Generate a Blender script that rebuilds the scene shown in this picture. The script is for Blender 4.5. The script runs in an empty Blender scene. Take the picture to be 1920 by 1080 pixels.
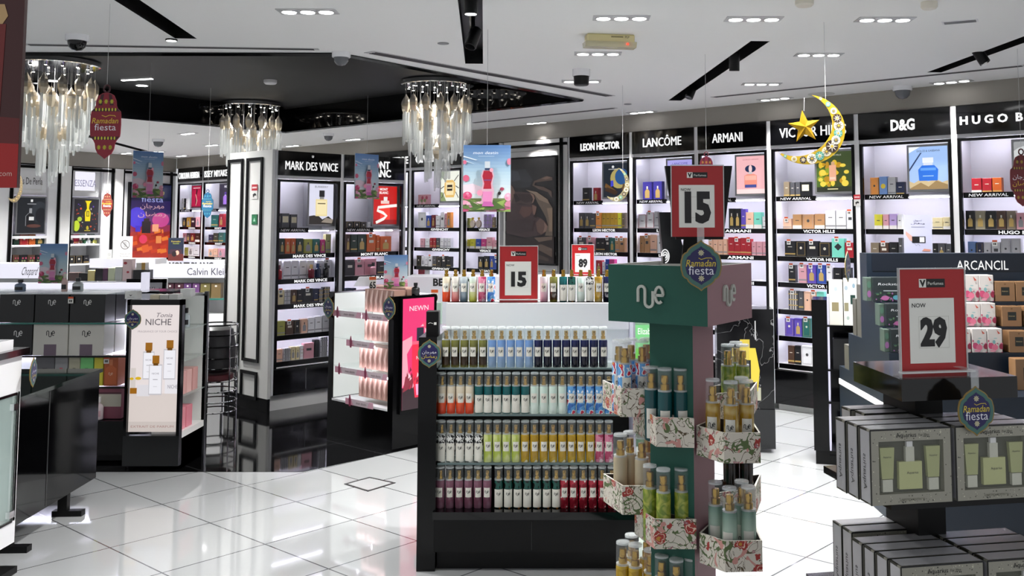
import bpy, bmesh, math, random
from mathutils import Vector, Matrix
from math import sin, cos, tan, atan, atan2, pi, radians, sqrt
random.seed(7)
SC = bpy.context.scene
COL = SC.collection

# ---------------------------------------------------------------- camera
F, PCX, PCY, EYE = 1830.0, 1060.0, 280.0, 1.6          # focal length and principal point, 1920x1080 frame
TH = atan(141.0 / F)                                    # pitched up a little
cam = bpy.data.cameras.new('camera')
cam.sensor_fit = 'HORIZONTAL'; cam.sensor_width = 36.0
cam.lens = F / 1920.0 * 36.0
cam.shift_x = -(PCX - 960.0) / 1920.0
cam.shift_y = (PCY - 540.0) / 1920.0
cam.clip_start = 0.05; cam.clip_end = 100
cam_ob = bpy.data.objects.new('camera', cam); COL.objects.link(cam_ob)
cam_ob.location = (0, 0, EYE); cam_ob.rotation_euler = (pi / 2 + TH, 0, 0)
SC.camera = cam_ob

# ---------------------------------------------------------------- world, exposure
W = bpy.data.worlds.new('world'); SC.world = W; W.use_nodes = True
W.node_tree.nodes['Background'].inputs[0].default_value = (0.95, 0.97, 1.0, 1)
W.node_tree.nodes['Background'].inputs[1].default_value = 0.36
vs = SC.view_settings
vs.view_transform = 'Standard'; vs.look = 'None'; vs.gamma = 1; vs.use_curve_mapping = False
vs.exposure = 0.72
E_DOWN, E_LED, E_SPOT = 6.0, 16.0, 10.0              # lens glow of downlights, shelf strips, track spots
W_DOWN, W_CHAND = 140.0, 60.0                          # lamp watts: one downlight cluster, one chandelier
SC.cycles.max_bounces = 8; SC.cycles.transparent_max_bounces = 16
SC.cycles.sample_clamp_indirect = 4.0
SC.cycles.caustics_reflective = False; SC.cycles.caustics_refractive = False

# ---------------------------------------------------------------- camera geometry used to place things
def ray(px, py):
    a = px - PCX; b = PCY - py
    return (a, F * cos(TH) - b * sin(TH), F * sin(TH) + b * cos(TH))
def G(px, py, z=0.0):
    r = ray(px, py); t = (z - EYE) / r[2]
    return (r[0] * t, r[1] * t, z)
def V(px, py, Y):
    r = ray(px, py); t = Y / r[1]
    return (r[0] * t, Y, EYE + r[2] * t)
class Fr:
    """a vertical working frame: x to the right along a face, y into it"""
    def __init__(s, ox, oy, ang, oz=0.0):
        s.o = (ox, oy, oz); s.a = ang; s.c = cos(ang); s.s = sin(ang)
    def w(s, x, y, z=0.0):
        return (s.o[0] + x * s.c - y * s.s, s.o[1] + x * s.s + y * s.c, s.o[2] + z)
    def pl(s, px, py, y=0.0):
        r = ray(px, py); q = s.w(0, y); n = (-s.s, s.c)
        t = (q[0] * n[0] + q[1] * n[1]) / (r[0] * n[0] + r[1] * n[1])
        X, Y = r[0] * t, r[1] * t
        return ((X - s.o[0]) * s.c + (Y - s.o[1]) * s.s, EYE + r[2] * t - s.o[2])
    def x(s, px, py, y=0.0): return s.pl(px, py, y)[0]
    def z(s, px, py, y=0.0): return s.pl(px, py, y)[1]

# ---------------------------------------------------------------- materials
def lin(h):
    h = h.lstrip('#'); o = []
    for i in (0, 2, 4):
        c = int(h[i:i + 2], 16) / 255.0
        o.append(c / 12.92 if c <= 0.04045 else ((c + 0.055) / 1.055) ** 2.4)
    return (o[0], o[1], o[2], 1.0)
MC = {}
def mat(col, rough=0.45, metal=0.0, emit=0.0, alpha=1.0, spec=0.5):
    k = (col, rough, metal, emit, alpha, spec)
    if k in MC: return MC[k]
    m = bpy.data.materials.new('paint_' + col.strip('#')); m.use_nodes = True
    b = m.node_tree.nodes['Principled BSDF']
    b.inputs['Base Color'].default_value = lin(col)
    b.inputs['Roughness'].default_value = rough
    b.inputs['Metallic'].default_value = metal
    b.inputs['Specular IOR Level'].default_value = spec
    if emit:
        b.inputs['Emission Color'].default_value = lin(col)
        b.inputs['Emission Strength'].default_value = emit
        if emit < 3: b.inputs['Emission Strength'].default_value = emit * .66
        if emit < 3: b.inputs['Base Color'].default_value = tuple(0.15 * c for c in lin(col)[:3]) + (1,)
    if alpha < 1: b.inputs['Alpha'].default_value = alpha
    m.diffuse_color = lin(col)
    MC[k] = m
    return m
def pattern(name, stops, scale=30.0, kind='noise', rough=0.2, stretch=(1, 1, 1), detail=1.0, const=True, dist=0.0):
    if name in MC: return MC[name]
    m = bpy.data.materials.new(name); m.use_nodes = True
    nt = m.node_tree; b = nt.nodes['Principled BSDF']
    tc = nt.nodes.new('ShaderNodeTexCoord'); mp = nt.nodes.new('ShaderNodeMapping')
    mp.inputs['Scale'].default_value = stretch
    nt.links.new(tc.outputs['Object'], mp.inputs[0])
    if kind == 'noise':
        t = nt.nodes.new('ShaderNodeTexNoise'); t.inputs['Detail'].default_value = detail; out = t.outputs[0]
        t.inputs['Distortion'].default_value = dist
    elif kind == 'vor':
        t = nt.nodes.new('ShaderNodeTexVoronoi'); out = t.outputs['Distance']
    elif kind == 'cell':
        t = nt.nodes.new('ShaderNodeTexVoronoi'); out = t.outputs['Color']
    else:
        t = nt.nodes.new('ShaderNodeTexWave'); out = t.outputs[0]; t.inputs['Distortion'].default_value = dist
        t.bands_direction = 'DIAGONAL'
    t.inputs['Scale'].default_value = scale
    nt.links.new(mp.outputs[0], t.inputs['Vector'])
    r = nt.nodes.new('ShaderNodeValToRGB'); r.color_ramp.interpolation = 'CONSTANT' if const else 'LINEAR'
    e = r.color_ramp.elements
    while len(e) < len(stops): e.new(0.5)
    for i, (p, c) in enumerate(stops): e[i].position = p; e[i].color = lin(c)
    nt.links.new(out, r.inputs[0]); nt.links.new(r.outputs[0], b.inputs['Base Color'])
    b.inputs['Roughness'].default_value = rough
    MC[name] = m
    return m
def gradz(name, stops, z0, z1, rough=0.2):
    """a printed vertical colour change along the object's height"""
    if name in MC: return MC[name]
    m = bpy.data.materials.new(name); m.use_nodes = True
    nt = m.node_tree; b = nt.nodes['Principled BSDF']
    tc = nt.nodes.new('ShaderNodeTexCoord'); sp = nt.nodes.new('ShaderNodeSeparateXYZ'); mr = nt.nodes.new('ShaderNodeMapRange')
    nt.links.new(tc.outputs['Object'], sp.inputs[0]); nt.links.new(sp.outputs[2], mr.inputs[0])
    mr.inputs[1].default_value = z0; mr.inputs[2].default_value = z1
    r = nt.nodes.new('ShaderNodeValToRGB'); e = r.color_ramp.elements
    while len(e) < len(stops): e.new(0.5)
    for i, (p, c) in enumerate(stops): e[i].position = p; e[i].color = lin(c)
    nt.links.new(mr.outputs[0], r.inputs[0]); nt.links.new(r.outputs[0], b.inputs['Base Color'])
    b.inputs['Roughness'].default_value = rough
    MC[name] = m
    return m
BLACK = mat('#050506', 0.12, 0, 0, 1, .25); BLACKM = mat('#070708', 0.45, 0, 0, 1, .25); BLACKH = mat('#040405', 0.06, 0, 0, 1, .4)
WHITE = mat('#e6e6e8', 0.4); WHITEG = mat('#ececef', 0.2); GREY = mat('#6d6e70', 0.5); ALU = mat('#8b8c8e', 0.35, 0.6)
PAINT = mat('#dededc', 0.35); CHROME = mat('#d8d8da', 0.08, 1.0); GOLD = mat('#b8933f', 0.14, 1.0)
CLEAR = mat('#dfe6e6', 0.05, 0, 0, 0.11, 0.8); GLASS = mat('#cfe3dd', 0.03, 0, 0, 0.22, 0.8); TEALEDGE = mat('#2f7d70', 0.1, 0, 0, 0.8)
LETTER = mat('#ffffff', 0.4, 0, 0.85); INK = mat('#101012', 0.5); PAPER = mat('#e6e6e0', 0.6); LED = mat('#eeeaff', 0.4, 0, E_LED)

# ---------------------------------------------------------------- mesh building
TXT = {}
def glyphs(s, bold=0.0, ext=0.0):
    k = (s, bold, ext)
    if k not in TXT:
        c = bpy.data.curves.new('t', 'FONT'); c.body = s; c.size = 1; c.offset = bold; c.extrude = ext
        c.resolution_u = 2
        o = bpy.data.objects.new('t', c); me = bpy.data.meshes.new_from_object(o)
        v = [tuple(p.co) for p in me.vertices]; f = [tuple(p.vertices) for p in me.polygons]
        xs = [p[0] for p in v] or [0, 1]; ys = [p[1] for p in v] or [0, 1]
        TXT[k] = (v, f, min(xs), max(xs), min(ys), max(ys))
        bpy.data.objects.remove(o); bpy.data.curves.remove(c); bpy.data.meshes.remove(me)
    return TXT[k]
class MB:
    def __init__(s): s.v = []; s.f = []; s.m = []; s.sm = []; s.mats = []
    def mi(s, m):
        if m not in s.mats: s.mats.append(m)
        return s.mats.index(m)
    def add(s, v, f, m, smooth=False):
        n = len(s.v); i = s.mi(m); s.v += v
        for q in f: s.f.append(tuple(n + k for k in q)); s.m.append(i); s.sm.append(smooth)
        return s
    def box(s, x0, y0, z0, x1, y1, z1, m):
        if x0 > x1: x0, x1 = x1, x0
        if y0 > y1: y0, y1 = y1, y0
        if z0 > z1: z0, z1 = z1, z0
        v = [(x0, y0, z0), (x1, y0, z0), (x1, y1, z0), (x0, y1, z0), (x0, y0, z1), (x1, y0, z1), (x1, y1, z1), (x0, y1, z1)]
        return s.add(v, [(0, 3, 2, 1), (4, 5, 6, 7), (0, 1, 5, 4), (1, 2, 6, 5), (2, 3, 7, 6), (3, 0, 4, 7)], m)
    def cbox(s, x0, y0, z0, x1, y1, z1, m, c=0.003):
        """box with bevelled vertical and top edges"""
        p = [(x0 + c, y0), (x1 - c, y0), (x1, y0 + c), (x1, y1 - c), (x1 - c, y1), (x0 + c, y1), (x0, y1 - c), (x0, y0 + c)]
        q = [(min(max(a, x0 + c), x1 - c), min(max(b, y0 + c), y1 - c)) for a, b in p]
        v = [(a, b, z0) for a, b in p] + [(a, b, z1 - c) for a, b in p] + [(a, b, z1) for a, b in q]
        f = [tuple(range(7, -1, -1)), tuple(range(16, 24))]
        for i in range(8):
            j = (i + 1) % 8; f += [(i, j, 8 + j, 8 + i), (8 + i, 8 + j, 16 + j, 16 + i)]
        return s.add(v, f, m)
    def pz(s, poly, z0, z1, m):
        n = len(poly); v = [(x, y, z0) for x, y in poly] + [(x, y, z1) for x, y in poly]
        return s.add(v, [tuple(range(n - 1, -1, -1)), tuple(range(n, 2 * n))] + [(i, (i + 1) % n, n + (i + 1) % n, n + i) for i in range(n)], m)
    def py(s, poly, y0, y1, m, smooth=False):
        n = len(poly); v = [(x, y0, z) for x, z in poly] + [(x, y1, z) for x, z in poly]
        s.add(v[:n], [tuple(range(n))], m)
        return s.add(v, [tuple(range(2 * n - 1, n - 1, -1))] + [(i, n + i, n + (i + 1) % n, (i + 1) % n) for i in range(n)], m)
    def px(s, poly, x0, x1, m):
        n = len(poly); v = [(x0, y, z) for y, z in poly] + [(x1, y, z) for y, z in poly]
        return s.add(v, [tuple(range(n - 1, -1, -1)), tuple(range(n, 2 * n))] + [(i, (i + 1) % n, n + (i + 1) % n, n + i) for i in range(n)], m)
    def face(s, pts, m): return s.add(list(pts), [tuple(range(len(pts)))], m)
    def flat(s, poly, y, m): return s.face([(x, y, z) for x, z in poly], m)
    def lathe(s, prof, m, n=16, cx=0, cy=0, smooth=True):
        v = []; f = []
        for r, z in prof:
            for i in range(n): v.append((cx + r * cos(2 * pi * i / n), cy + r * sin(2 * pi * i / n), z))
        for k in range(len(prof) - 1):
            for i in range(n):
                j = (i + 1) % n; f.append((k * n + i, k * n + j, (k + 1) * n + j, (k + 1) * n + i))
        s.add(v, f, m, smooth)
        for k, rev in ((0, True), (len(prof) - 1, False)):
            if prof[k][0] > 1e-5:
                c = v[k * n:(k + 1) * n]; s.face(c[::-1] if rev else c, m)
        return s
    def tube(s, pts, r, m, n=6, closed=False):
        pts = [Vector(p) for p in pts]; v = []; f = []; L = len(pts)
        for i, p in enumerate(pts):
            a = pts[i - 1] if (i or closed) else p; b = pts[(i + 1) % L] if (i < L - 1 or closed) else p
            t = (b - a).normalized(); u = t.cross(Vector((0, 0, 1)))
            if u.length < 1e-3: u = t.cross(Vector((0, 1, 0)))
            u.normalize(); w = t.cross(u)
            for k in range(n): v.append(tuple(p + r * (cos(2 * pi * k / n) * u + sin(2 * pi * k / n) * w)))
        for i in range(L if closed else L - 1):
            for k in range(n):
                j = (i + 1) % L; l = (k + 1) % n; f.append((i * n + k, i * n + l, j * n + l, j * n + k))
        return s.add(v, f, m, True)
    def ell(s, cx, cz, rx, rz, y, m, n=20, a0=0.0):
        return s.flat([(cx + rx * cos(a0 + 2 * pi * i / n), cz + rz * sin(a0 + 2 * pi * i / n)) for i in range(n)], y, m)
    def text(s, t, cx, cz, h, m, y=0.0, w=None, bold=0.0, ext=0.0, shear=0.0, al='c', rot=0.0, thin=None):
        v, f, x0, x1, y0, y1 = glyphs(t, bold, ext)
        k = h / 0.7; kx = k if w is None else w / max(1e-6, x1 - x0)
        ox = (x0 + x1) / 2 if al == 'c' else (x0 if al == 'l' else x1)
        o = []
        for a, b, c in v:
            X = (a - ox) * kx + (b - 0.35) * k * shear; Z = (b - 0.35) * k
            if rot: X, Z = X * cos(rot) - Z * sin(rot), X * sin(rot) + Z * cos(rot)
            o.append((cx + X, y - c * k, cz + Z))
        return s.add(o, f, m)
    def ribbon(s, pts, wd, y, m, closed=False, dep=0.0):
        P = [Vector((a, b)) for a, b in pts]; L = len(P); l = []; r = []
        for i, p in enumerate(P):
            a = P[i - 1] if (i or closed) else p; b = P[(i + 1) % L] if (i < L - 1 or closed) else p
            t = (b - a).normalized(); nrm = Vector((-t.y, t.x)) * wd / 2
            l.append(p + nrm); r.append(p - nrm)
        v = [(q.x, y, q.y) for q in l] + [(q.x, y, q.y) for q in r]
        R = range(L if closed else L - 1)
        f = [(i, L + i, L + (i + 1) % L, (i + 1) % L) for i in R]
        if dep:
            n = len(v); v = v + [(a, b + dep, c) for a, b, c in v]
            f = f + [(i, (i + 1) % L, n + (i + 1) % L, n + i) for i in R] + [(L + i, n + L + i, n + L + (i + 1) % L, L + (i + 1) % L) for i in R]
        return s.add(v, f, m)
    def nue(s, cx, cz, h, m, y, wd=0.115, dep=0.0):
        """the wavy n-u-e mark"""
        def arc(ox, oz, r, a, b, rz=None, n=8): return [(ox + r * cos(radians(a + (b - a) * i / n)), oz + (rz or r) * sin(radians(a + (b - a) * i / n))) for i in range(n + 1)]
        A = [(0, .23)] + arc(.19, .8, .19, 180, 0) + arc(.595, .215, .215, 180, 360) + [(.81, .77)]
        B = [(.93, .58), (1.36, .58)] + arc(1.145, .6, .215, 0, 180, .38) + arc(1.145, .6, .215, 180, 310, .38)
        for p in (A, B): s.ribbon([(cx + (a - .68) * h, cz + (b - .5) * h) for a, b in p], wd * h, y, m, dep=dep)
        return s
    def mesh(s, name):
        me = bpy.data.meshes.new(name); me.from_pydata(s.v, [], s.f)
        for m in s.mats: me.materials.append(m)
        me.polygons.foreach_set('material_index', s.m); me.polygons.foreach_set('use_smooth', s.sm)
        if any(s.sm): me.set_sharp_from_angle(angle=radians(40))
        me.update(); return me
    def build(s, name, parent=None, loc=(0, 0, 0), rz=0.0, kind=None):
        return link(name, s.mesh(name), parent, loc, rz, kind)
def link(name, me, parent=None, loc=(0, 0, 0), rz=0.0, kind=None):
    o = bpy.data.objects.new(name, me); COL.objects.link(o)
    o.location = loc; o.rotation_euler = (0, 0, rz)
    if parent: o.parent = parent
    if kind: o['kind'] = kind
    return o
SEEN = {}
def tag(o, label, cat, group=None):
    n = len(label.split())
    if not 4 <= n <= 16: print('LABEL LENGTH', n, label)
    if label in SEEN: print('LABEL TWICE', label)
    SEEN[label] = 1
    o['label'] = label; o['category'] = cat
    if group: o['group'] = group
    return o
def thing(name, label, cat, group=None, loc=(0, 0, 0), rz=0.0):
    o = bpy.data.objects.new(name, None); COL.objects.link(o); o.empty_display_size = 0.05
    o.location = loc; o.rotation_euler = (0, 0, rz)
    return tag(o, label, cat, group)
ORD = 'first second third fourth fifth sixth seventh eighth ninth tenth eleventh twelfth thirteenth fourteenth fifteenth sixteenth'.split()
def clip01(P):
    for ax, lim, sg in ((0, 0.0, 1), (0, 1.0, -1), (1, 0.0, 1), (1, 1.0, -1)):
        o = []
        for i in range(len(P)):
            a, b = P[i - 1], P[i]; ia, ib = (a[ax] - lim) * sg >= 0, (b[ax] - lim) * sg >= 0
            if ia != ib:
                t = (lim - a[ax]) / (b[ax] - a[ax]); o.append((a[0] + (b[0] - a[0]) * t, a[1] + (b[1] - a[1]) * t))
            if ib: o.append(b)
        P = o
        if len(P) < 3: return []
    return P
def art(mb, x0, z0, w, h, items, y, emit=0.0, dy=0.0006):
    """printed picture: flat coloured shapes in 0..1 coordinates, each laid a hair before the last"""
    for i, it in enumerate(items):
        k = it[0]; yy = y - dy * (i + 1)
        col = it[-1] if k != 't' else it[5]
        m = mat(col, 0.35, 0, emit) if emit else mat(col, 0.4)
        X = lambda a: x0 + a * w
        Z = lambda b: z0 + b * h
        if k == 'r': mb.flat([(X(it[1]), Z(it[2])), (X(it[3]), Z(it[2])), (X(it[3]), Z(it[4])), (X(it[1]), Z(it[4]))], yy, m)
        elif k in 'pe':
            P = it[1] if k == 'p' else [(it[1] + it[3] * cos(2 * pi * q / 18), it[2] + it[4] * sin(2 * pi * q / 18)) for q in range(18)]
            P = clip01(P)
            if P: mb.flat([(X(a), Z(b)) for a, b in P], yy, m)
        elif k == 's': mb.ribbon([(X(a), Z(b)) for a, b in it[1]], it[2] * w, yy, m)
        elif k == 't': mb.text(it[1], X(it[2]), Z(it[3]), it[4] * h, m, yy, w=(it[6] * w if len(it) > 6 and it[6] else None), bold=(it[7] if len(it) > 7 else 0), shear=(it[8] if len(it) > 8 else 0))
    return mb
# ================================================================ the setting
CZ = 2.69                                               # ceiling height
A_W = atan2(-0.6727, 0.74)                              # direction of the right wall
FW = Fr(1.813, 8.611, A_W)                              # right wall frame
FM = Fr(-2.539, 8.444, atan2(0.74, 0.6727))             # face of the free-standing pillar block
def tile_mat(name, base, grout, rough, size, ang, ox, oy, g=0.004):
    m = bpy.data.materials.new(name); m.use_nodes = True
    nt = m.node_tree; b = nt.nodes['Principled BSDF']
    tc = nt.nodes.new('ShaderNodeTexCoord'); mp = nt.nodes.new('ShaderNodeMapping'); mp.vector_type = 'TEXTURE'
    mp.inputs['Location'].default_value = (ox, oy, 0); mp.inputs['Rotation'].default_value = (0, 0, ang); mp.inputs['Scale'].default_value = (size, size, size)
    br = nt.nodes.new('ShaderNodeTexBrick'); br.offset = 0; br.squash = 1
    br.inputs['Scale'].default_value = 1; br.inputs['Brick Width'].default_value = 1; br.inputs['Row Height'].default_value = 1
    br.inputs['Mortar Size'].default_value = g / size; br.inputs['Mortar Smooth'].default_value = 0
    c = lin(base); br.inputs['Color1'].default_value = c; br.inputs['Color2'].default_value = (c[0] * .96, c[1] * .96, c[2] * .97, 1); br.inputs['Mortar'].default_value = lin(grout)
    nt.links.new(tc.outputs['Object'], mp.inputs[0]); nt.links.new(mp.outputs[0], br.inputs['Vector']); nt.links.new(br.outputs['Color'], b.inputs['Base Color'])
    b.inputs['Roughness'].default_value = rough; b.inputs['Specular IOR Level'].default_value = 0.6
    return m
FLOOR = tile_mat('white_glazed_tile', '#aaacad', '#55565a', 0.045, 0.535, radians(49), -2.262, 4.984)
DARKT = tile_mat('black_glazed_tile', '#0a0a0b', '#2c2c2e', 0.05, 0.535, radians(49), -2.262, 4.984)
MB().face([(-11, 1.2, 0), (6, 1.2, 0), (6, 19, 0), (-11, 19, 0)], FLOOR).build('floor', kind='structure')
MB().pz([(-7.6, 6.47), (-1.70, 6.47), (0.25, 8.62), (-3.3, 11.7), (-6.2, 8.0)], 0.0, 0.002, DARKT).build('floor_inlay', kind='structure')
CEIL = mat('#f6f6f4', 0.6)
def rect(cx, cy, L, w, ang):
    c, s = cos(ang), sin(ang)
    return [(cx + a * c - b * s, cy + a * s + b * c) for a, b in ((-L / 2, -w / 2), (L / 2, -w / 2), (L / 2, w / 2), (-L / 2, w / 2))]
REC = [(-1.43, 6.15), (0.15, 8.45), (-3.28, 11.4), (-5.9, 7.87), (-7.2, 6.1)]
SLOTS = []
for (xa, ya, xb, yb, w) in ((-2.02, 3.5, -2.23, 5.67, .125), (-.365, 3.5, -.62, 6.57, .12), (1.163, 5.75, .965, 8.55, .115), (2.81, 3.7, 2.65, 6.95, .105), (G(150, 251, CZ)[0], G(150, 251, CZ)[1], G(270, 283, CZ)[0], G(270, 283, CZ)[1], .12)):
    SLOTS.append(((xa + xb) / 2, (ya + yb) / 2, math.hypot(xb - xa, yb - ya), w, atan2(yb - ya, xb - xa)))
bm = bmesh.new()
for loop in [[(-11, 1.2), (6, 1.2), (6, 19), (-11, 19)], REC] + [rect(*s) for s in SLOTS]:
    vv = [bm.verts.new((x, y, CZ)) for x, y in loop]
    for i in range(len(vv)): bm.edges.new((vv[i], vv[(i + 1) % len(vv)]))
bmesh.ops.triangle_fill(bm, use_beauty=True, edges=bm.edges[:])
me = bpy.data.meshes.new('ceiling'); bm.to_mesh(me); bm.free(); me.materials.append(CEIL)
link('ceiling', me, kind='structure')
DARKC = mat('#060708', 0.6, 0, 0, 1, .25)
m = MB(); n = len(REC)
m.face([(x, y, 2.95) for x, y in REC][::-1], DARKC)
for i in range(n):
    a, b = REC[i], REC[(i + 1) % n]; m.face([(a[0], a[1], CZ - .012), (b[0], b[1], CZ - .012), (b[0], b[1], 2.95), (a[0], a[1], 2.95)], BLACKH)
m.build('ceiling_recess', kind='structure')
# thin polished lip round the recess
m = MB(); m.tube([(x, y, CZ - .008) for x, y in REC], .014, BLACKH, 4, True); m.build('trim_1', kind='structure')
# walls: bulkhead above the bays and the wall behind them
WALLC = mat('#8c8780', 0.7)
m = MB(); x0, x1 = -11.15, 3.6
m.box(x0, .34, 0, x1, .44, CZ, WALLC); m.box(x0, .015, 2.52, x1, .34, CZ, WALLC)
m.build('wall_right', loc=FW.w(0, 0), rz=A_W, kind='structure')
L0 = G(30, 307, 2.45); A_L = atan2(0.896, 0.444)
FL = Fr(L0[0], L0[1], A_L)
XC = FL.x(328, 400)
m = MB(); m.box(-3.5, .34, 0, XC + .3, .44, CZ, WHITE); m.box(-3.5, 0.0, 2.47, XC + .0, .34, CZ, WALLC)
m.build('wall_left', loc=FL.w(0, 0), rz=A_L, kind='structure')

HX = [G(645, 908), G(693, 895), G(742, 906), G(690, 922)]
hx, hy = sum(p[0] for p in HX) / 4, sum(p[1] for p in HX) / 4
m = MB(); k_ = .88; m.pz([(p[0] - hx, p[1] - hy) for p in HX], 0, .0012, mat('#aaacad', .06))
for i in range(4):
    a, b = HX[i], HX[(i + 1) % 4]; c = [(p[0] - hx, p[1] - hy) for p in (a, b)]
    m.pz([(c[0][0] * k_, c[0][1] * k_), c[0], c[1], (c[1][0] * k_, c[1][1] * k_)], 0, .003, mat('#1c1c1e', .4))
tag(m.build('floor_hatch', None, (hx, hy, 0.0005)), 'thin dark square frame of an access hatch in the white floor', 'floor hatch')
# ================================================================ lighting fixtures
LENS = mat('#ffffff', 0.4, 0, E_DOWN); TRIM = mat('#b9b9ba', 0.4, 0.3)
def fixture_mesh():
    f = MB(); f.box(-.15, -.06, -.004, .15, .06, .002, TRIM)
    for i in (-1, 0, 1): f.lathe([(.043, -.007), (.043, -.003)], TRIM, 18, i * .095)
    return f.mesh('frame')
def lens_mesh():
    g = MB()
    v = [(.036 * cos(2 * pi * k / 18), .036 * sin(2 * pi * k / 18), -.009) for k in range(18)]
    g.face(v[::-1], LENS); return g.mesh('lens')
FXM, LNM = fixture_mesh(), lens_mesh()
def lamp(t, z=-.014, watts=None, size=130, blend=.7):
    l = bpy.data.lights.new('downlight_lamp', 'SPOT'); l.energy = watts or W_DOWN; l.spot_size = radians(size); l.spot_blend = blend; l.shadow_soft_size = .05; l.color = (1, .985, .96)
    o = bpy.data.objects.new('downlight_lamp', l); COL.objects.link(o); o.parent = t; o.location = (0, 0, z)
OVERHEAD = True
DL = [(577, 21, 0, 'left of the ceiling, before the black recess'), (1165, 33, 0, 'just before the cream emergency light'), (1413, 35, 0, 'right of the cream emergency light'),
      (1659, 36, 0, 'nearest the top right corner'), (1121, 100, 0, 'right behind the cream emergency light'), (1090, 152, 0, 'behind the black dome camera'),
      (1535, 102, 0, 'between the two right track slots'), (1428, 157, 0, 'beside the middle of the long right slot'), (1453, 185, A_W, 'above the bay with yellow flower poster'),
      (1203, 210, A_W, 'above the lilac poster bay'), (1784, 153, A_W, 'above the rightmost wall bay'), (662, 261, A_W, 'above the pillar block, right part'),
      (1006, 230, A_W, 'above the dark face screen'), (352, 250, A_W, 'left of the middle chandelier'), (397, 272, A_W, 'low beneath the middle chandelier'), (237, 287, A_W, 'above the tall festival lightbox'), (340, 292, A_W, 'above the far left corner'), (548, 273, A_W, 'above the pillar block, left part')]
for px, py, a, where in DL:
    q = G(px, py, CZ)
    t = thing('ceiling_downlight', 'triple recessed downlight ' + where, 'light', 'triple downlights in the white ceiling', q, a)
    link('frame', FXM, t)
    for i in (-1, 0, 1): link('lens', LNM, t, (i * .095, 0, 0))
    lamp(t, size=84 if a else 130, watts=W_DOWN * (.8 if a else 1))
# one unseen downlight of the near row; three added to brighten the left wall
for x, y in ((-1.2, 3.9), FL.w(-1.3, -1.0)[:2], FL.w(.1, -1.0)[:2], FL.w(1.5, -1.0)[:2]):
    if not OVERHEAD: break
    t = thing('ceiling_downlight', 'triple downlight %s' % ('overhead, before the gondola' if y < 5 else 'by the left wall, unseen, added to brighten it, %s' % ('nearest' if y < 13 else 'middle' if y < 14.2 else 'far')), 'light', 'downlights out of sight', (x, y, CZ))
    link('frame', FXM, t)
    for i in (-1, 0, 1): link('lens', LNM, t, (i * .095, 0, 0))
    lamp(t, watts=W_DOWN * (.75 if y < 5 else 1.0), size=130 if y < 5 else 110)
SLOTN = ['black track slot at the upper left of the ceiling', 'black track slot left of the emergency light', 'long black track slot above the lilac poster bay', 'black track slot at the upper right corner', 'black track slot beyond the recess at the far left']
for (cx, cy, L, w, a), nm in zip(SLOTS, SLOTN):
    t = thing('track_slot', nm + ', recessed in white ceiling', 'light track', 'black track slots', (cx, cy, CZ), a)
    c = MB(); h = .1
    c.face([(-L / 2, -w / 2, h), (L / 2, -w / 2, h), (L / 2, w / 2, h), (-L / 2, w / 2, h)][::-1], BLACKM)
    P = [(-L / 2, -w / 2), (L / 2, -w / 2), (L / 2, w / 2), (-L / 2, w / 2)]
    for i in range(4):
        p, q = P[i], P[(i + 1) % 4]; c.face([(p[0], p[1], 0), (q[0], q[1], 0), (q[0], q[1], h), (p[0], p[1], h)], BLACKM)
    c.build('channel', t)
    MB().box(-L / 2 + .02, -.018, h - .03, L / 2 - .02, .018, h - .002, BLACK).build('rail', t)
SPL = mat('#ffffff', .4, 0, E_SPOT)
def spot(px, py, z, tilt, az, lens, label):
    q = G(px, py, z)
    t = thing('track_spotlight', label, 'spotlight', 'black track spotlights', q, az)
    b = MB(); b.lathe([(.03, -.06), (.034, -.058), (.034, .06), (.028, .066)], BLACKM, 16)
    o = b.build('lamp_body', t); o.rotation_euler = (tilt, 0, 0)
    d = MB(); d.lathe([(.028, -.0605), (.028, -.06)], SPL if lens else BLACKH, 16); d.build('lens', o)
    MB().box(-.008, -.008, .03, .008, .008, CZ + .1 - z, BLACKM).build('stem', t)
spot(322, 58, 2.74, 0, 0, True, 'lit spotlight at the end of the upper left track slot')
spot(883, 4, 2.68, 0, 0, True, 'lit cylinder spotlight at the top edge, in the middle slot')
spot(887, 72, 2.63, .5, 2.6, False, 'tilted black spotlight hanging from the middle slot')
spot(1377, 116, 2.66, .12, 0, False, 'black spotlight at the near end of the long right slot')
spot(1296, 172, 2.68, .5, 2.2, False, 'black spotlight at the far end of the long right slot')
spot(1838, 104, 2.67, .5, 4.2, False, 'black spotlight in the upper right corner slot')
# slot diffusers
def diffuser(a, b, label, w=.05):
    p = G(a[0], a[1], CZ); q = G(b[0], b[1], CZ); L = math.hypot(q[0] - p[0], q[1] - p[1])
    t = thing('air_diffuser', label, 'air vent', 'linear air diffusers', ((p[0] + q[0]) / 2, (p[1] + q[1]) / 2, CZ), atan2(q[1] - p[1], q[0] - p[0]))
    MB().box(-L / 2, -w / 2, -.003, L / 2, w / 2, .002, TRIM).build('frame', t)
    s = MB(); SL = mat('#2c2c2e', .5)
    for k in (-.28, .0, .28): s.box(-L / 2 + .03, k * w - .085 * w, -.006, L / 2 - .03, k * w + .085 * w, -.003, SL)
    s.build('slot', t, kind=None)
diffuser((45, 83), (598, 92), 'thin linear air slot along the front of the black recess')
diffuser((692, 97), (1145, 180), 'double linear air slot along the right of the black recess', .095)
diffuser((1335, 182), (1925, 122), 'thin linear air slot above the right wall bays')
diffuser((885, 230), (1155, 202), 'thin linear air slot beyond the black recess')
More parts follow.
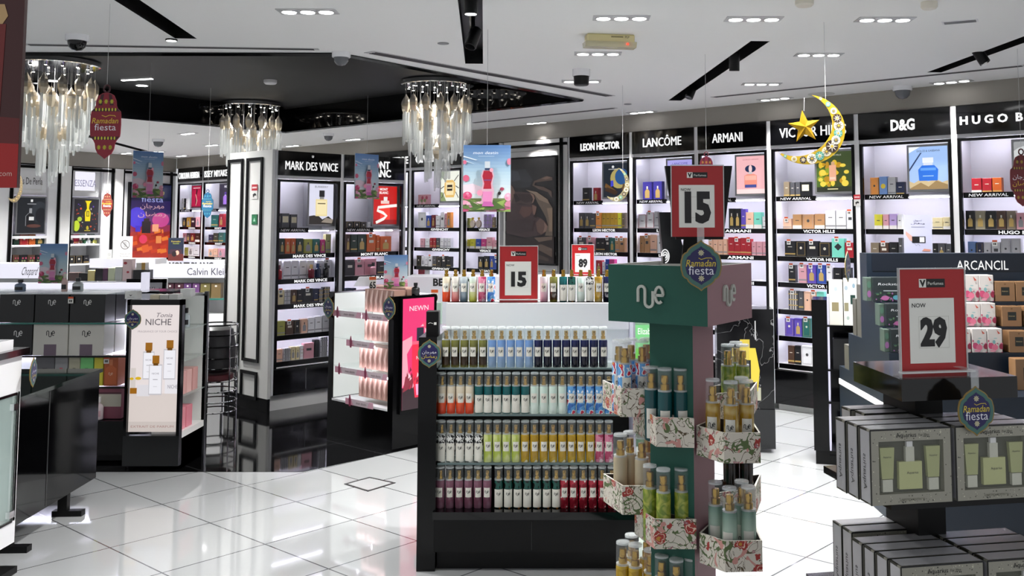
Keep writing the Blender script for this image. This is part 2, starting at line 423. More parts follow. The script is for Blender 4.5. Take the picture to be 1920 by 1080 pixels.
# domes, discs
def dome(px, py, z, dark, label, r=.06):
    q = G(px, py, z); t = thing('dome_camera', label, 'security camera', 'ceiling dome cameras', (q[0], q[1], CZ))
    MB().lathe([(r, -.035), (r * 1.06, -.03), (r * 1.06, 0)], WHITEG, 20).build('base', t)
    MB().lathe([(.001, -.035 - r * .95), (r * .45, -.035 - r * .85), (r * .75, -.035 - r * .55), (r * .86, -.035 - r * .1), (r * .86, -.033)], BLACKH if dark else mat('#5d5f63', .06), 20).build('dome', t)
dome(145, 66, CZ, True, 'black dome camera above the left chandelier')
dome(640, 98, CZ, False, 'white dome camera at the corner of the black recess', .055)
dome(1692, 162, CZ, False, 'white dome camera above the blue bottle poster bay', .07)
dome(297, 261, CZ, False, 'small white dome camera at the far left', .07)
dome(616, 250, CZ, False, 'small white dome camera above the pillar block', .06)
q = G(1090, 130, CZ); t = thing('dome_camera', 'black drum camera with white collar, centre right of ceiling', 'security camera', 'ceiling dome cameras', q)
MB().lathe([(.062, -.05), (.062, 0)], WHITEG, 20).build('base', t)
MB().lathe([(.045, -.115), (.052, -.11), (.055, -.05)], BLACKM, 20).build('dome', t)
def disc(px, py, z, r, h, col, name, label, cat):
    q = G(px, py, z); tag(MB().lathe([(r * .8, -h), (r, -h * .7), (r, 0)], mat(col, .4), 18).build(name, None, (q[0], q[1], z)), label, cat)
disc(831, 81, CZ, .035, .006, '#7d7e80', 'ceiling_speaker', 'small grey disc left of the middle track slot', 'speaker')
disc(1177, 195, CZ, .035, .006, '#7d7e80', 'ceiling_speaker', 'small grey disc above the lilac poster bay', 'speaker')
disc(1508, 1, CZ, .045, .03, '#d8d2c4', 'smoke_detector', 'pale smoke detector at the top edge, nearer the middle', 'smoke detector')
disc(1742, 4, CZ, .04, .035, '#d8d2c4', 'smoke_detector', 'pale smoke detector at the top edge, nearer the right', 'smoke detector')
disc(507, 150, 2.95, .06, .04, '#d5d5d5', 'smoke_detector', 'white smoke detector on the black recess ceiling', 'smoke detector')
disc(1540, 176, CZ, .11, .006, '#d0d0cf', 'ceiling_speaker', 'flat white round speaker above the gold crescent', 'speaker')
q = G(1800, 40, CZ)
s = MB().box(-.09, -.035, -.004, .09, .035, 0, WHITE)
for k in range(5): s.box(-.08, -.028 + k * .013, -.006, .08, -.022 + k * .013, -.004, GREY)
tag(s.build('return_grille', None, q, -.45), 'small white slatted grille at the upper right of the ceiling', 'air vent')
RDL = [(266, 160), (222, 178), (302, 187), (377, 195), (99, 151)]
for i, p in enumerate(RDL):
    q = G(p[0], p[1], 2.95)
    t = thing('recessed_spotlight', 'small round recessed spotlight, %s in the black recess counted from the left' % ORD[[99, 222, 266, 302, 377].index(p[0])], 'light', 'round spots in the black recess', q)
    MB().lathe([(.062, -.004), (.062, .0)], TRIM, 18).build('ring', t)
    MB().face([(.05 * cos(-2 * pi * k / 18), .05 * sin(-2 * pi * k / 18), -.006) for k in range(18)], mat('#ffffff', .4, 0, 16.0)).build('lens', t); lamp(t, watts=150, size=150)
q = G(257, 149, 2.95); tag(MB().box(-.17, -.012, -.006, .17, .012, 0, mat('#ffffff', .4, 0, 10.0)).build('light_bar', None, q, -.3), 'short lit bar in the black recess ceiling', 'light'); lamp(bpy.data.objects['light_bar'], watts=260, size=160)
# emergency light
q = G(1143, 66, CZ); CREAM = mat('#d8cc9a', .45)
t = thing('emergency_light', 'cream emergency light box with clear diffuser on the ceiling', 'emergency light', None, q, .18)
MB().cbox(-.14, -.04, -.045, .14, .04, 0, CREAM, .006).build('housing', t)
m = MB(); m.px([(-.05, -.045), (.05, -.045), (.038, -.075), (-.038, -.075)], -.15, .15, mat('#cfc7a6', .12, 0, 0, .75)); m.build('diffuser', t)
MB().box(.09, -.052, -.062, .1, -.045, -.054, mat('#ff2a1a', .4, 0, 3.0)).build('indicator', t)
m = MB(); m.text('PLP', .095, -.016, .012, INK, -.0415); m.box(.0, -.0415, -.02, .07, -.0405, -.012, mat('#8b8058', .5)); m.build('lettering', t)
# ================================================================ wall bays
PAL = dict(k='#17181b', g='#4a4b50', s='#b4b4b8', w='#e4e4e8', c='#dccfa6', b='#2b4a9f', n='#1b2544', r='#a4202c', R='#6d1424', p='#cf97a2', P='#bd3a7c', o='#bf5a24',
           t='#b98c62', T='#1c5f5a', m='#74cbb8', y='#cfc93e', Y='#a8852a', v='#5846a8', l='#b79fd4', e='#2c5d3c', E='#1c3329', x='#4a3428', q='#e0b59c', u='#6d8fc7',
           a='#8e8672', z='#7b6e5c', i='#39338c', j='#a9a878', h='#d98d3f', G='#9a9a48')
CN = dict(k='black', g='dark grey', s='silver grey', w='white', c='cream', b='blue', n='navy', r='red', R='maroon', p='pink', P='magenta', o='orange', t='tan', T='teal', m='mint', y='yellow', Y='golden', v='violet', l='lilac',
          e='green', E='dark green', x='brown', q='peach', u='sky blue', a='khaki grey', z='taupe', i='indigo', j='pale olive', h='amber', G='olive')
def lum(c): l = lin(PAL[c]); return .3 * l[0] + .6 * l[1] + .1 * l[2]
BXM = {}
def box_mesh(c, w, d, h, st):
    k = (c, round(w, 3), round(d, 3), round(h, 3), st)
    if k in BXM: return BXM[k]
    m = MB(); base = mat(PAL[c], .3); y = -d / 2 - .0006
    m.cbox(-w / 2 + .0008, -d / 2, 0, w / 2 - .0008, d / 2, h, base, .0012)
    dark = lum(c) < .25
    a = mat('#d9d3c6' if dark else '#3a3a3e', .4); b = mat('#b79a5a' if dark else '#8b8b90', .35)
    if st == 0: m.flat([(-.25 * w, .5 * h), (.25 * w, .5 * h), (.25 * w, .66 * h), (-.25 * w, .66 * h)], y, a)
    elif st == 1: m.flat([(-.5 * w, .12 * h), (.5 * w, .12 * h), (.5 * w, .2 * h), (-.5 * w, .2 * h)], y, b); m.flat([(-.2 * w, .6 * h), (.2 * w, .6 * h), (.2 * w, .64 * h), (-.2 * w, .64 * h)], y, a)
    elif st == 2:
        m.ribbon([(-.38 * w, .08 * h), (.38 * w, .08 * h), (.38 * w, .92 * h), (-.38 * w, .92 * h)], .03 * w, y, b, True); m.ell(0, .55 * h, .12 * w, .12 * w, y, a, 12)
    elif st == 3:                                       # printed flacon
        m.flat([(-.26 * w, .14 * h), (.26 * w, .14 * h), (.26 * w, .5 * h), (.1 * w, .6 * h), (-.1 * w, .6 * h), (-.26 * w, .5 * h)], y, b); m.flat([(-.08 * w, .62 * h), (.08 * w, .62 * h), (.08 * w, .76 * h), (-.08 * w, .76 * h)], y, a)
    elif st == 4: m.flat([(-.36 * w, .42 * h), (.36 * w, .42 * h), (.36 * w, .82 * h), (-.36 * w, .82 * h)], y, mat('#d8d0b4', .4))
    elif st == 5: m.flat([(-.5 * w, .0), (.5 * w, .0), (.5 * w, .24 * h), (-.5 * w, .24 * h)], y, mat('#e2dfdc', .4)); m.flat([(-.2 * w, .55 * h), (.2 * w, .55 * h), (.2 * w, .6 * h), (-.2 * w, .6 * h)], y, a)
    elif st == 6: m.ribbon([(-.46 * w, .04 * h), (.46 * w, .04 * h), (.46 * w, .97 * h), (-.46 * w, .97 * h)], .06 * w, y, mat('#9c2430', .4), True); m.flat([(-.2 * w, .5 * h), (.2 * w, .5 * h), (.2 * w, .54 * h), (-.2 * w, .54 * h)], y, a)
    elif st == 7:                                       # plaid
        for q in (-.3, -.05, .2): m.flat([(q * w, 0), ((q + .1) * w, 0), ((q + .1) * w, h), (q * w, h)], y, a)
        for q in (.2, .5, .8): m.flat([(-.5 * w, q * h), (.5 * w, q * h), (.5 * w, (q + .05) * h), (-.5 * w, (q + .05) * h)], y - .0004, b)
    elif st == 8: m.flat([(0, .35 * h), (.3 * w, .55 * h), (0, .75 * h), (-.3 * w, .55 * h)], y, mat('#20242a', .4))
    elif st == 9:
        for k2 in range(6): m.ell((-.3 + .12 * k2 + .05 * (k2 % 2)) * w, (.2 + .25 * (k2 % 3)) * h, .12 * w, .12 * w, y - .0002 * k2, mat(('#e7c3cc', '#7d8a5b', '#b04a62')[k2 % 3], .4), 9)
    elif st == 10: m.ell(0, .5 * h, .3 * w, .3 * w, y, mat('#dcc437', .4), 14)
    BXM[k] = m.mesh('perfume_box'); return BXM[k]
def tag_mesh():
    m = MB(); m.box(-.018, -.001, 0, .018, 0, .045, PAPER); m.flat([(-.018, .032), (.018, .032), (.018, .045), (-.018, .045)], -.0014, mat('#d8501e', .5))
    m.flat([(-.01, .009), (-.003, .009), (-.003, .024), (-.01, .024)], -.0014, INK); m.flat([(.0, .009), (.009, .009), (.009, .024), (.0, .024)], -.0014, INK)
    return m.mesh('price_tag')
TAGM = tag_mesh()
def row(fr, z, yf, spec, where, group, zabs=True, dep=.045):
    """boxes standing on a shelf: 'x0 x1 top colour style[*]; ...' with the pixel columns and top row read off the photograph"""
    items = [q.split() for q in spec.split(';') if q.strip()]
    i = 0
    for n, it in enumerate(items):
        x0, x1, top = float(it[0]), float(it[1]), float(it[2]); c = it[3][0]; st = it[3][1:]
        tg = st.endswith('*'); st = int(st.rstrip('*') or 0)
        py = 421 + (EYE - z) / 5
        a = fr.x(x0, top, yf); b = fr.x(x1, top, yf); h = fr.z((x0 + x1) / 2, top, yf) - z
        h = max(.03, h); w = max(.012, b - a - .001)
        o = link('perfume_box', box_mesh(c, w, dep, h, st), None, fr.w((a + b) / 2, yf + dep / 2, z), fr.a)
        tag(o, '%s box, %s from left, %s' % (CN[c], ORD[n], where), 'box', group)
        if tg: link('price_tag', TAGM, o, (-.1 * w, -dep / 2 - .002, h - .03))
def flacon(fr, z, y, px, top, c, label, w=.036, cap='#1a1a1c', group=None):
    """a small square-shouldered scent bottle"""
    x = fr.x(px, top, y); h = max(.05, fr.z(px, top, y) - z)
    m = MB(); m.lathe([(w * .46, 0), (w * .5, .003), (w * .5, h * .58), (w * .3, h * .68), (w * .2, h * .7)], mat(PAL[c], .1), 14)
    o = tag(m.build('scent_bottle', None, fr.w(x, y, z), fr.a), label, 'bottle', group)
    MB().lathe([(w * .24, h * .68), (w * .26, h * .7), (w * .26, h), (w * .2, h)], mat(cap, .2), 14).build('cap', o)
    return o
POST_Z = (1.86, 2.235)
def bay(fr, x0, x1, label, head, ztop=2.515, zh=2.295, shelves=(1.563, 1.324, 1.098, .865, .636, .398), na=1.833, base=.348, kick=.056, hh=.07, hw=None, hbold=.02,
        shelf_text=None, poster=None, ppos=None, D=.3, first=0, name='display_bay', hshear=0.0, st_w=.22, light=True):
    w = x1 - x0
    t = thing(name, label, 'display shelf', 'lit perfume bays', fr.w(x0, 0, 0), fr.a)
    q = .022; c = MB()
    c.box(-q, 0, kick, 0, D, ztop, WHITE); c.box(w, 0, kick, w + q, D, ztop, WHITE)
    c.box(0, D - .02, base, w, D, ztop, WHITE); c.box(0, .006, zh - .03, w, D - .02, zh, WHITE); c.box(0, .02, ztop - .01, w, D, ztop, WHITE)
    c.box(0, .03, base + .0, w, D - .02, base + .012, WHITE)
    c.build('carcass', t)
    f = MB(); b = .026
    f.box(0, -.004, base, b, .02, zh - .032, BLACK); f.box(w - b, -.004, base, w, .02, zh - .032, BLACK); f.box(b, -.004, zh - .055, w - b, .02, zh - .032, BLACK)
    f.build('frame', t)
    h = MB(); h.box(0, -.012, zh, w, .02, ztop - .002, BLACKH); ho = h.build('header', t)
    if head:
        m = MB()
        for s, cx, cz, hgt, wid in head: m.text(s, cx * w, zh + cz * (ztop - zh), hgt, LETTER, -.0135, w=(wid * w if wid else None), bold=hbold, ext=.05, shear=hshear)
        m.build('lettering', ho)
    k = MB(); k.box(0, .0, kick, w, D, base - .004, BLACKH); ko = k.build('base_cabinet', t)
    d = MB(); d.box(w / 2 - .0015, -.002, kick + .02, w / 2 + .0015, 0, base - .02, GREY); d.build('door_gap', ko)
    MB().box(0, .06, 0, w, D, kick, PAINT).build('plinth', t)
    zs = list(shelves)
    for i, z in enumerate(zs):
        s = MB(); s.box(b, .03, z - .042, w - b, .046, z + .0, BLACK); s.box(b, .046, z - .014, w - b, D - .02, z, WHITEG)
        so = s.build('shelf', t)
        if shelf_text and i < shelf_text[1]:
            m = MB(); m.text(shelf_text[0], w * (.58 if i else .55), z - .021, .024, LETTER, .0285, w=st_w * w / .8 if st_w else None, bold=.03); m.build('lettering', so)
        if light:
            MB().box(b + .02, .1, z - .02, w - b - .02, .116, z - .0145, LED).build('light_strip', t)
    if na:
        s = MB(); s.box(b, .024, na - .03, w * .52, .04, na + .012, BLACK); s.box(b, .04, na - .012, w - b, D - .02, na, WHITEG)
        so = s.build('shelf', t)
        m = MB(); m.text('NEW ARRIVAL', w * .28, na - .009, .022, mat('#f4f4f4', .5), .0225, w=w * .38, shear=.15); m.build('lettering', so)
        if light: MB().box(b + .02, .1, na - .02, w - b - .02, .116, na - .0125, LED).build('light_strip', t)
    if light: MB().box(b + .02, .06, zh - .045, w - b - .02, .076, zh - .0305, LED).build('light_strip', t)
    if poster:
        p0, p1, z0, z1 = ppos or (.5, .955, POST_Z[0], POST_Z[1])
        X0, X1 = p0 * w, p1 * w
        p = MB(); p.box(X0, .05, z0, X1, .12, z1, ALU); po = p.build('poster_box', t)
        a = MB(); e = .018; a.flat([(X0 + e, z0 + e), (X1 - e, z0 + e), (X1 - e, z1 - e), (X0 + e, z1 - e)], .0496, mat(poster[0], .3, 0, .9))
        art(a, X0 + e, z0 + e, X1 - X0 - 2 * e, z1 - z0 - 2 * e, poster[1], .0494, .95)
        a.build('poster_print', po)
    return t
def flask(cx, z0, w, h, col, cap, neck='#c9c9cc', lab=None):
    """printed perfume bottle for poster art"""
    o = [('p', [(cx - w / 2, z0), (cx + w / 2, z0), (cx + w / 2, z0 + h * .62), (cx + w * .3, z0 + h * .72), (cx - w * .3, z0 + h * .72), (cx - w / 2, z0 + h * .62)], col),
         ('r', cx - w * .18, z0 + h * .72, cx + w * .18, z0 + h * .78, neck), ('r', cx - w * .22, z0 + h * .78, cx + w * .22, z0 + h, cap)]
    if lab: o.append(('r', cx - w * .25, z0 + h * .2, cx + w * .25, z0 + h * .45, lab))
    return o
def blobs(n, x0, x1, z0, z1, cols, r=(.03, .07), seed=1):
    R = random.Random(seed); return [('e', R.uniform(x0, x1), R.uniform(z0, z1), R.uniform(*r), R.uniform(*r) * .8, R.choice(cols)) for _ in range(n)]
P_CRES = ('#16202c', [('e', .62, .55, .34, .3, '#a89a5a'), ('e', .74, .6, .27, .24, '#1d4f86'), ('p', [(.05, .3), (.45, .12), (.5, .2), (.1, .42)], '#6a4a22'), ('p', [(.05, .2), (.5, .05), (.6, .16), (.15, .3)], '#3a2614'), ('p', [(.3, .3), (.42, .34), (.4, .5), (.3, .48)], '#3a3fc0'),
                      ('p', [(.74, .2), (.98, .1), (.95, .3), (.8, .4)], '#5a4020'), ('e', .4, .9, .05, .04, '#d8d8d8'), ('r', .22, .82, .6, .84, '#b8b8bd')])
P_LILAC = ('#a9a4e6', [('r', .0, .0, 1, .3, '#d9d6f4'), ('t', 'LANCOME', .5, .9, .06, '#3c3a8c', .6)] + flask(.5, .12, .36, .6, '#7468c8', '#3c3a8c'))
P_VERS = ('#d9d6e6', flask(.5, .12, .36, .6, '#b9a0d0', '#8a7ab0'))
P_PINK = ('#f3b9bd', [('r', 0, 0, 1, .12, '#f7d8d6'), ('t', 'GIORGIO ARMANI', .5, .91, .035, '#b0706f', .55), ('p', [(.28, .16), (.72, .16), (.72, .48), (.62, .52), (.38, .52), (.28, .48)], '#e9907c'), ('r', .3, .36, .7, .48, '#f1b0a0'), ('r', .3, .16, .7, .24, '#3f4c92'), ('e', .5, .66, .19, .1, '#1c2c50'), ('e', .5, .66, .06, .1, '#efc9c9'), ('r', .44, .52, .56, .58, '#c9c2c4')])
P_YEL = ('#3a4a26', [('r', .0, .0, .5, .6, '#4d6a22'), ('r', 0, .0, 1, .12, '#2a3020')] + blobs(34, .12, .88, .16, .72, ['#d9b32a', '#e8cc4a', '#b88a1c', '#8a9a2a'], (.05, .1), 4) + [('r', .4, .26, .6, .66, '#e3a889'), ('r', .46, .66, .56, .74, '#caa07a'), ('r', .42, .3, .58, .36, '#f0c8b2'), ('t', 'VICTOR HILLS', .55, .91, .035, '#d9d9d0', .4), ('r', .35, .05, .65, .075, '#d9d2a0')])
P_BLUE = ('#a9c6f2', [('r', 0, .55, 1, 1, '#9fbff0'), ('p', [(0, .48), (.3, .86), (.34, .86), (0, .42)], '#2a3c66'), ('p', [(0, .86), (.3, 1), (0, 1)], '#eef3fb')] + [('p', [(0, .04), (1, .04), (1, .2), (.85, .16), (.7, .24), (.5, .18), (.3, .24), (.12, .15), (0, .2)], '#cdb78e'), ('p', [(.0, .02), (.3, .16), (.5, .06), (.7, .2), (1, .1), (1, 0), (0, 0)], '#9a7f55'),
                     ('p', [(.26, .2), (.74, .2), (.76, .46), (.66, .56), (.34, .56), (.24, .46)], '#2b6fd6'), ('r', .3, .44, .7, .5, '#5f9bee'), ('r', .38, .56, .62, .62, '#cfd8e6'), ('r', .36, .62, .64, .74, '#e6ebf3'), ('r', .36, .3, .64, .32, '#9cc4f6'), ('t', 'DOLCE & GABBANA', .52, .9, .045, '#2a3040', .6)])
P_GREYB = ('#9a9c9e', [('r', 0, 0, 1, .4, '#55585a'), ('e', .3, .6, .4, .3, '#c9cbcc'), ('t', 'BOSS', .66, .86, .1, '#f0f0f0', .4, .03)] + flask(.6, .1, .4, .6, '#3c3e42', '#8a8c90'))
P_CREAM = ('#dcdcee', [('t', 'BURBERRY', .5, .93, .05, '#55565c', .55), ('p', [(0, .0), (1, 0), (1, .1), (.8, .2), (.55, .12), (.4, .2), (.2, .22), (0, .2)], '#2a2522'), ('p', [(.5, .05), (.95, .02), (1, .12), (.7, .16)], '#8f8478'), ('r', .26, .2, .74, .62, '#e8d69e'), ('r', .3, .24, .7, .58, '#efe0b0'), ('r', .42, .62, .6, .68, '#8a8a8a'), ('r', .4, .68, .62, .84, '#1a1a1c'), ('r', .34, .5, .66, .525, '#5a4c30')])
P_RED = ('#c41c16', [('r', 0, 0, 1, .12, '#8e1210'), ('p', [(.28, .12), (.7, .12), (.7, .5), (.6, .58), (.38, .58), (.28, .5)], '#ee3a28'), ('s', [(.1, .04), (.42, .14), (.55, .22), (.4, .3), (.16, .36), (.2, .44), (.45, .46), (.7, .48), (1, .5)], .1, '#f5efe9'), ('r', .3, .54, .66, .62, '#e8c9c2'), ('r', .42, .62, .58, .72, '#e8e3e0'), ('t', 'MONT', .42, .92, .06, '#f5f0ee', .34, .04), ('t', 'BLANC', .42, .83, .06, '#f5f0ee', .38, .04)])
P_BEE = ('#eef1e4', [('p', [(0, .7), (.4, 1), (0, 1)], '#b9c9a8'), ('p', [(0, 0), (.3, 0), (.1, .3), (0, .3)], '#8a9a6a')] + [('s', q, .03, '#241c14') for q in ([(.2, .3), (.05, .1)], [(.8, .3), (.95, .1)], [(.28, .66), (.05, .85)], [(.72, .66), (.95, .86)], [(.2, .5), (.02, .42)], [(.8, .5), (.98, .42)])] + [('p', [(.28, .12), (.72, .12), (.8, .3), (.78, .6), (.66, .7), (.34, .7), (.22, .6), (.2, .3)], '#e2b96a'), ('r', .3, .2, .7, .62, '#f3dfae'), ('r', .36, .34, .64, .54, '#2a1c12'), ('r', .38, .41, .62, .46, '#e9d9a8')])
P_CRIM = ('#a3163c', [('p', [(.4, .1), (.55, .1), (.5, .5), (.6, .8), (.48, .86), (.4, .5)], '#3a0a18'), ('s', [(.45, .08), (.55, .3), (.42, .6)], .05, '#e8b0a0'), ('r', .15, .88, .85, .91, '#f0d8d8'), ('r', 0, 0, 1, .05, '#6a0c26')])
P_VIO = ('#3a3448', [('r', .0, .0, 1, .3, '#241f30')] + flask(.55, .1, .4, .55, '#a678e0', '#5a3c9a') + [('t', 'NOW', .7, .9, .1, '#ece8f4', .5, .04)])

wall_bays = [
    # px0, px1, label, header
    (-2.382, -1.59, 'lit wall bay with dark crescent poster, right of the dark face screen', [('LEON HECTOR', .53, .47, .07, .66)], ('LEON HECTOR', 6), P_CRES),
    (-1.546, -.81, 'lit wall bay with lilac poster, behind the green stand', [('LANCÔME', .5, .47, .085, .62)], ('LANCOME', 6), P_LILAC),
    (-.766, -.034, 'lit wall bay with pink perfume poster, behind the 15 sign of the stand', [('ARMANI', .45, .45, .085, .44)], ('ARMANI', 6), P_PINK),
    (.010, .792, 'lit wall bay with yellow flower poster, behind the gold crescent', [('VICTOR HILLS', .52, .47, .085, .8)], ('VICTOR HILLS', 3), P_YEL),
    (.836, 1.594, 'lit wall bay with blue bottle poster, third letter an ampersand sign', [('D&G', .5, .47, .085, .26)], None, P_BLUE),
    (1.638, 2.40, 'rightmost lit wall bay with red and grey boxes', [('H U G O  B O S S', .5, .46, .06, .92)], ('HUGO BOSS', 3), P_GREYB)]
wall_bays[4] = wall_bays[4][:2] + ('lit wall bay with blue bottle poster, left of the rightmost bay',) + wall_bays[4][3:]
for x0, x1, lb, hd, st, po in wall_bays:
    bay(FW, x0, x1, lb, hd, shelf_text=st, poster=po, hbold=.035 if hd[0][0] in ('D&G', 'LEON HECTOR') or 'H U' in hd[0][0] else 0, st_w=.3)
# Z of shelves as seen
S = dict(na=1.833, a=1.563, b=1.324, c=1.098, d=.865, e=.636, f=.398)
YF = .06
def wrow(sh, spec, bayname, shelfname): row(FW, S[sh] + .001, YF, spec, shelfname + ' of ' + bayname, 'perfume boxes, ' + bayname)
N1, N2, N3, N4, N5, N6 = 'dark crescent poster bay', 'lilac poster bay', 'pink poster bay', 'yellow flower poster bay', 'blue bottle poster bay', 'rightmost wall bay'
TOPS, S1, S2, S3, S4, S5, S6 = 'new arrival shelf', 'shelf below new arrivals', 'third shelf', 'fourth shelf', 'fifth shelf', 'sixth shelf', 'lowest shelf'
wrow('na', '1092 1105 352 k1;1112 1122 352 r3', N1, TOPS)
wrow('a', '1085 1095 399 g3;1096 1106 399 g3;1106 1116 400 g1;1117 1127 399 h1*;1128 1136 399 Y1;1136 1144 399 Y1;1144 1152 399 Y1;1152 1158 399 Y1;1158 1165 399 y1;1166 1171 399 z1', N1, S1)
wrow('b', '1082 1098 445 g0*;1099 1115 445 p0*;1117 1126 446 k1;1126 1134 446 k1;1135 1143 445 k0*;1143 1152 446 T3;1153 1161 446 t1*;1161 1171 446 t0*', N1, S2)
wrow('c', '1117 1128 488 r3;1129 1134 491 w1;1135 1141 486 b1;1142 1152 486 P1', N1, S3)
wrow('na', '1205 1222 341 i3;1225 1241 340 i3', N2, TOPS)
wrow('a', '1197 1211 402 w6;1212 1226 398 w6*;1227 1236 396 s1', N2, S1)
wrow('b', '1199 1207 442 t2;1208 1218 441 t0*;1219 1231 440 q1;1232 1242 440 w2', N2, S2)
wrow('a', '1366 1377 391 k3;1377 1388 391 k3;1389 1398 392 v1;1398 1412 398 q5;1413 1428 398 m5;1429 1439 406 w1', N3, S1)
wrow('b', '1328 1336 446 q1*;1337 1345 447 q1;1346 1355 448 q1;1356 1363 448 q1;1365 1376 445 r1;1376 1388 447 r1*;1388 1400 446 r1;1400 1408 448 r1*;1409 1417 453 p1;1418 1429 453 p1;1430 1440 453 p1', N3, S2)
wrow('na', '1469 1480 341 z1;1481 1490 342 g1;1491 1500 341 g1;1501 1519 341 k4', N4, TOPS)
wrow('a', '1468 1484 410 q1*;1486 1503 402 t5;1504 1526 402 t2;1527 1546 401 t5;1547 1566 395 w1;1567 1586 395 w1;1587 1600 396 w0*', N4, S1)
wrow('b', '1471 1491 452 k1*;1492 1511 452 k2;1512 1534 452 k0*;1535 1557 454 k2;1559 1583 447 m8*;1584 1602 455 r0*', N4, S2)
wrow('c', '1478 1491 497 k1*;1497 1512 496 p1*;1513 1530 497 v3*;1531 1548 497 b3*;1549 1560 498 w1*;1562 1578 502 k1;1579 1595 502 k1', N4, S3)
wrow('d', '1478 1496 545 g7*;1497 1506 546 g1;1507 1520 547 q2;1521 1530 547 q0*;1531 1545 547 m8', N4, S4)
wrow('e', '1471 1488 597 v2*;1489 1503 597 v3;1504 1520 597 T2*', N4, S5)
wrow('f', '1477 1489 648 x1;1490 1501 648 k1;1502 1524 649 w2', N4, S6)
wrow('na', '1631 1647 333 h2;1648 1663 331 u10;1664 1679 332 s1;1680 1695 341 n1', N5, TOPS)
wrow('a', '1639 1654 402 y5;1655 1666 402 p5;1667 1681 401 l5;1682 1691 402 w5;1748 1767 408 c1;1768 1781 407 c5', N5, S1)
wrow('b', '1632 1648 455 z1;1649 1666 455 x0*;1667 1683 454 k1;1684 1692 446 g1;1748 1757 456 k1;1758 1772 456 g3;1773 1783 457 g1', N5, S2)
wrow('na', '1821 1840 334 r5;1841 1859 334 r1;1860 1878 333 o1', N6, TOPS)
wrow('a', '1810 1827 395 k3;1828 1847 395 a3;1848 1867 395 k3;1868 1886 395 x3;1887 1904 395 z3;1905 1922 399 p3', N6, S1)
wrow('b', '1814 1829 453 u2;1830 1843 454 n2;1844 1858 454 s2;1859 1875 454 s0*;1876 1894 447 s2;1895 1914 447 s2', N6, S2)
# bays further along the same wall
N7, N8 = 'beetle bottle poster bay', 'bay behind the hanging poster'
bay(FW, -5.0, -4.09, 'lit wall bay with beetle-like bottle poster, behind the right chandelier', [('GIVENCHY', .5, .45, .085, .8)], shelf_text=('GIVENCHY', 6), poster=P_BEE, ppos=(.52, .93, 1.86, 2.25), hbold=.03, st_w=.28)
bay(FW, -4.045, -3.46, 'lit wall bay partly hidden by the hanging flower poster', [('VERSACE', .5, .45, .085, .8)], shelf_text=('VERSACE', 6), poster=P_VERS, st_w=.25)
bay(FW, -5.95, -5.045, 'sliver of a wall bay between pillar block and beetle poster bay', [('FERRE', .82, .45, .085, .34)], hbold=.03)
wrow('na', '784 803 365 p9', N7, TOPS)
wrow('a', '784 799 398 w2;799 808 404 b3;809 816 403 R3;817 825 404 w1;826 833 398 w0;834 838 400 p1;838 845 398 h3', N7, S1)
wrow('b', '788 796 447 p1;797 805 447 w1;806 811 446 r1;812 817 446 r1;818 824 446 g1;825 832 446 w1;833 838 446 w1;839 845 446 w1', N7, S2)
wrow('c', '781 789 479 k2;790 796 480 w3;797 802 480 w1;803 810 480 w0*;811 818 480 g1;819 827 481 k2;828 836 480 k0*;837 845 481 k1', N7, S3)
wrow('d', '784 794 505 R0;796 806 505 s2', N7, S4)
wrow('a', '869 881 409 G1;907 914 402 l7;915 922 402 l7;923 928 407 z1;930 937 405 w1', N8, S1)
wrow('b', '871 880 449 y5;881 890 448 y5;892 901 448 b5;902 911 448 P5;912 923 445 p5;925 936 450 p5', N8, S2)
wrow('c', '896 906 481 k3;907 917 480 k3;918 926 480 b3;926 935 480 b0*', N8, S3)
for i, px in enumerate((888, 899)):                    # round bottles with gold rims
    x, z0 = FW.x(px, 415, .06), S['a']
    m = MB(); r = .042
    m.py([(r * .9 * cos(2 * pi * k / 20), .045 + r * sin(2 * pi * k / 20)) for k in range(20)], -.012, .012, mat('#cdbdb0', .1))
    o = tag(m.build('round_bottle', None, FW.w(x, .05 , z0), FW.a), '%s round clear bottle with dark rim behind hanging poster' % ('left' if i == 0 else 'right'), 'bottle', 'round bottles')
    MB().tube([(r * .95 * cos(2 * pi * k / 20), 0, .045 + r * 1.02 * sin(2 * pi * k / 20)) for k in range(20)], .004, mat('#6a5a44', .3, .8), 5, True).build('rim', o)
    MB().lathe([(.008, .085), (.008, .1), (.014, .102), (.014, .118)], GOLD, 10).build('cap', o)
# far end of the same wall
N9, N10 = 'far crimson poster bay', 'far violet poster bay'
bay(FW, -11.05, -10.24, 'far lit bay with crimson poster, right of the festival poster', [('CAROLINA HERRERA', .48, .45, .1, .86)], poster=P_CRIM, ppos=(.44, .88, 1.86, 2.24), shelf_text=('HERRERA', 3), hbold=.008)
bay(FW, -10.2, -9.39, 'far lit bay with violet poster, beside the white pillar', [('ISSEY MIYAKE', .5, .45, .1, .88)], poster=P_VIO, ppos=(.5, .95, 1.86, 2.24), shelf_text=('ISSEY', 3), hbold=.008)
wrow('a', '342 349 408 k3;350 357 407 Y3;358 366 408 k0;367 375 407 p3', N9, S1)
wrow('b', '343 349 437 p3;350 356 437 g3;357 365 437 R3;366 375 437 k5', N9, S2)
wrow('c', '346 352 464 G1;353 362 463 w3;363 373 463 w1', N9, S3)
wrow('na', '341 344 372 w1;345 348 372 k1;349 352 372 w1', N9, TOPS)
wrow('a', '396 409 403 T1;411 419 401 r3', N10, S1)
wrow('b', '391 399 440 n1;400 409 437 E1;410 419 436 T1', N10, S2)
wrow('c', '391 399 467 q3;400 408 466 q1;409 418 466 p3', N10, S3)
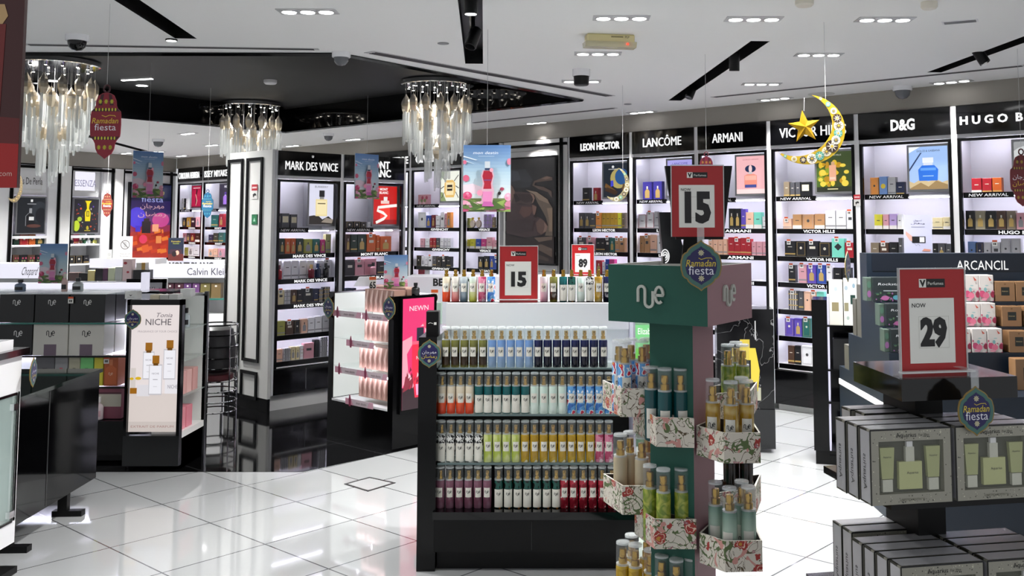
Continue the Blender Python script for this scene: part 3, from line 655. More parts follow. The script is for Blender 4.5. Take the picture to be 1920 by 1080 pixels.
# dark screen with a close-up of a face
X0, X1 = -3.40, -2.44
t = thing('video_screen', 'tall dark wall screen showing a close-up face in profile', 'screen', None, FW.w(X0, 0, 0), FW.a)
w = X1 - X0; m = MB(); m.box(0, .02, .3, w, .3, 2.515, PAINT); m.box(.1, -.004, 2.44, w, .02, 2.47, BLACK); m.box(w - .09, -.006, .3, w - .06, .02, 2.515, BLACK)
m.ribbon([(.06, 2.4), (w - .13, 2.4), (w - .13, 1.1), (.06, 1.1)], .02, .016, mat('#a9a9a6', .4), True); m.build('surround', t)
z0, z1, a0, a1 = 1.168, 2.335, FW.x(950, 400) - X0, FW.x(1045, 400) - X0
m = MB(); m.box(a0, -.02, z0, a1, .02, z1, BLACKH); so = m.build('screen_panel', t)
m = MB(); b = .02
SKIN = ['#2b2324', '#4a3836', '#5e463f', '#3c2d2c', '#74584e']
art(m, a0 + b, z0 + b, a1 - a0 - 2 * b, z1 - z0 - 2 * b, [('r', 0, 0, 1, 1, '#1c1b1d'), ('p', [(0, .97), (.1, .9), (.4, .9), (.55, .8), (.5, .72), (.2, .72), (0, .8)], '#27282c'), ('p', [(.05, .9), (.25, .88), (.3, .8), (.1, .78)], '#33353b'),
    ('p', [(0, .6), (.15, .58), (.3, .56), (.5, .555), (.58, .56), (.64, .54), (.63, .5), (.61, .47), (.6, .45), (.66, .44), (.75, .42), (.8, .4), (.86, .37), (.87, .34), (.84, .3), (.76, .27), (.68, .26), (.4, .24), (0, .28)], '#34282a'),
    ('p', [(0, .775), (.08, .76), (.14, .73), (.19, .685), (.5, .67), (.58, .65), (.6, .615), (.57, .57), (.5, .555), (.3, .57), (.12, .57), (0, .6)], '#3c3030'), ('p', [(0, .775), (.08, .76), (.14, .73), (.18, .68), (.14, .62), (.1, .57), (0, .6)], '#5e4a43'), ('p', [(.15, .66), (.22, .665), (.3, .6), (.2, .58)], '#1e181a'),
    ('p', [(.24, .665), (.5, .655), (.55, .63), (.52, .585), (.42, .575), (.3, .6)], '#2a2122'), ('p', [(.5, .67), (.58, .65), (.605, .615), (.57, .575), (.54, .57), (.57, .61), (.55, .635)], '#6a544b'), ('p', [(.53, .6), (.57, .615), (.55, .575)], '#1a1415'),
    ('p', [(.33, .54), (.55, .535), (.57, .5), (.5, .45), (.38, .43), (.28, .48)], '#47322f'), ('p', [(.55, .555), (.645, .535), (.63, .49), (.6, .45), (.57, .47), (.56, .52)], '#5c443d'), ('p', [(.6, .46), (.66, .45), (.64, .425), (.58, .44)], '#211819'),
    ('p', [(.72, .425), (.8, .4), (.87, .35), (.84, .3), (.74, .27), (.66, .3), (.63, .38)], '#4c3a35'), ('p', [(.8, .39), (.87, .35), (.84, .3), (.78, .29), (.81, .34)], '#655048'), ('p', [(0, .4), (.4, .42), (.6, .4), (.55, .3), (.2, .28), (0, .3)], '#2e2426'),
    ('p', [(.42, .7), (.65, .675), (.88, .59), (.97, .52), (.97, .26), (.82, .26), (.88, .36), (.84, .43), (.76, .5), (.66, .58), (.6, .65)], '#51463e'), ('p', [(.42, .7), (.65, .675), (.88, .6), (.9, .56), (.7, .6), (.6, .655)], '#6b5c50'), ('p', [(.86, .52), (.97, .52), (.97, .3), (.9, .3), (.9, .42)], '#6a5a4c'),
    ('p', [(.72, .8), (.85, .825), (.97, .81), (.97, .78), (.8, .775), (.62, .765), (.6, .74), (.8, .72), (.95, .68), (.97, .61), (.88, .67), (.7, .7), (.56, .74), (.6, .78)], '#453833'), ('p', [(.76, .8), (.86, .82), (.94, .805), (.84, .79)], '#5c4a42'),
    ('p', [(0, 0), (1, 0), (1, .25), (.68, .25), (.4, .23), (0, .27)], '#221b1b'), ('p', [(.6, .24), (.97, .255), (.97, .225), (.7, .2)], '#54463e'), ('p', [(.55, .16), (.97, .06), (.97, .14), (.75, .18)], '#4c3f38'), ('p', [(.3, .08), (.9, .02), (.9, .05), (.4, .13)], '#3a2f2b')], -.0204, .75)
m.build('picture', so)
# ---------------------------------------------------------------- free-standing pillar block with two bays
BZ = 2.251
m = MB(); m.box(0, 0, 0.115, .03, .72, BZ, PAINT); m.box(.03, .4, 0, 1.46, .72, BZ, PAINT); m.box(1.43, 0, 0, 1.46, .4, BZ, PAINT); m.box(.004, .004, 0, .03, .72, .115, BLACKM)
m.build('wall_pillar', loc=FM.w(0, 0), rz=FM.a, kind='structure')
FP = Fr(*FM.w(0, 0)[:2], FM.a - pi / 2)                 # the pillar's white side face (x runs away from its front edge to the left)
t = thing('pillar_panelling', 'black-framed panels on the white pillar side', 'wall panel', None, FM.w(0, 0), FM.a - pi / 2)
def yl(px, py): return FP.x(px, py)
def panel(pxs, py0, py1, nm='panel_moulding'):
    a, b = yl(pxs[0], py0), yl(pxs[1], py0); z1, z0 = FP.z(pxs[0], py0), FP.z(pxs[0], py1)
    m = MB(); e = .028
    m.box(a, -.012, z0, a + e, 0, z1, BLACK); m.box(b - e, -.012, z0, b, 0, z1, BLACK); m.box(a + e, -.012, z0, b - e, 0, z0 + e, BLACK); m.box(a + e, -.012, z1 - e, b - e, 0, z1, BLACK)
    m.build(nm, t)
panel((429, 457), 300, 683); panel((464, 494), 297, 677); panel((417, 445), 688, 737); panel((452, 483), 692, 744)
def plate(fr, px0, px1, py0, py1, items, base, name, label, cat, y=-.004, emit=0.0, parts=None, group=None):
    a, z1 = fr.pl(px0, py0, y); b, z0 = fr.pl(px1, py1, y); b = fr.x(px1, py0, y)
    m = MB(); w, h = b - a, z1 - z0
    m.box(-w / 2, 0, 0, w / 2, .003, h, mat(base, .4)); art(m, -w / 2, 0, w, h, items, -.0002, emit, .0005)
    return tag(m.build(name, None, fr.w((a + b) / 2, y, z0), fr.a), label, cat, group)
CCTV = [('r', 0, .58, 1, 1, '#b3202c'), ('r', .12, .72, .88, .84, '#e8c8c8'), ('p', [(.2, .3), (.6, .42), (.75, .32), (.4, .18)], '#26262a'), ('e', .7, .3, .12, .07, '#26262a'), ('r', .3, .12, .42, .26, '#26262a')]
plate(FP, 472, 483, 346, 373, CCTV, '#dcdcda', 'camera_notice', 'red and white camera notice on the white pillar', 'sign', y=-.004)
plate(FP, 472, 482.5, 402, 421, [('r', .1, .1, .9, .9, '#1f7a4c'), ('p', [(.3, .3), (.5, .7), (.7, .3)], '#a9d8bd')], '#14603a', 'green_notice', 'small green notice on the white pillar', 'sign', y=-.004)
plate(FW, 1600.5, 1613, 365, 386, CCTV, '#dcdcda', 'camera_notice', 'red and white camera notice between yellow and blue poster bays', 'sign', y=-.006)
PM = dict(ztop=2.246, zh=2.028, na=1.559, shelves=(1.343, 1.123, .905, .638, .413), base=.36, kick=.14)
NM, NB = 'cream bottle poster bay', 'red poster bay'
bay(FM, .055, .70, 'lit pillar bay with cream bottle poster and black base', [('MARK DES VINCE', .52, .42, .075, .84), ('U', .53, .82, .02, None)], shelf_text=('MARK DES VINCE', 3), poster=P_CREAM, ppos=(.52, .97, 1.585, 1.985), st_w=.42, hbold=0, **PM)
bay(FM, .74, 1.43, 'lit pillar bay with red poster, right of the cream bottle bay', [('MONT', .56, .63, .07, .36), ('BLANC', .56, .27, .07, .4)], shelf_text=('MONT BLANC', 3), poster=P_RED, ppos=(.52, .97, 1.585, 1.985), st_w=.36, **PM)
Z2 = dict(na=1.559, a=1.343, b=1.123, c=.905, d=.638, e=.413)
def mrow(sh, spec, b, s): row(FM, Z2[sh] + .001, .092 if sh == 'b' else YF, spec, s + ' of ' + b, 'perfume boxes, ' + b)
mrow('na', '516 527 400 g4;528 543 400 g4;545 558 402 g4', NM, TOPS)
mrow('a', '516 525 447 x3;525 534 447 E3;535 545 447 o3;546 555 447 o3;556 569 447 E3;570 586 448 G3;587 600 448 T3;601 610 449 P3;611 621 439 j1', NM, S1)
mrow('b', '515 529 489 w1;532 546 489 w1;547 560 488 w1;562 575 488 w1;576 590 488 w1;594 606 488 w1;607 622 487 w0*', NM, S2)
mrow('c', '512 520 544 g7;521 533 544 c0*;534 545 543 w7;546 557 543 x3;558 567 543 k1;569 587 541 k0*;589 597 541 n1;598 606 541 n7;607 619 538 k7', NM, S3)
mrow('d', '512 519 602 c1;520 535 602 G1;536 551 602 x0*;552 563 600 k2;565 577 598 q3;578 590 595 w1;591 604 593 w1;605 618 591 s1', NM, S4)
mrow('e', '509 517 657 k3;518 530 655 q1;532 545 653 s7;546 554 650 c3;555 562 650 c3;563 569 648 w9;570 589 643 p0;590 599 637 k8;601 615 632 s7', NM, S5)
for px, c, tp, cap in ((523, 'r', 497, '#6a3040'), (584, 'R', 496, '#c9a86a'), (596, 'n', 494, '#2a3c66'), (611, 'k', 493, '#1a1a1c')):
    flacon(FM, Z2['b'] + .001, .045, px, tp, c, '%s scent bottle before the white boxes, cream bottle bay' % CN[c], .055, cap, 'tester bottles')
mrow('na', '649 662 415 k2;663 676 415 k2;677 687 416 k2;689 695 416 s1', NB, TOPS)
mrow('a', '649 657 439 x3;658 670 439 E1;671 687 439 E3;688 705 439 o0*;706 712 441 o1;713 734 443 o3', NB, S1)
mrow('b', '648 665 487 k0;666 683 486 p0*;684 706 485 p0;708 724 490 k1', NB, S2)
mrow('c', '648 658 540 n1;659 668 540 n1;708 720 534 r1', NB, S3)
flacon(FM, Z2['b'] + .001, .045, 700, 492, 'p', 'pink scent bottle with dark cap, red poster bay', .055, '#1a1a1c', 'tester bottles')
# ---------------------------------------------------------------- white panelled wall at the far left
def alcove(pxa, pxb, label, lett, lcol, poster, zs, lit):
    a, b = FL.x(pxa, 380), FL.x(pxb, 380); w = b - a
    t = thing('wall_alcove', label, 'display shelf', 'white wall alcoves', FL.w(a, 0, 0), FL.a)
    m = MB(); m.box(0, .3, .3, w, .34, 2.45, WHITE); m.box(-.02, 0, .3, 0, .3, 2.45, WHITE); m.box(w, 0, .3, w + .02, .3, 2.45, WHITE)
    m.box(0, .05, 2.02, w, .3, 2.45, WHITE); m.ribbon([(.08, 2.1), (w - .08, 2.1), (w - .08, 2.4), (.08, 2.4)], .02, .045, PAINT, True); m.box(0, .02, .3, w, .3, .8, WHITE); m.box(0, 0, 1.4, w, .3, 1.44, WHITE); m.build('carcass', t)
    if lit: MB().box(.09, .043, 2.11, w - .09, .048, 2.39, mat('#f0eefc', .4, 0, .9)).build('lit_header', t)
    m = MB(); m.text(lett, w / 2, 2.22, .1, mat(lcol, .4), .03, w=w * .7, bold=.0); m.build('lettering', t)
    p = MB(); p.box(.03, -.01, 1.46, w - .03, .05, 2.0, ALU); po = p.build('poster_box', t)
    q = MB(); q.flat([(.05, 1.48), (w - .05, 1.48), (w - .05, 1.98), (.05, 1.98)], -.0104, mat(poster[0], .3, 0, .8)); art(q, .05, 1.48, w - .1, .5, poster[1], -.0106, .9); q.build('poster_print', po)
    for z in zs:
        m = MB(); m.box(0, .01, z - .025, w, .3, z, WHITEG); m.build('shelf', t)
        if True: MB().box(.04, .06, z + .28, w - .04, .08, z + .29, LED).build('light_strip', t)  # strip added to brighten the alcove walls
    return t
P_DARK = ('#23262b', [('e', .8, .6, .3, .3, '#30343a'), ('e', .85, .5, .2, .22, '#1d1f24'), ('p', [(.3, .22), (.62, .22), (.62, .46), (.54, .54), (.38, .54), (.3, .46)], '#17181b'), ('r', .42, .36, .6, .46, '#d6d6d6'), ('r', .42, .56, .52, .7, '#8e9094'), ('e', .6, .2, .26, .05, '#5a3a34'), ('r', .46, .88, .54, .95, '#e4e4e4'), ('r', .34, .81, .66, .835, '#8b8d92'), ('s', [(.3, .2), (.3, .48), (.4, .56)], .015, '#9a9ca0')])
P_YBOT = ('#2a2a2e', blobs(30, .05, .95, .05, .95, ['#c8502a', '#6a4ab0', '#8a3a2a', '#d9d0b0', '#4a4a50'], (.015, .04), 9) + [('e', .08, .2, .13, .16, '#b9d030'), ('e', .2, .4, .09, .07, '#a9c43a'), ('p', [(.42, .34), (.62, .34), (.64, .6), (.56, .72), (.58, .86), (.66, .95), (.4, .95), (.46, .86), (.48, .72), (.4, .6)], '#e8d414'), ('r', .46, .48, .58, .64, '#4a3c10'), ('r', .48, .5, .56, .62, '#c9b82a'), ('e', .52, .14, .05, .06, '#b9a72a'), ('r', .4, .05, .64, .07, '#c9b82a')])
NI, NE = 'dark poster alcove', 'yellow bottle poster alcove'
ZL = (FL.z(80, 459), FL.z(80, 497))
alcove(26, 90, 'white wall alcove with dark bottle poster, far left', 'Iris De Perla', '#2a2a2c', P_DARK, ZL, False)
alcove(133, 190, 'brightly lit white alcove with yellow bottle poster', 'ESSENZA', '#b9b6dc', P_YBOT, ZL, True)
row(FL, ZL[0] + .001, .03, '26 37 440 E0;38 54 439 r2;55 67 439 o2;68 83 442 E3', 'upper shelf of ' + NI, 'perfume boxes, ' + NI, dep=.1)
row(FL, ZL[1] + .001, .03, '24 36 478 x9;37 51 478 k9;52 66 478 x9;67 78 478 k9', 'lower shelf of ' + NI, 'perfume boxes, ' + NI, dep=.1)
row(FL, ZL[0] + .001, .12, '131 138 438 x1;139 149 439 R1;150 160 439 e1;168 184 438 E1', 'upper shelf of ' + NE, 'perfume boxes, ' + NE, dep=.06)
row(FL, ZL[1] + .001, .03, '129 141 479 k2;142 155 479 k2;157 167 479 k1', 'lower shelf of ' + NE, 'perfume boxes, ' + NE, dep=.08)
for px, c in ((134, 'k'), (151, 'x'), (158, 'e'), (166, 'w'), (178, 'G')): flacon(FL, ZL[0] + .001, .06, px, 446, c, '%s bottle with pale cap in yellow bottle poster alcove' % CN[c], .058, '#e4e0d8', 'alcove bottles')
t = thing('wall_panelling', 'white panelled wall with black strips, far left', 'wall panel', None, FL.w(0, 0, 0), FL.a)
m = MB()
for px in (20, 109, 131, 209.5, 229, 319.5):
    x = FL.x(px, 380); m.box(x - .022, -.02, .3, x + .022, .0, 2.46, BLACK)
x0, x1 = FL.x(-40, 310), XC; m.box(x0, -.03, 2.40, x1, -.02, 2.44, BLACK); m.build('black_strip', t)
m = MB()
for a, b in ((111, 129), (211.5, 227)):
    x, y = FL.x(a, 380), FL.x(b, 380); m.box(x, -.04, .3, y, .3, 2.46, PAINT)
for a, b in ((229, 327), (190, 211.5), (92, 109), (20, 26), (-60, 20)):
    x, y = FL.x(a, 380), FL.x(b, 380); m.box(x, .0, .3, min(y, XC), .3, 2.46, WHITE)
m.build('pilaster', t)
# big backlit festival poster
a, b = FL.x(238, 400), FL.x(318, 400); z1, z0 = FL.z(238, 341), FL.z(238, 489)
w, h = b - a, z1 - z0
t = thing('festival_lightbox', 'tall backlit festival poster in orange and violet, far left wall', 'poster', None, FL.w(a, 0, z0), FL.a)
MB().box(0, -.05, 0, w, -.002, h, BLACK).build('frame', t)
PK = ['#c23a14', '#d85a18', '#8e1f12', '#e07a2a', '#a32a1c']
R = random.Random(5)
it = [('r', 0, .78, 1, 1, '#10193a'), ('r', 0, .6, 1, .78, '#2a1f55'), ('r', 0, .45, 1, .6, '#5a2a66'), ('r', 0, .34, 1, .45, '#8e2c48'), ('r', 0, 0, 1, .34, '#b0301a'), ('e', .15, .55, .22, .14, '#4a3ad0'), ('e', .75, .52, .22, .1, '#c0458a')]
it += [('p', [(x, z), (x + .16, z + .02), (x + .14, z + .07), (x - .02, z + .05)], R.choice(PK)) for x, z in [(R.uniform(0, .85), R.uniform(.02, .34)) for _ in range(26)]]
it += [('r', .26, .34, .48, .5, '#1c1214'), ('r', .3, .5, .44, .54, '#2a1a18'), ('r', .52, .36, .68, .46, '#e8a07a'), ('e', .3, .26, .1, .06, '#d8365a'), ('r', .62, .2, .76, .3, '#e08a4a'), ('r', .1, .36, .22, .44, '#3a2ab8')]
it += [('t', 'Ramadan', .45, .9, .07, '#cdb66a', .7, 0, .2), ('t', 'fiesta', .5, .8, .075, '#9fa6e0', .55), ('t', '\ufee5\ufe8e\ufe9f\ufeae\ufeec\ufee3', .5, .71, .06, '#c9a0a8', .6), ('t', '\ufee5\ufe8e\ufec0\ufee3\ufead', .5, .6, .06, '#d0a0a0', .7)]
m = MB(); m.flat([(.03, .03), (w - .03, .03), (w - .03, h - .03), (.03, h - .03)], -.0504, mat('#10193a', .3, 0, .8)); art(m, .03, .03, w - .06, h - .06, it, -.0508, .8); m.build('poster_print', t)
# ================================================================ festival badges, price signs
def badge_outline(h, k=1.0, n=0):
    half = [(0, .5), (.05, .455), (.13, .41), (.2, .37), (.255, .32), (.28, .27), (.33, .245), (.37, .2), (.385, .14), (.4, .09), (.405, .03)]
    r = half + [(x, -z) for x, z in half[::-1]]
    return [(x * h * k, z * h * k) for x, z in r] + [(-x * h * k, z * h * k) for x, z in r[::-1][1:-1]]
def badge(loc, rz, h, arabic, label, hang=None, hd=.03):
    t = thing('festival_badge', label, 'sign', 'festival badges', loc, rz)
    m = MB(); m.py(badge_outline(h), -.002, .002, mat('#8a7236', .4)); m.flat(badge_outline(h, .94), -.0026, mat('#3f6a62', .4)); m.flat(badge_outline(h, .76), -.0032, mat('#1a1250', .4))
    m.build('plaque', t)
    m = MB(); y = -.0038; g = mat('#c9b23c', .4); wv = mat('#dcdce6', .4)
    for s in (1, -1):
        for k in range(8):
            a = pi / 4 * k; m.flat([(.045 * h * cos(a - .3), s * .25 * h + .045 * h * sin(a - .3)), (.065 * h * cos(a), s * .25 * h + .065 * h * sin(a)), (.045 * h * cos(a + .3), s * .25 * h + .045 * h * sin(a + .3)), (0, s * .25 * h)], y, mat('#c9c3a0', .4))
    if arabic:
        m.text('\ufee5\ufe8e\ufe9f\ufeae\ufeec\ufee3', 0, .06 * h, .1 * h, wv, y, w=.5 * h); m.text('\ufee5\ufe8e\ufec0\ufee3\ufead', 0, -.09 * h, .11 * h, g, y, w=.54 * h, bold=.01)
    else:
        m.text('Ramadan', 0, .05 * h, .13 * h, g, y, w=.58 * h, shear=.18, bold=.012); m.ribbon([(-.05 * h, .15 * h), (0, .12 * h), (.1 * h, .15 * h), (.2 * h, .15 * h), (.22 * h, .12 * h)], .014 * h, y, g)
        m.text('fiesta', 0, -.09 * h, .17 * h, wv, y - .0003, w=.5 * h)
    m.build('lettering', t)
    if hang: m = MB(); m.box(-.012, 0, .45 * h, .012, .001, .45 * h + hang, mat('#d9dede', .08, 0, 0, .3)); m.box(-.012, 0, .45 * h + hang - .001, .012, hd, .45 * h + hang, mat('#d9dede', .08, 0, 0, .3)); m.build('clear_tab', t)
    return t
def price_sign(loc, rz, w, h, num, label, base=True, dh=.24, dw=.4):
    t = thing('price_sign', label, 'price sign', 'red framed price signs', loc, rz)
    RED = mat('#a51519', .3)
    m = MB(); m.box(-w / 2, -.003, .0, w / 2, .003, h, RED); m.build('red_frame', t)
    m = MB(); m.box(-w * .36, -.0042, h * .13, w * .33, -.003, h * .73, PAPER)
    m.ribbon([(-w * .22, h * .27), (w * .24, h * .27), (w * .24, h * .56), (-w * .22, h * .56)], .0012, -.0045, mat('#b9b9b0', .5), True)
    p = m.build('paper_insert', t)
    m = MB()
    for q in (-.006, 0, .006): m.text(num, (.005 + q) * w, h * .42, h * dh, INK, -.0048 - .0002 * q, w=w * dw, bold=.05)
    m.text('NOW', -w * .32, h * .665, h * .038, INK, -.0048, al='l', bold=.01); m.build('lettering', p)
    m = MB(); m.flat([(-w * .2, h * .83), (-w * .09, h * .83), (-w * .09, h * .91), (-w * .2, h * .91)], -.0036, PAPER); m.flat([(-w * .09, h * .83), (w * .2, h * .83), (w * .2, h * .91), (-w * .09, h * .91)], -.0036, INK)
    m.text('V', -w * .145, h * .87, h * .055, INK, -.004, bold=.06); m.text('Perfumes', w * .055, h * .868, h * .03, PAPER, -.004, w=w * .24); m.build('logo', t)
    m = MB(); EDGE = mat('#dfe4e4', .08, 0, 0, .6, .8)
    for x in (-w / 2 - .003, w / 2): m.box(x, -.0075, 0, x + .003, .0035, h + .004, EDGE)
    m.box(-w / 2, -.0075, h, w / 2, .0035, h + .004, EDGE)
    if base: m.box(-w / 2 - .012, -.03, h * .05, w / 2 + .012, -.0076, h * .065, mat('#e4e8e8', .1, 0, 0, .7)); m.box(-w / 2, -.02, -.0, w / 2, .045, .004, CLEAR)
    m.build('acrylic_holder', t)
    return t
# ================================================================ mist bottles
def bottle_parts(R, hb, hc, label=True, wide=1.0, g=1.0):
    """meshes: label, spray head, clear cap (body is made per colour)"""
    lb = MB(); n = 8; z0, z1 = hb * (.04 if label == 'tall' else .06 if label == 'low' else .40), hb * (.68 if label == 'tall' else .64 if label == 'low' else .74); a0 = radians(64 if label == 'tall' else 40) * wide; r = R + .0006
    v = []
    for k in range(n + 1):
        a = -a0 + 2 * a0 * k / n; v += [(r * sin(a), -r * cos(a), z0), (r * sin(a), -r * cos(a), z1)]
    lb.add(v, [(2 * k, 2 * k + 2, 2 * k + 3, 2 * k + 1) for k in range(n)], mat('#dedcd2', .4), True)
    q = MB(); q.nue(0, z0 + (z1 - z0) * (.55 if label != 'tall' else .74), R * .62, INK, 0, .15)
    lb.add([((r + .0004) * sin(a / r), -(r + .0004) * cos(a / r), c) for a, b, c in q.v], q.f, INK)
    sp = MB(); sp.lathe([(R * .5 * g, hb + .001), (R * .5 * g, hb + hc * .30), (R * .3 * g, hb + hc * .31), (R * .3 * g, hb + hc * .36), (R * .42 * g, hb + hc * .37), (R * .42 * g, hb + hc * .66), (R * .36 * g, hb + hc * .69)], GOLD, 14)
    sp.box(-.003, -R * .44, hb + hc * .56, .003, -R * .38, hb + hc * .64, mat('#3a2c18', .4))
    cp = MB(); rc = R * .97
    cp.lathe([(rc, hb + .002), (rc, hb + hc - .003), (rc * .93, hb + hc), (.0, hb + hc)], CLEAR, 18); cp.lathe([(rc * 1.004, hb + hc - .008), (rc * 1.004, hb + hc - .002)], mat('#f2f6f6', .05, 0, 0, .35, .8), 18); cp.lathe([(rc * 1.0, hb + hc - .006), (rc * .96, hb + hc + .0006), (rc * .8, hb + hc + .0008)], mat('#dfe6e6', .06, 0, 0, .22, .8), 18)
    cp.lathe([(R * .97, hb - .001), (R * .97, hb + .005)], mat('#dfe6e6', .06, 0, 0, .5, .8), 18)
    return lb.mesh('label'), sp.mesh('spray_head'), cp.mesh('cap')
def body_mesh(R, hb, m): return MB().lathe([(R * .9, 0), (R, .003), (R, hb - .006), (R * .93, hb - .001), (R * .45, hb)], m, 20).mesh('mist_bottle')
FANCY = dict(
    olive=('olive and brown', gradz('olive_brown', [(0, '#6a6a2a'), (.12, '#3c2a18'), (.5, '#241a12'), (.62, '#5a5a2c'), (1, '#77783a')], 0, .125, .12), 1),
    sky=('clear sky blue', gradz('sky_clear', [(0, '#8fa9c4'), (.5, '#7d9cc6'), (1, '#6f97cf')], 0, .125, .08), 1),
    navy=('dark navy', gradz('navy_deep', [(0, '#0a0c18'), (.6, '#0c1030'), (1, '#131c4e')], 0, .125, .12), 1),
    coral=('cream and coral', gradz('coral_cream', [(0, '#d03a1c'), (.38, '#e0552c'), (.5, '#dcae90'), (.62, '#d8cbb4'), (1, '#d9cfba')], 0, .13, .2), 1),
    teal=('teal white-labelled', gradz('teal_deep', [(0, '#0c4a4c'), (1, '#11595c')], 0, .13, .2), 'tall'),
    mint=('mint and white', pattern('mint_leaf', [(0, '#a9d6c6'), (.52, '#dbe8e0')], 18, 'noise', .15, (1, 1, .5), 1, False), 1),
    floral=('blue blossom print', pattern('blue_flower', [(0, '#2a62b0'), (.42, '#5f9fd8'), (.55, '#e8eef4'), (.62, '#c62a48'), (.72, '#e8a03a')], 34, 'noise', .15, (1, 1, 1), 1), 1),
    zebra=('black and white patterned', pattern('black_white_print', [(0, '#16161a'), (.5, '#d9d9d6')], 75, 'noise', .25, (1, 1, 1.2), 2), 'tall'),
    lime=('lime green leaf', pattern('lime_leaf', [(0, '#7d8f2a'), (.45, '#a9b84a'), (.6, '#cfd695')], 30, 'noise', .12, (1, 1, .6), 1, False), 1),
    amber=('amber yellow', pattern('amber_petal', [(0, '#a8861c'), (.5, '#b9992c'), (.66, '#e6dcc0')], 26, 'noise', .12, (1, 1, 1), .5), 1),
    rose=('rose pink blossom', pattern('rose_petal', [(0, '#a83a5e'), (.46, '#cf7d98'), (.6, '#ecd3da')], 34, 'noise', .12, (1, 1, 1), 1), 1),
    plum=('dusky plum', pattern('plum_haze', [(0, '#54303e'), (.5, '#75495a'), (.68, '#8f6a7c')], 30, 'noise', .12, (1, 1, .6), 1, False), 1),
    jungle=('dark green and orange', pattern('jungle_print', [(0, '#0e1c18'), (.46, '#174a42'), (.58, '#0c1210'), (.66, '#a8681c')], 28, 'noise', .15, (1, 1, .7), 1), 'tall'),
    red=('red with white petals', pattern('red_petal', [(0, '#7c1826'), (.5, '#a32a3a'), (.66, '#ead2d2')], 40, 'noise', .12, (1, 1, 1), .5), 1),
    tealow=('teal', gradz('teal_deep2', [(0, '#0a3c40'), (1, '#0d484c')], 0, .13, .2), 'low'),
    sunset=('cream fading to rust', gradz('rust_fade', [(0, '#a03a20'), (.3, '#c2683f'), (.6, '#bda98a'), (1, '#b3a68a')], 0, .13, .2), 0),
    leaf=('green leaf print', pattern('green_leaf', [(0, '#3c5220'), (.44, '#6f862c'), (.58, '#a9ad4a')], 30, 'noise', .1, (1, 1, .8), 2, False, 1.0), 0),
    gold=('golden amber', pattern('golden_oil', [(0, '#7c5c14'), (.5, '#a8842a'), (.7, '#d6c48a')], 22, 'noise', .08, (1, 1, 1), .5, False), 1),
    dark=('dark brown', pattern('dark_amber', [(0, '#120c08'), (.55, '#2c1a0c'), (.7, '#6a4414')], 22, 'noise', .1, (1, 1, 1), .5), 0),
    pale=('pale mint green', gradz('pale_mint', [(0, '#b9c9ba'), (.6, '#a9c0b0'), (1, '#3f6f62')], 0, .2, .25), 'low'),
    slate=('clear grey blue', gradz('slate_clear', [(0, '#4f6270'), (.6, '#8796a0'), (1, '#b3bcc0')], 0, .125, .08), 1),
    pinkc=('clear pink', gradz('pink_clear', [(0, '#d9a3b8'), (.5, '#e2c3d0'), (1, '#d9d3d6')], 0, .125, .08), 1),
    lemon=('pale lemon', gradz('lemon_clear', [(0, '#b9bc3c'), (.5, '#c4cc9a'), (1, '#c3d2d0')], 0, .125, .08), 1),
    coralc=('clear with coral base', gradz('coral_clear', [(0, '#cf5c5c'), (.45, '#dba09a'), (.6, '#d8cfc8'), (1, '#d3d0c8')], 0, .125, .1), 1))
PARTS = {}
def bottle(key, loc, rz, R, hb, hc, label, group, size):
    nm, m, lab = FANCY[key]
    k = (size, lab)
    if k not in PARTS: PARTS[k] = bottle_parts(R, hb, hc, lab or 1, 1.0, 1.25 if size == 'stand' else 1.05)
    kb = (size, key, 'b')
    if kb not in PARTS: PARTS[kb] = body_mesh(R, hb, m)
    o = tag(link('mist_bottle', PARTS[kb], None, loc, rz), label, 'bottle', group)
    lb, sp, cp = PARTS[k]
    if lab: link('label', lb, o)
    link('spray_head', sp, o)
    if size != 'top': link('cap', cp, o)
    return o
# ================================================================ white gondola of mist bottles
GY = 4.66
def gx(px, py, Y=GY): return V(px, py, Y)[0]
def gz(py, Y=GY): return V(980, py, Y)[2]
xl, xr = gx(820, 800), gx(1168, 800) + .05
zd = gz(957); ZT = 1.205
t = thing('display_gondola', 'black gondola with white back holding rows of mist bottles', 'display stand', None, ((xl + xr) / 2, GY, 0))
ox = (xl + xr) / 2; W2 = (xr - xl) / 2
SH = [gz(689, GY + .03), gz(776, GY + .03), gz(867, GY + .03)]
m = MB(); m.box(-W2, .34, SH[0] - .02, W2, .39, ZT, WHITEG); m.box(-W2, .3, ZT - .13, W2, .5, ZT, WHITEG); m.build('white_back', t)
m = MB(); m.box(-W2, .35, zd, W2, .4, SH[0] - .02, BLACKM); m.build('dark_back', t)
m = MB(); m.box(-W2 - .01, -.02, .09, W2 + .02, .62, zd - .035, mat('#070708', .4, 0, 0, 1, .2)); b = m.build('base_cabinet', t)
m = MB(); xs = gx(997, 1000) - ox; m.box(xs - .0015, -.0215, .1, xs + .0015, -.02, zd - .045, BLACKH); m.build('door_gap', b)
m = MB(); m.box(-W2 - .015, -.03, zd - .035, W2 + .025, .62, zd, BLACKH); m.build('ledge', t)
MB().box(-W2, .03, 0, W2, .58, .09, BLACKM).build('plinth', t)
m = MB(); m.box(-W2 - .09, -.01, .0, -W2 - .004, .5, gz(632), BLACK); m.box(-W2 - .1, .5, .3, -W2 - .004, .62, gz(632), BLACK); m.build('end_panel', t)
m = MB(); m.box(W2 + .002, .02, zd, W2 + .012, .5, ZT, mat('#d9d6ea', .3, 0, 0, .8)); m.build('side_glass', t)
for z in SH:
    m = MB(); m.box(-W2, .02, z - .008, W2, .35, z, GLASS); so = m.build('glass_shelf', t); MB().box(-W2, .016, z - .008, W2, .02, z, mat('#5d6f70', .1)).build('front_edge', so)
R1, HB1, HC1 = .0206, .128, .062
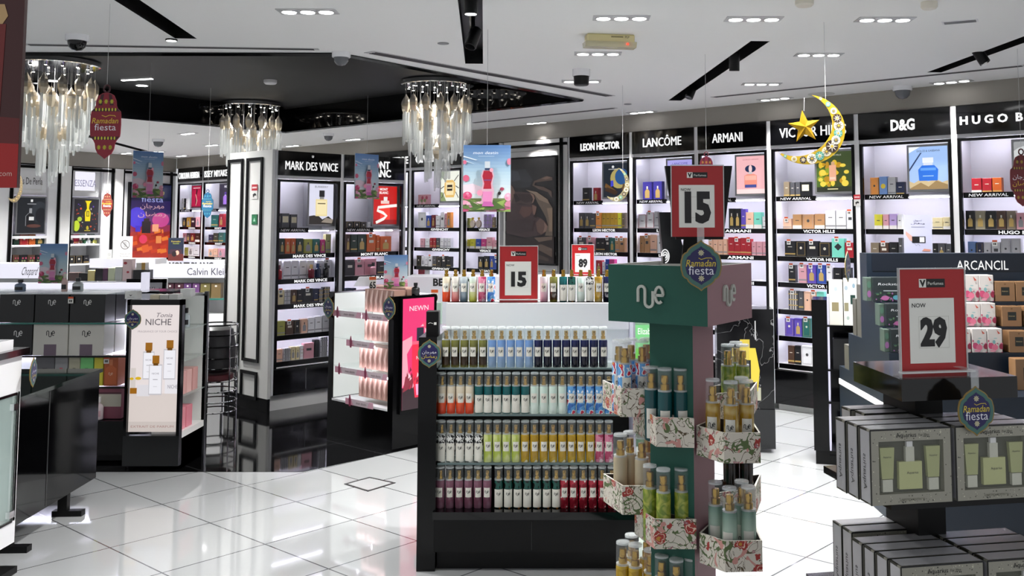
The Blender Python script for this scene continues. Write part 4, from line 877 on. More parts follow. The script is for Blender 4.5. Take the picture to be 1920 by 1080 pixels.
def bottles(runs, z, y, px0, px1, rowname, n):
    step = (px1 - px0) / (n - 1); i = 0
    for key, c in runs:
        for j in range(c):
            x = gx(px0 + step * i, 700, GY + y)
            nm = FANCY[key][0]
            bottle(key, (x, GY + y, z), random.uniform(-.18, .18), R1, HB1, HC1, '%s mist bottle, %s such from left, %s' % (nm, ORD[j], rowname), 'mist bottles on the ' + rowname, 'thin')
            i += 1
bottles([('olive', 5), ('sky', 5), ('navy', 8)], SH[0], .05, 836, 1131, 'upper glass shelf', 18)
bottles([('coral', 4), ('teal', 6), ('mint', 4), ('floral', 5)], SH[1], .05, 829, 1141, 'middle glass shelf', 19)
bottles([('zebra', 5), ('lime', 4), ('amber', 8), ('rose', 2)], SH[2], .05, 829, 1141, 'lower glass shelf', 19)
bottles([('plum', 6)], zd, .05, 828, 915, 'bottom deck', 6)
bottles([('jungle', 7)], zd, .05, 936, 1043, 'bottom deck', 7)
bottles([('red', 6)], zd, .05, 1058, 1146, 'bottom deck', 6)
for i, (px, key) in enumerate([(837, 'coral'), (854, 'coralc'), (870, 'slate'), (887, 'lemon'), (904, 'rose'), (921, 'floral'), (1020, 'pinkc'), (1038, 'olive'), (1056, 'teal'), (1072, 'jungle'), (1089, 'mint'), (1106, 'zebra'), (1122, 'gold'), (1138, 'navy')]):
    bottle(key, (gx(px, 540, GY + .4), GY + .4, ZT), random.uniform(-.12, .12), R1, HB1, HC1 - .012, '%s tester bottle on gondola top, %s of red sign' % (FANCY[key][0], 'left' if px < 970 else 'right'), 'tester bottles on the gondola top', 'top')
a = gx(937, 515, GY + .34); b = gx(1008, 515, GY + .34)
price_sign(((a + b) / 2, GY + .34, ZT), .03, b - a, gz(462, GY + .34) - ZT, '15', 'red price sign 15 standing on the white gondola top')
q = V(805, 663, GY - .02); badge(q, 0, gz(636, GY - .02) - gz(690, GY - .02), True, 'navy festival badge on the left end of the gondola')
q = V(812, 625, GY + .1)
m = MB(); m.cbox(-.03, -.03, 0, .03, .03, .115, BLACKM); o = tag(m.build('gift_box', None, (q[0], q[1], gz(632))), 'small black box on the gondola end panel', 'box')
m = MB(); m.box(.008, -.032, .05, .02, -.0305, .062, PAPER); m.ribbon([(-.02, .056), (-.01, .06), (.004, .056)], .0025, -.0306, PAPER); m.build('emblem', o)

# ================================================================ green and pink floor stand with flower-print trays
AG = radians(33)
gd, pd = (-cos(AG), sin(AG)), (sin(AG), cos(AG))        # along the green and the pink face, away from the near corner
C0 = V(1327, 613, 3.3); zb, zt = C0[2], V(1327, 500, 3.3)[2]
sq = .385
cen = (C0[0] + sq / 2 * (gd[0] + pd[0]), C0[1] + sq / 2 * (gd[1] + pd[1]))
GREEN = mat('#0a4e40', .55); PINK = mat('#98737a', .55)
t = thing('floor_stand', 'tall green and pink floor stand with flower-print trays', 'display stand', None, (cen[0], cen[1], 0))
ga = atan2(-gd[1], -gd[0])                               # x axis along the green face towards the near corner
def local(x, y): return (x - cen[0], y - cen[1])
def sqpts(h): return [(sx * h * gd[0] + sy * h * pd[0], sx * h * gd[1] + sy * h * pd[1]) for sx, sy in ((-1, -1), (1, -1), (1, 1), (-1, 1))]
def twotone(h, z0, z1, open_top=False, wall=.012):
    m = MB(); P = sqpts(h)[::1]
    # P0 near corner, P1 end of green face, P2 back, P3 end of pink face
    for i, mm in ((0, GREEN), (1, PINK), (2, GREEN), (3, PINK)):
        a, b = P[i], P[(i + 1) % 4]; m.face([(b[0], b[1], z0), (a[0], a[1], z0), (a[0], a[1], z1), (b[0], b[1], z1)], mm)
    m.face([(p[0], p[1], z0) for p in P], GREEN)
    if open_top:
        Q = sqpts(h - wall); zz = z1 - .03
        for i in range(4):
            a, b, c, d = P[i], P[(i + 1) % 4], Q[(i + 1) % 4], Q[i]
            m.face([(a[0], a[1], z1), (b[0], b[1], z1), (c[0], c[1], z1), (d[0], d[1], z1)][::-1], mat('#c9c9c4', .5)); m.face([(d[0], d[1], z1), (c[0], c[1], z1), (c[0], c[1], zz), (d[0], d[1], zz)][::-1], mat('#b3b3ae', .5))
        m.face([(p[0], p[1], zz) for p in Q][::-1], mat('#9fa09c', .5))
    else: m.face([(p[0], p[1], z1) for p in P][::-1], GREEN)
    return m
hd = twotone(sq / 2, zb, zt, True).build('header', t)
twotone(.085, .03, zb).build('column', t)
P = sqpts(.3); m = MB(); m.pz([p for p in P][::-1], 0, .03, GREEN); m.build('base', t)
LOGOM = mat('#b9bcb4', .35)
m = MB(); m.nue(-.02 + .0, (zb + zt) / 2 - .008, .072, LOGOM, -.008, .13, .007); lo = m.build('logo', hd, (0, 0, 0), ga)
mid = (-.5 * sq * pd[0], -.5 * sq * pd[1]); lo.location = (mid[0], mid[1], 0)
m = MB(); m.nue(-.02, (zb + zt) / 2 - .005, .068, LOGOM, -.008, .13, .007); lo = m.build('logo', hd, (0, 0, 0), atan2(pd[1], pd[0])); lo.location = (-.5 * sq * gd[0], -.5 * sq * gd[1], 0)
# the trays' printed flowers
def flower_mat():
    m = bpy.data.materials.new('flower_print'); m.use_nodes = True; nt = m.node_tree; b = nt.nodes['Principled BSDF']
    tc = nt.nodes.new('ShaderNodeTexCoord'); L = nt.links
    def layer(prev, scale, lo, hi, cols, kind='vor', off=(0, 0, 0)):
        mp = nt.nodes.new('ShaderNodeMapping'); mp.inputs['Location'].default_value = off; L.new(tc.outputs['Object'], mp.inputs[0])
        if kind == 'vor':
            nz = nt.nodes.new('ShaderNodeTexNoise'); nz.inputs['Scale'].default_value = scale * 3.2; L.new(mp.outputs[0], nz.inputs['Vector'])
            ad = nt.nodes.new('ShaderNodeMixRGB'); ad.inputs[0].default_value = .035; L.new(mp.outputs[0], ad.inputs[1]); L.new(nz.outputs['Color'], ad.inputs[2])
            v = nt.nodes.new('ShaderNodeTexVoronoi'); v.inputs['Scale'].default_value = scale; L.new(ad.outputs[0], v.inputs['Vector']); src = v.outputs['Distance']
        else:
            v = nt.nodes.new('ShaderNodeTexNoise'); v.inputs['Scale'].default_value = scale; v.inputs['Distortion'].default_value = 1.2; L.new(mp.outputs[0], v.inputs['Vector']); src = v.outputs[0]
        r = nt.nodes.new('ShaderNodeValToRGB'); r.color_ramp.interpolation = 'CONSTANT'; e = r.color_ramp.elements
        e[0].position = 0; e[0].color = (0, 0, 0, 1); e[1].position = lo; e[1].color = (1, 1, 1, 1); x = e.new(hi); x.color = (0, 0, 0, 1)
        L.new(src, r.inputs[0]); mx = nt.nodes.new('ShaderNodeMix'); mx.data_type = 'RGBA'; L.new(r.outputs[0], mx.inputs[0])
        if isinstance(prev, str): mx.inputs[6].default_value = lin(prev)
        else: L.new(prev, mx.inputs[6])
        mx.inputs[7].default_value = lin(cols); return mx.outputs[2]
    c = layer('#d6cfc2', 20, .46, .485, '#5a4c34', 'noise'); c = layer(c, 16, .55, .60, '#56683c', 'noise', (3, 1, 2)); c = layer(c, 14, .62, .8, '#c98f86', 'noise', (1, 7, 2))
    c = layer(c, 13, .0, .27, '#a2342e', 'vor', (1, 2, 3)); c = layer(c, 13, .17, .2, '#e2c9b4', 'vor', (1, 2, 3)); c = layer(c, 13, .0, .09, '#c08a34', 'vor', (1, 2, 3)); c = layer(c, 23, .0, .2, '#9a5f6a', 'vor', (5, 2, 9)); c = layer(c, 23, .09, .12, '#e8d9c8', 'vor', (5, 2, 9))
    L.new(c, b.inputs['Base Color']); b.inputs['Roughness'].default_value = .6
    return m
FLW = flower_mat(); INNER = mat('#3a3330', .7)
def tray(poly, z0, h=.10):
    """poly: world footprint, counter-clockwise from above; open box with thin walls"""
    L = [local(x, y) for x, y in poly]; n = len(L); cx = sum(p[0] for p in L) / n; cy = sum(p[1] for p in L) / n
    I = []
    for x, y in L:
        d = math.hypot(x - cx, y - cy); k = max(0, 1 - .008 / d); I.append((cx + (x - cx) * k, cy + (y - cy) * k))
    m = MB(); m.face([(x, y, z0) for x, y in L][::-1], FLW)
    for i in range(n):
        a, b, c, d = L[i], L[(i + 1) % n], I[(i + 1) % n], I[i]; z1 = z0 + h
        m.face([(a[0], a[1], z0), (b[0], b[1], z0), (b[0], b[1], z1), (a[0], a[1], z1)], FLW)
        m.face([(a[0], a[1], z1), (b[0], b[1], z1), (c[0], c[1], z1), (d[0], d[1], z1)], mat('#d4cfc4', .6))
        m.face([(d[0], d[1], z0 + .004), (d[0], d[1], z1), (c[0], c[1], z1), (c[0], c[1], z0 + .004)], INNER)
    m.face([(x, y, z0 + .004) for x, y in I], INNER)
    m.build('tray', t)
R2, HB2, HC2 = .0255, .178, .080
def g2(p, z): q = G(p[0], p[1], z); return (q[0], q[1])
KC = [(cen[0] + x, cen[1] + y) for x, y in sqpts(.086)]  # column corners near, green end, back, pink end
def stand_bottles(pts, z, key, tr):
    for i, p in enumerate(pts):
        bottle(key, (p[0], p[1], z + .004), random.uniform(-.5, .3), R2, HB2, HC2, '%s mist bottle, %s in %s' % (FANCY[key][0], ORD[i], tr), 'bottles in ' + tr, 'stand')
def at(px, Y): return ((ray(px, 800)[0]) / ray(px, 800)[1] * Y, Y)
# front left trays, hung on the green face
def left_tray(zr, pr, pn, pl):
    z = zr; a, b, c = g2(pr, z), g2(pn, z), g2(pl, z); tray([b, a, KC[1], c], z); return z
z = V(1231, 838, 3.43)[2]; left_tray(z, (1302, 840), (1230.7, 837.6), (1187, 809)); stand_bottles([at(1222, 3.52), at(1247, 3.475), at(1277, 3.475), at(1251, 3.55)], z, 'tealow', 'upper front left tray of the stand')
z = V(1228, 1029.7, 3.43)[2]; left_tray(z, (1306, 1029.7), (1227.5, 1029.7), (1190, 1001)); stand_bottles([at(1218, 3.52), at(1243, 3.465), at(1277, 3.475), at(1254, 3.53)], z, 'leaf', 'middle front left tray of the stand')
z = .19; tray([(at(1232, 3.41)), at(1306, 3.43), KC[1], at(1190, 3.66)], z); stand_bottles([at(1218, 3.565), at(1239, 3.505), at(1266, 3.462), at(1293, 3.478)], z, 'gold', 'bottom front left tray of the stand')
# front right trays, hung on the pink face
def right_tray(z, pl, pn, pr):
    a, b, c = g2(pl, z), g2(pn, z), g2(pr, z); d = (c[0] + .01, c[1] + .16); tray([a, b, c, d, KC[3]], z)
z = V(1358, 869, 3.33)[2]; right_tray(z, (1306, 853), (1358, 869), (1426.5, 868.5)); stand_bottles([at(1337, 3.44), at(1371, 3.39), at(1400, 3.41), at(1391, 3.48)], z, 'gold', 'upper front right tray of the stand')
z = V(1360, 1073, 3.33)[2]; right_tray(z, (1312, 1055), (1360, 1073), (1430, 1071.5)); stand_bottles([at(1340, 3.46), at(1366, 3.385), at(1401, 3.40), at(1389, 3.47)], z, 'pale', 'lower front right tray of the stand')
# back left trays
z = V(1165, 780, 3.55)[2]; tray([at(1165, 3.53), at(1214, 3.53), KC[1], KC[2], at(1130, 3.72)], z); stand_bottles([at(1161, 3.62), at(1172, 3.57), at(1184, 3.66), at(1205, 3.60), at(1213, 3.675)], z, 'floral', 'upper back left tray of the stand')
z = V(1166, 962, 3.55)[2]; tray([at(1166, 3.53), at(1214, 3.53), KC[1], KC[2], at(1131, 3.70)], z); stand_bottles([at(1163, 3.62), at(1181, 3.66), at(1203, 3.58), at(1214, 3.67)], z, 'sunset', 'middle back left tray of the stand')
z = .205; tray([at(1166, 3.53), at(1214, 3.53), KC[1], KC[2], at(1131, 3.70)], z); stand_bottles([at(1167, 3.6), at(1183, 3.68), at(1190, 3.575), at(1211, 3.67)], z, 'amber', 'bottom back left tray of the stand')
# back right trays
z = V(1400, 775, 3.75)[2]; tray([KC[3], at(1410, 3.66), at(1421, 3.86), KC[2]], z); stand_bottles([at(1366, 3.72), at(1394, 3.72), at(1382, 3.80)], z, 'leaf', 'upper back right tray of the stand')
z = V(1400, 954, 3.75)[2]; tray([KC[3], at(1414, 3.66), at(1425, 3.86), KC[2]], z); stand_bottles([at(1368, 3.72), at(1398, 3.72), at(1385, 3.80)], z, 'dark', 'lower back right tray of the stand')
# on the stand: monitor with black casing, price sign, badge
q = V(1326, 452, 3.36)
zt0 = zt - .03
m = MB(); w = .113
FH = lambda px, py, Y=3.40: (V(px, py, Y)[0], V(px, py, Y)[2])
cs = thing('display_easel', 'black tapered display easel standing on the floor stand', 'sign holder', None, (cen[0], 3.45, zt0))
m.py([(x - cen[0], z - zt0) for x, z in (FH(1268, 449), FH(1356, 449), FH(1373, 311), FH(1247, 311))], -.05, -.02, BLACKM); m.build('back_board', cs)
m = MB(); m.box(-.09, -.04, 0, .02, .1, .012, BLACKM); m.py([(x - cen[0], z - zt0) for x, z in (FH(1278, 496), FH(1320, 496), FH(1318, 449), FH(1283, 449))], -.04, -.025, BLACKM); m.build('foot', cs)
sp = FH(1240, 495, 3.6)
sk = thing('speaker_column', 'dark leaning column with white spiral mark beside the easel', 'speaker', None, (sp[0], 3.6, zt0))
m = MB(); m.py([(x - sp[0], z - zt0) for x, z in (FH(1243, 494, 3.6), FH(1288, 494, 3.6), FH(1262, 398, 3.6), FH(1235, 398, 3.6))], -.02, .05, mat('#25282b', .3)); m.build('casing', sk)
m = MB(); c = FH(1246, 480, 3.6); c = (c[0] - sp[0], c[1] - zt0)
for r in (.024, .015, .007): m.ribbon([(c[0] + r * .6 * cos(a / 8 * pi), c[1] + r * sin(a / 8 * pi)) for a in range(-4, 9)], .004, -.021, LETTER)
m.build('emblem', sk)
p0 = FH(1260, 444, 3.38); p1 = FH(1357, 311, 3.38)
price_sign(((p0[0] + FH(1357, 444, 3.38)[0]) / 2, 3.385, p0[1]), 0, FH(1357, 444, 3.38)[0] - p0[0], p1[1] - p0[1], '15', 'red price sign 15 on the green stand, before the black easel', base=False, dh=.40, dw=.5)
c = V(1314.5, 498, 3.27); badge(c, .02, V(1314, 450, 3.27)[2] - V(1314, 546, 3.27)[2], False, 'large festival badge on the corner of the green and pink header', .05)
# ================================================================ chandeliers
WIRE = mat('#8f9092', .3, .8); CRY = mat('#e9eceb', .06, 0, 0, .42, 1.0); CHAMP = mat('#d4ccc0', .16, .6)
def pendant_meshes(L):
    c = MB(); c.tube([(0, 0, 0), (0, 0, -L)], .0016, WIRE, 4); w = c.mesh('wire')
    c = MB(); c.lathe([(.002, 0), (.012, -.02), (.034, -.055), (.037, -.075), (.036, -.09)], CHAMP, 7, smooth=False); c.lathe([(.036, -.09), (.034, -.12), (.022, -.165), (.018, -.175)][::-1], mat('#d6c8b0', .1, .35, 0, .85), 7, smooth=False); cap = c.mesh('pendant')
    c = MB()
    for k in range(3):
        a = k * 2 * pi / 3 + .4; x, y = .02 * cos(a), .02 * sin(a); c.lathe([(.008, -.44 - .03 * (k % 2)), (.0125, -.43), (.0125, -.17), (.007, -.165)], CRY, 5, x, y, False)
    return w, cap, c.mesh('crystal_rod')
PEN = {L: pendant_meshes(L) for L in (.12, .22, .29, .465, .55)}
def chandelier(loc, label, zc=2.95, k=1.0):
    t = thing('chandelier', label, 'chandelier', 'crystal chandeliers', loc)
    m = MB(); m.lathe([(.33, -.05), (.345, -.045), (.345, -.01), (.33, 0)], CHROME, 32)
    for i in range(14): a = i * 2 * pi / 14; m.lathe([(.012, -.075), (.012, -.05)], CHROME, 8, .27 * cos(a), .27 * sin(a))
    m.build('canopy', t)
    m = MB()
    for i in range(14): a = i * 2 * pi / 14; m.lathe([(.010, -.0765), (.010, -.0752)], mat('#fff6e6', .4, 0, 25.0), 8, .27 * cos(a), .27 * sin(a))
    m.build('bulb', t)
    l = bpy.data.lights.new('chandelier_lamp', 'SPOT'); l.energy = W_CHAND; l.shadow_soft_size = .12; l.color = (1, .98, .95)
    o = bpy.data.objects.new('chandelier_lamp', l); COL.objects.link(o); o.parent = t; o.location = (0, 0, -.06); l.spot_size = radians(150); l.spot_blend = .5
    for n, r, L in ((14, .30, .12), (10, .24, .22), (8, .17, .29), (5, .1, .465), (1, 0, .55)):
        w, cp, cr = PEN[L]
        for i in range(n):
            a = 2 * pi * i / n + r * 3
            o = link('pendant', cp, t, (r * cos(a), r * sin(a), -L - .02)); link('crystal_rod', cr, o)
            wo = link('wire', w, o); wo.location = (0, 0, L)
chandelier(G(820, 152, 2.95), 'crystal chandelier near the centre, above the hanging flower poster')
chandelier(G(472, 193, 2.95), 'crystal chandelier in the middle, above the white pillar')
chandelier(G(104, 114, 2.95), 'crystal chandelier at the left, beside the red lantern')
# ================================================================ hanging decorations
THREAD = mat('#b9b9b9', .5)
def hang(t, z_from, z_to, x=0.0, y=0.0):
    m = MB(); m.tube([(x, y, z_from), (x, y, z_to)], .0011, THREAD, 4); m.build('thread', t)
def lantern(px, py0, py1, Y, label, c1, c2, c3, rz=0.0, ceil=CZ, arabic=False, detail=True):
    x, _, zt = V(px, py0, Y); zb = V(px, py1, Y)[2]; h = zt - zb
    t = thing('lantern_cutout', label, 'hanging decoration', 'lantern cutouts', (x, Y, zb), rz)
    half = [(.0, 0), (.035, .03), (.09, .07), (.12, .13), (.13, .2), (.15, .24), (.19, .29), (.195, .33), (.2, .45), (.195, .58), (.19, .62), (.15, .66), (.135, .7), (.13, .76), (.1, .83), (.05, .86), (.0, .87)]
    O = [(a * h, b * h) for a, b in half] + [(-a * h, b * h) for a, b in half[1:-1]][::-1]
    m = MB(); m.py(O, -.003, .003, mat(c1, .35)); m.build('card', t)
    m = MB(); y = -.0036
    m.flat([(-.07 * h, .84 * h), (-.03 * h, .85 * h), (-.05 * h, .7 * h), (-.1 * h, .7 * h)], y, mat(c2, .4)); m.flat([(.07 * h, .84 * h), (.03 * h, .85 * h), (.05 * h, .7 * h), (.1 * h, .7 * h)], y, mat(c2, .4))
    m.flat([(-.19 * h, .62 * h), (-.15 * h, .66 * h), (.15 * h, .66 * h), (.19 * h, .62 * h)][::-1], y, mat(c2, .4)); m.flat([(-.19 * h, .29 * h), (-.15 * h, .25 * h), (.15 * h, .25 * h), (.19 * h, .29 * h)], y, mat(c2, .4))
    g = mat(c3, .4)
    for z in (.645, .27):
        for i in range(7): xx = (i - 3) * .042 * h; m.ell(xx, z * h, .012 * h, .022 * h, y - .0004, g, 8)
    for z in (.75, .15):
        for xx in (-.075, 0, .075):
            for a in (0, pi / 4, pi / 2, -pi / 4): m.ribbon([(xx * h - .024 * h * cos(a), z * h - .03 * h * sin(a)), (xx * h + .024 * h * cos(a), z * h + .03 * h * sin(a))], .009 * h, y - .0004, g)
    m.build('ornament', t)
    m = MB(); wv = mat('#e8e2ea', .4); gl = mat('#d9b23c', .4)
    if arabic: m.text('\ufee5\ufe8e\ufe9f\ufeae\ufeec\ufee3', 0, .5 * h, .07 * h, wv, y - .0006, w=.32 * h); m.text('\ufee5\ufe8e\ufec0\ufee3\ufead', 0, .39 * h, .075 * h, gl, y - .0006, w=.33 * h)
    else: m.text('Ramadan', 0, .5 * h, .07 * h, gl, y - .0006, w=.34 * h, shear=.2, bold=.01); m.text('fiesta', 0, .415 * h, .085 * h, wv, y - .0006, w=.28 * h); m.ribbon([(-.05 * h, .57 * h), (0, .55 * h), (.05 * h, .57 * h), (.12 * h, .565 * h), (.13 * h, .55 * h)], .009 * h, y - .0006, gl)
    m.build('lettering', t)
    m = MB(); m.tube([(.04 * h * cos(2 * pi * k / 16), 0, .92 * h + .048 * h * sin(2 * pi * k / 16)) for k in range(16)], .012 * h, mat(c2, .35), 6, True); m.build('ring', t)
    hang(t, .96 * h, ceil - zb)
lantern(201, 155, 298, 4.76, 'large red and gold lantern cutout hanging left of centre', '#86142a', '#3c0c18', '#c9c03a')
lantern(1324, 282, 372, 6.2, 'crimson lantern cutout peeking above the 15 sign of the green stand', '#8a1c3c', '#5c1028', '#c98a3a')
lantern(1914, 276, 387, 6.0, 'dark red lantern cutout with Arabic lettering at the right edge', '#6a1a20', '#4a1016', '#a9923a', arabic=True)
lantern(390, 354, 409, 9.6, 'blue lantern cutout hanging left of the white pillar', '#1d5576', '#123a58', '#4f8f9a', ceil=2.95)
lantern(202, 356, 407, 9.8, 'small brown-red lantern cutout before the white wall', '#6e2a26', '#4a2018', '#a08a6a', ceil=2.95)
def crescent(px0, px1, py0, py1, Y, label, col, ros, rz=0.0, detail=1.0, flip=False, ceil=CZ, star=False):
    xa = V(px0, py0, Y)[0]; xb = V(px1, py0, Y)[0]; zt = V(px0, py0, Y)[2]; zb = V(px0, py1, Y)[2]
    w, h = xb - xa, zt - zb
    t = thing('crescent_moon', label, 'hanging decoration', 'crescent moons', ((xa + xb) / 2, Y, zb), rz)
    c = mat(col, .35)
    A = radians(-205) ; n = 30
    cx, cz, R = -w * .14, h * .52, h * .5                 # outer circle; inner is shifted towards the upper left
    a0, a1 = radians(82), radians(-142)
    O = []; I = []
    for k in range(n + 1):
        a = a0 + (a1 - a0) * k / n; f = sin(pi * k / n)
        O.append((cx + R * 1.12 * cos(a), cz + R * sin(a))); I.append((cx + (R * 1.12 - .42 * R * f) * cos(a), cz + (R - .42 * R * f) * sin(a)))
    xs = [p[0] for p in O]; s = w / (max(xs) - min(xs)); mn = min(xs)
    fx = lambda p: ((p[0] - mn) * s - w / 2, p[1])
    O = [fx(p) for p in O]; I = [fx(p) for p in I]
    m = MB()
    for k in range(n):
        q = [O[k], O[k + 1], I[k + 1], I[k]]
        if k == n - 1: q = q[:3]
        if k == 0: q = q[:3] if False else [O[0], O[1], I[1]]
        m.py(q[::-1], -.003, .003, c)
    m.build('card', t)
    cols = ros
    R2 = random.Random(3)
    for k in range(2, n - 1, 2 if detail > .9 else 3):
        p = ((O[k][0] + I[k][0]) / 2, (O[k][1] + I[k][1]) / 2); wd = math.hypot(O[k][0] - I[k][0], O[k][1] - I[k][1]); m = MB()
        r = wd * R2.uniform(.27, .42) + .003; cc = cols[(k // 2) % len(cols)]
        m.ell(p[0], p[1], r, r, -.0036 - .0002 * (k % 3), mat(cc[0], .4), 14)
        for j in range(8):
            b = j * pi / 4; m.flat([(p[0] + .2 * r * cos(b - .6), p[1] + .2 * r * sin(b - .6)), (p[0] + .95 * r * cos(b), p[1] + .95 * r * sin(b)), (p[0] + .2 * r * cos(b + .6), p[1] + .2 * r * sin(b + .6))], -.0044, mat(cc[1], .4))
        m.ell(p[0], p[1], .22 * r, .22 * r, -.005, mat('#c9a83a', .4), 8); m.build('rosette', t)
    hang(t, O[3][1], ceil - zb, O[3][0])
    if star: return t, O[0], zb
    return t
ROS = [('#3a2a24', '#e4dcc8'), ('#d9d2bc', '#6a5a3a'), ('#4f9a8a', '#d9e4d4'), ('#e6dfd0', '#3c3a34')]
crescent(1455, 1583, 180, 311, 5.2, 'large gold crescent moon with rosettes, hanging at the right', '#b89a1e', ROS)
crescent(1136, 1180, 316, 379, 7.6, 'small pale gold crescent moon before the dark crescent poster', '#9f946a', ROS, detail=.5)
crescent(18, 42, 322, 381, 9.0, 'thin dull crescent moon turned sideways at the left edge', '#84755a', [('#6a5c44', '#a9987a')], .6, .5, ceil=2.95)
c = V(1508, 238, 5.2); Rr = V(1540, 238, 5.2)[0] - c[0]
m = MB(); P = []
for k in range(10): a = pi / 2 + .12 + k * pi / 5; r = Rr * (1 if k % 2 == 0 else .42); P.append((r * cos(a), 0, r * sin(a)))
GS = mat('#c79a24', .25, .7)
for k in range(10): m.face([(0, -.022, 0), P[k], P[(k + 1) % 10]][::-1], GS); m.face([(0, .022, 0), P[k], P[(k + 1) % 10]], GS)
o = tag(m.build('gold_star', None, c, .1), 'gold five-pointed star hanging beside the large crescent', 'hanging decoration')
m = MB(); m.tube([(.0, 0, Rr * .95), (.003, 0, V(1508, 183, 5.2)[2] - c[2])], .001, THREAD, 4); m.build('thread', o)
# hanging and standing flower posters
R = random.Random(11)
def mixc(a, b, t): return '#' + ''.join('%02x' % round(int(a[i:i + 2], 16) * (1 - t) + int(b[i:i + 2], 16) * t) for i in (1, 3, 5))
FLOW = [('r', 0, 1 - (i + 1) * .05, 1, 1 - i * .05, mixc('#5a80b4', '#a6c0cf', i / 8) if i < 8 else mixc('#a6c0cf', '#d6dcdc', (i - 8) / 8)) for i in range(16)] + [ ('p', [(0, .3), (.3, .26), (.5, .34), (.2, .42), (0, .4)], '#dcc9d4'), ('p', [(0, .82), (.26, .77), (.3, .775), (0, .84)], '#d9e4ec'), ('p', [(0, .76), (.26, .71), (0, .78)], '#cfdfe8'),
        ('r', 0, 0, 1, .2, '#6f7c4a'), ('e', .09, .24, .1, .06, '#c24a72'), ('e', .95, .22, .08, .06, '#dca0b8'), ('e', .06, .5, .07, .05, '#c65a78'), ('e', .97, .75, .05, .05, '#cf8098'), ('e', .03, .74, .04, .03, '#d06a88'), ('s', [(.73, .2), (.74, .27)], .012, '#2a2420'), ('e', .765, .275, .035, .025, '#241c22'), ('e', .82, .34, .045, .025, '#9a3a52'), ('s', [(.74, .27), (.8, .34)], .01, '#3a3028')]
FLOW += [('e', R.uniform(0, 1), R.uniform(0, .16), R.uniform(.06, .12), R.uniform(.02, .045), R.choice(['#d493ac', '#c27a94', '#56703a', '#e3b9c8', '#b04a70', '#7f9a4f'])) for _ in range(40)]
FLOW += [('p', [(R.uniform(0, .95), .18), (R.uniform(0, .95), .02), (R.uniform(.1, 1), .05)], R.choice(['#5f7a3a', '#46602e', '#86a052'])) for _ in range(8)] + [('e', a, b, .03, .018, c) for a, b, c in ((.1, .27, '#e08aa8'), (.07, .22, '#a83458'), (.12, .24, '#d8608a'), (.95, .24, '#e8b8c8'), (.92, .2, '#cf88a4'))]
FLOW += [('p', [(.4, .12), (.62, .12), (.66, .3), (.62, .42), (.66, .54), (.62, .62), (.42, .62), (.38, .54), (.42, .42), (.38, .3)], '#c9a0b0'), ('p', [(.43, .34), (.6, .34), (.59, .42), (.63, .53), (.6, .61), (.44, .61), (.41, .53), (.45, .42)], '#9c1a30'), ('r', .44, .46, .6, .48, '#7a3a6a'), ('p', [(.4, .08), (.66, .08), (.6, .15), (.44, .15)], '#b45a9a'), ('p', [(.42, .15), (.6, .15), (.62, .3), (.42, .3)], '#cf7fae'), ('r', .46, .62, .58, .65, '#283a5a'), ('r', .46, .65, .57, .75, '#c3cbd2'), ('e', .36, .28, .06, .045, '#dc8ca4'), ('e', .6, .62, .04, .03, '#e3a0b0')]
FLOW_T = FLOW + [('t', 'mon destin', .48, .88, .045, '#eaf0f6', .52, 0, .25), ('r', .32, .825, .66, .83, '#c9d9e6')]
def poster(px0, px1, py0, py1, Y, label, rz, stand=False, ceil=CZ, txt=True, items=None, base='#8fb4d2', name='hanging_poster', cat='poster', w=None):
    cx = (px0 + px1) / 2; x, _, zt = V(cx, py0, Y); zb = V(cx, py1, Y)[2]; h = zt - zb; w = w or h * .7
    t = thing(name, label, cat, 'flower posters' if items is None else None, (x, Y, zb), rz)
    m = MB(); m.box(-w / 2, -.002, 0, w / 2, .002, h, mat('#d9dde0', .4)); m.build('board', t)
    m = MB(); m.flat([(-w / 2, 0), (w / 2, 0), (w / 2, h), (-w / 2, h)], -.0022, mat(base, .35)); art(m, -w / 2, 0, w, h, items if items is not None else (FLOW_T if txt else FLOW), -.0024, 0, .00025); m.build('poster_print', t)
    if not stand: hang(t, h, ceil - zb)
    else:
        m = MB(); m.box(-w * .35, 0, 0, w * .35, .06, .004, CLEAR); m.build('foot', t)
    return t
poster(870, 957, 272, 397, 5.4, 'large hanging poster of a red bottle among pink flowers, centre', 0, w=.262)
poster(672, 704, 289, 373, 8.2, 'hanging flower poster seen edge-on, before the red poster bay', .95)
poster(263, 294, 284, 371, 8.1, 'hanging flower poster before the far festival lightbox', .95, ceil=2.95)
# ================================================================ red banner at the left edge
a = V(-60, 200, 2.2); q = V(47, 0, 2.2); zb = V(26, 352, 2.2)[2]
xr_, xl_ = V(38, 200, 2.2)[0], a[0]; zt_ = V(45, -20, 2.2)[2]
t = thing('hanging_banner', 'near dark maroon and red banner at the left edge', 'banner', None, (xr_, 2.2, zb))
w, h = xr_ - xl_, zt_ - zb
m = MB(); m.box(-w, 0, 0, 0, .012, h, mat('#3c1212', .3)); m.build('board', t)
m = MB(); zz = V(20, 265, 2.2)[2] - zb; z2 = V(20, 222, 2.2)[2] - zb
m.flat([(-w, 0), (0, 0), (0, zz - .006), (-w, zz)], -.0006, mat('#a01414', .35)); m.flat([(-w, zz), (0, zz - .006), (0, z2), (-w, z2 + .01)], -.0008, mat('#5c1414', .35))
m.text('com', -.012, V(20, 325, 2.2)[2] - zb, .012, mat('#d9b0a8', .4), -.0012, al='r')
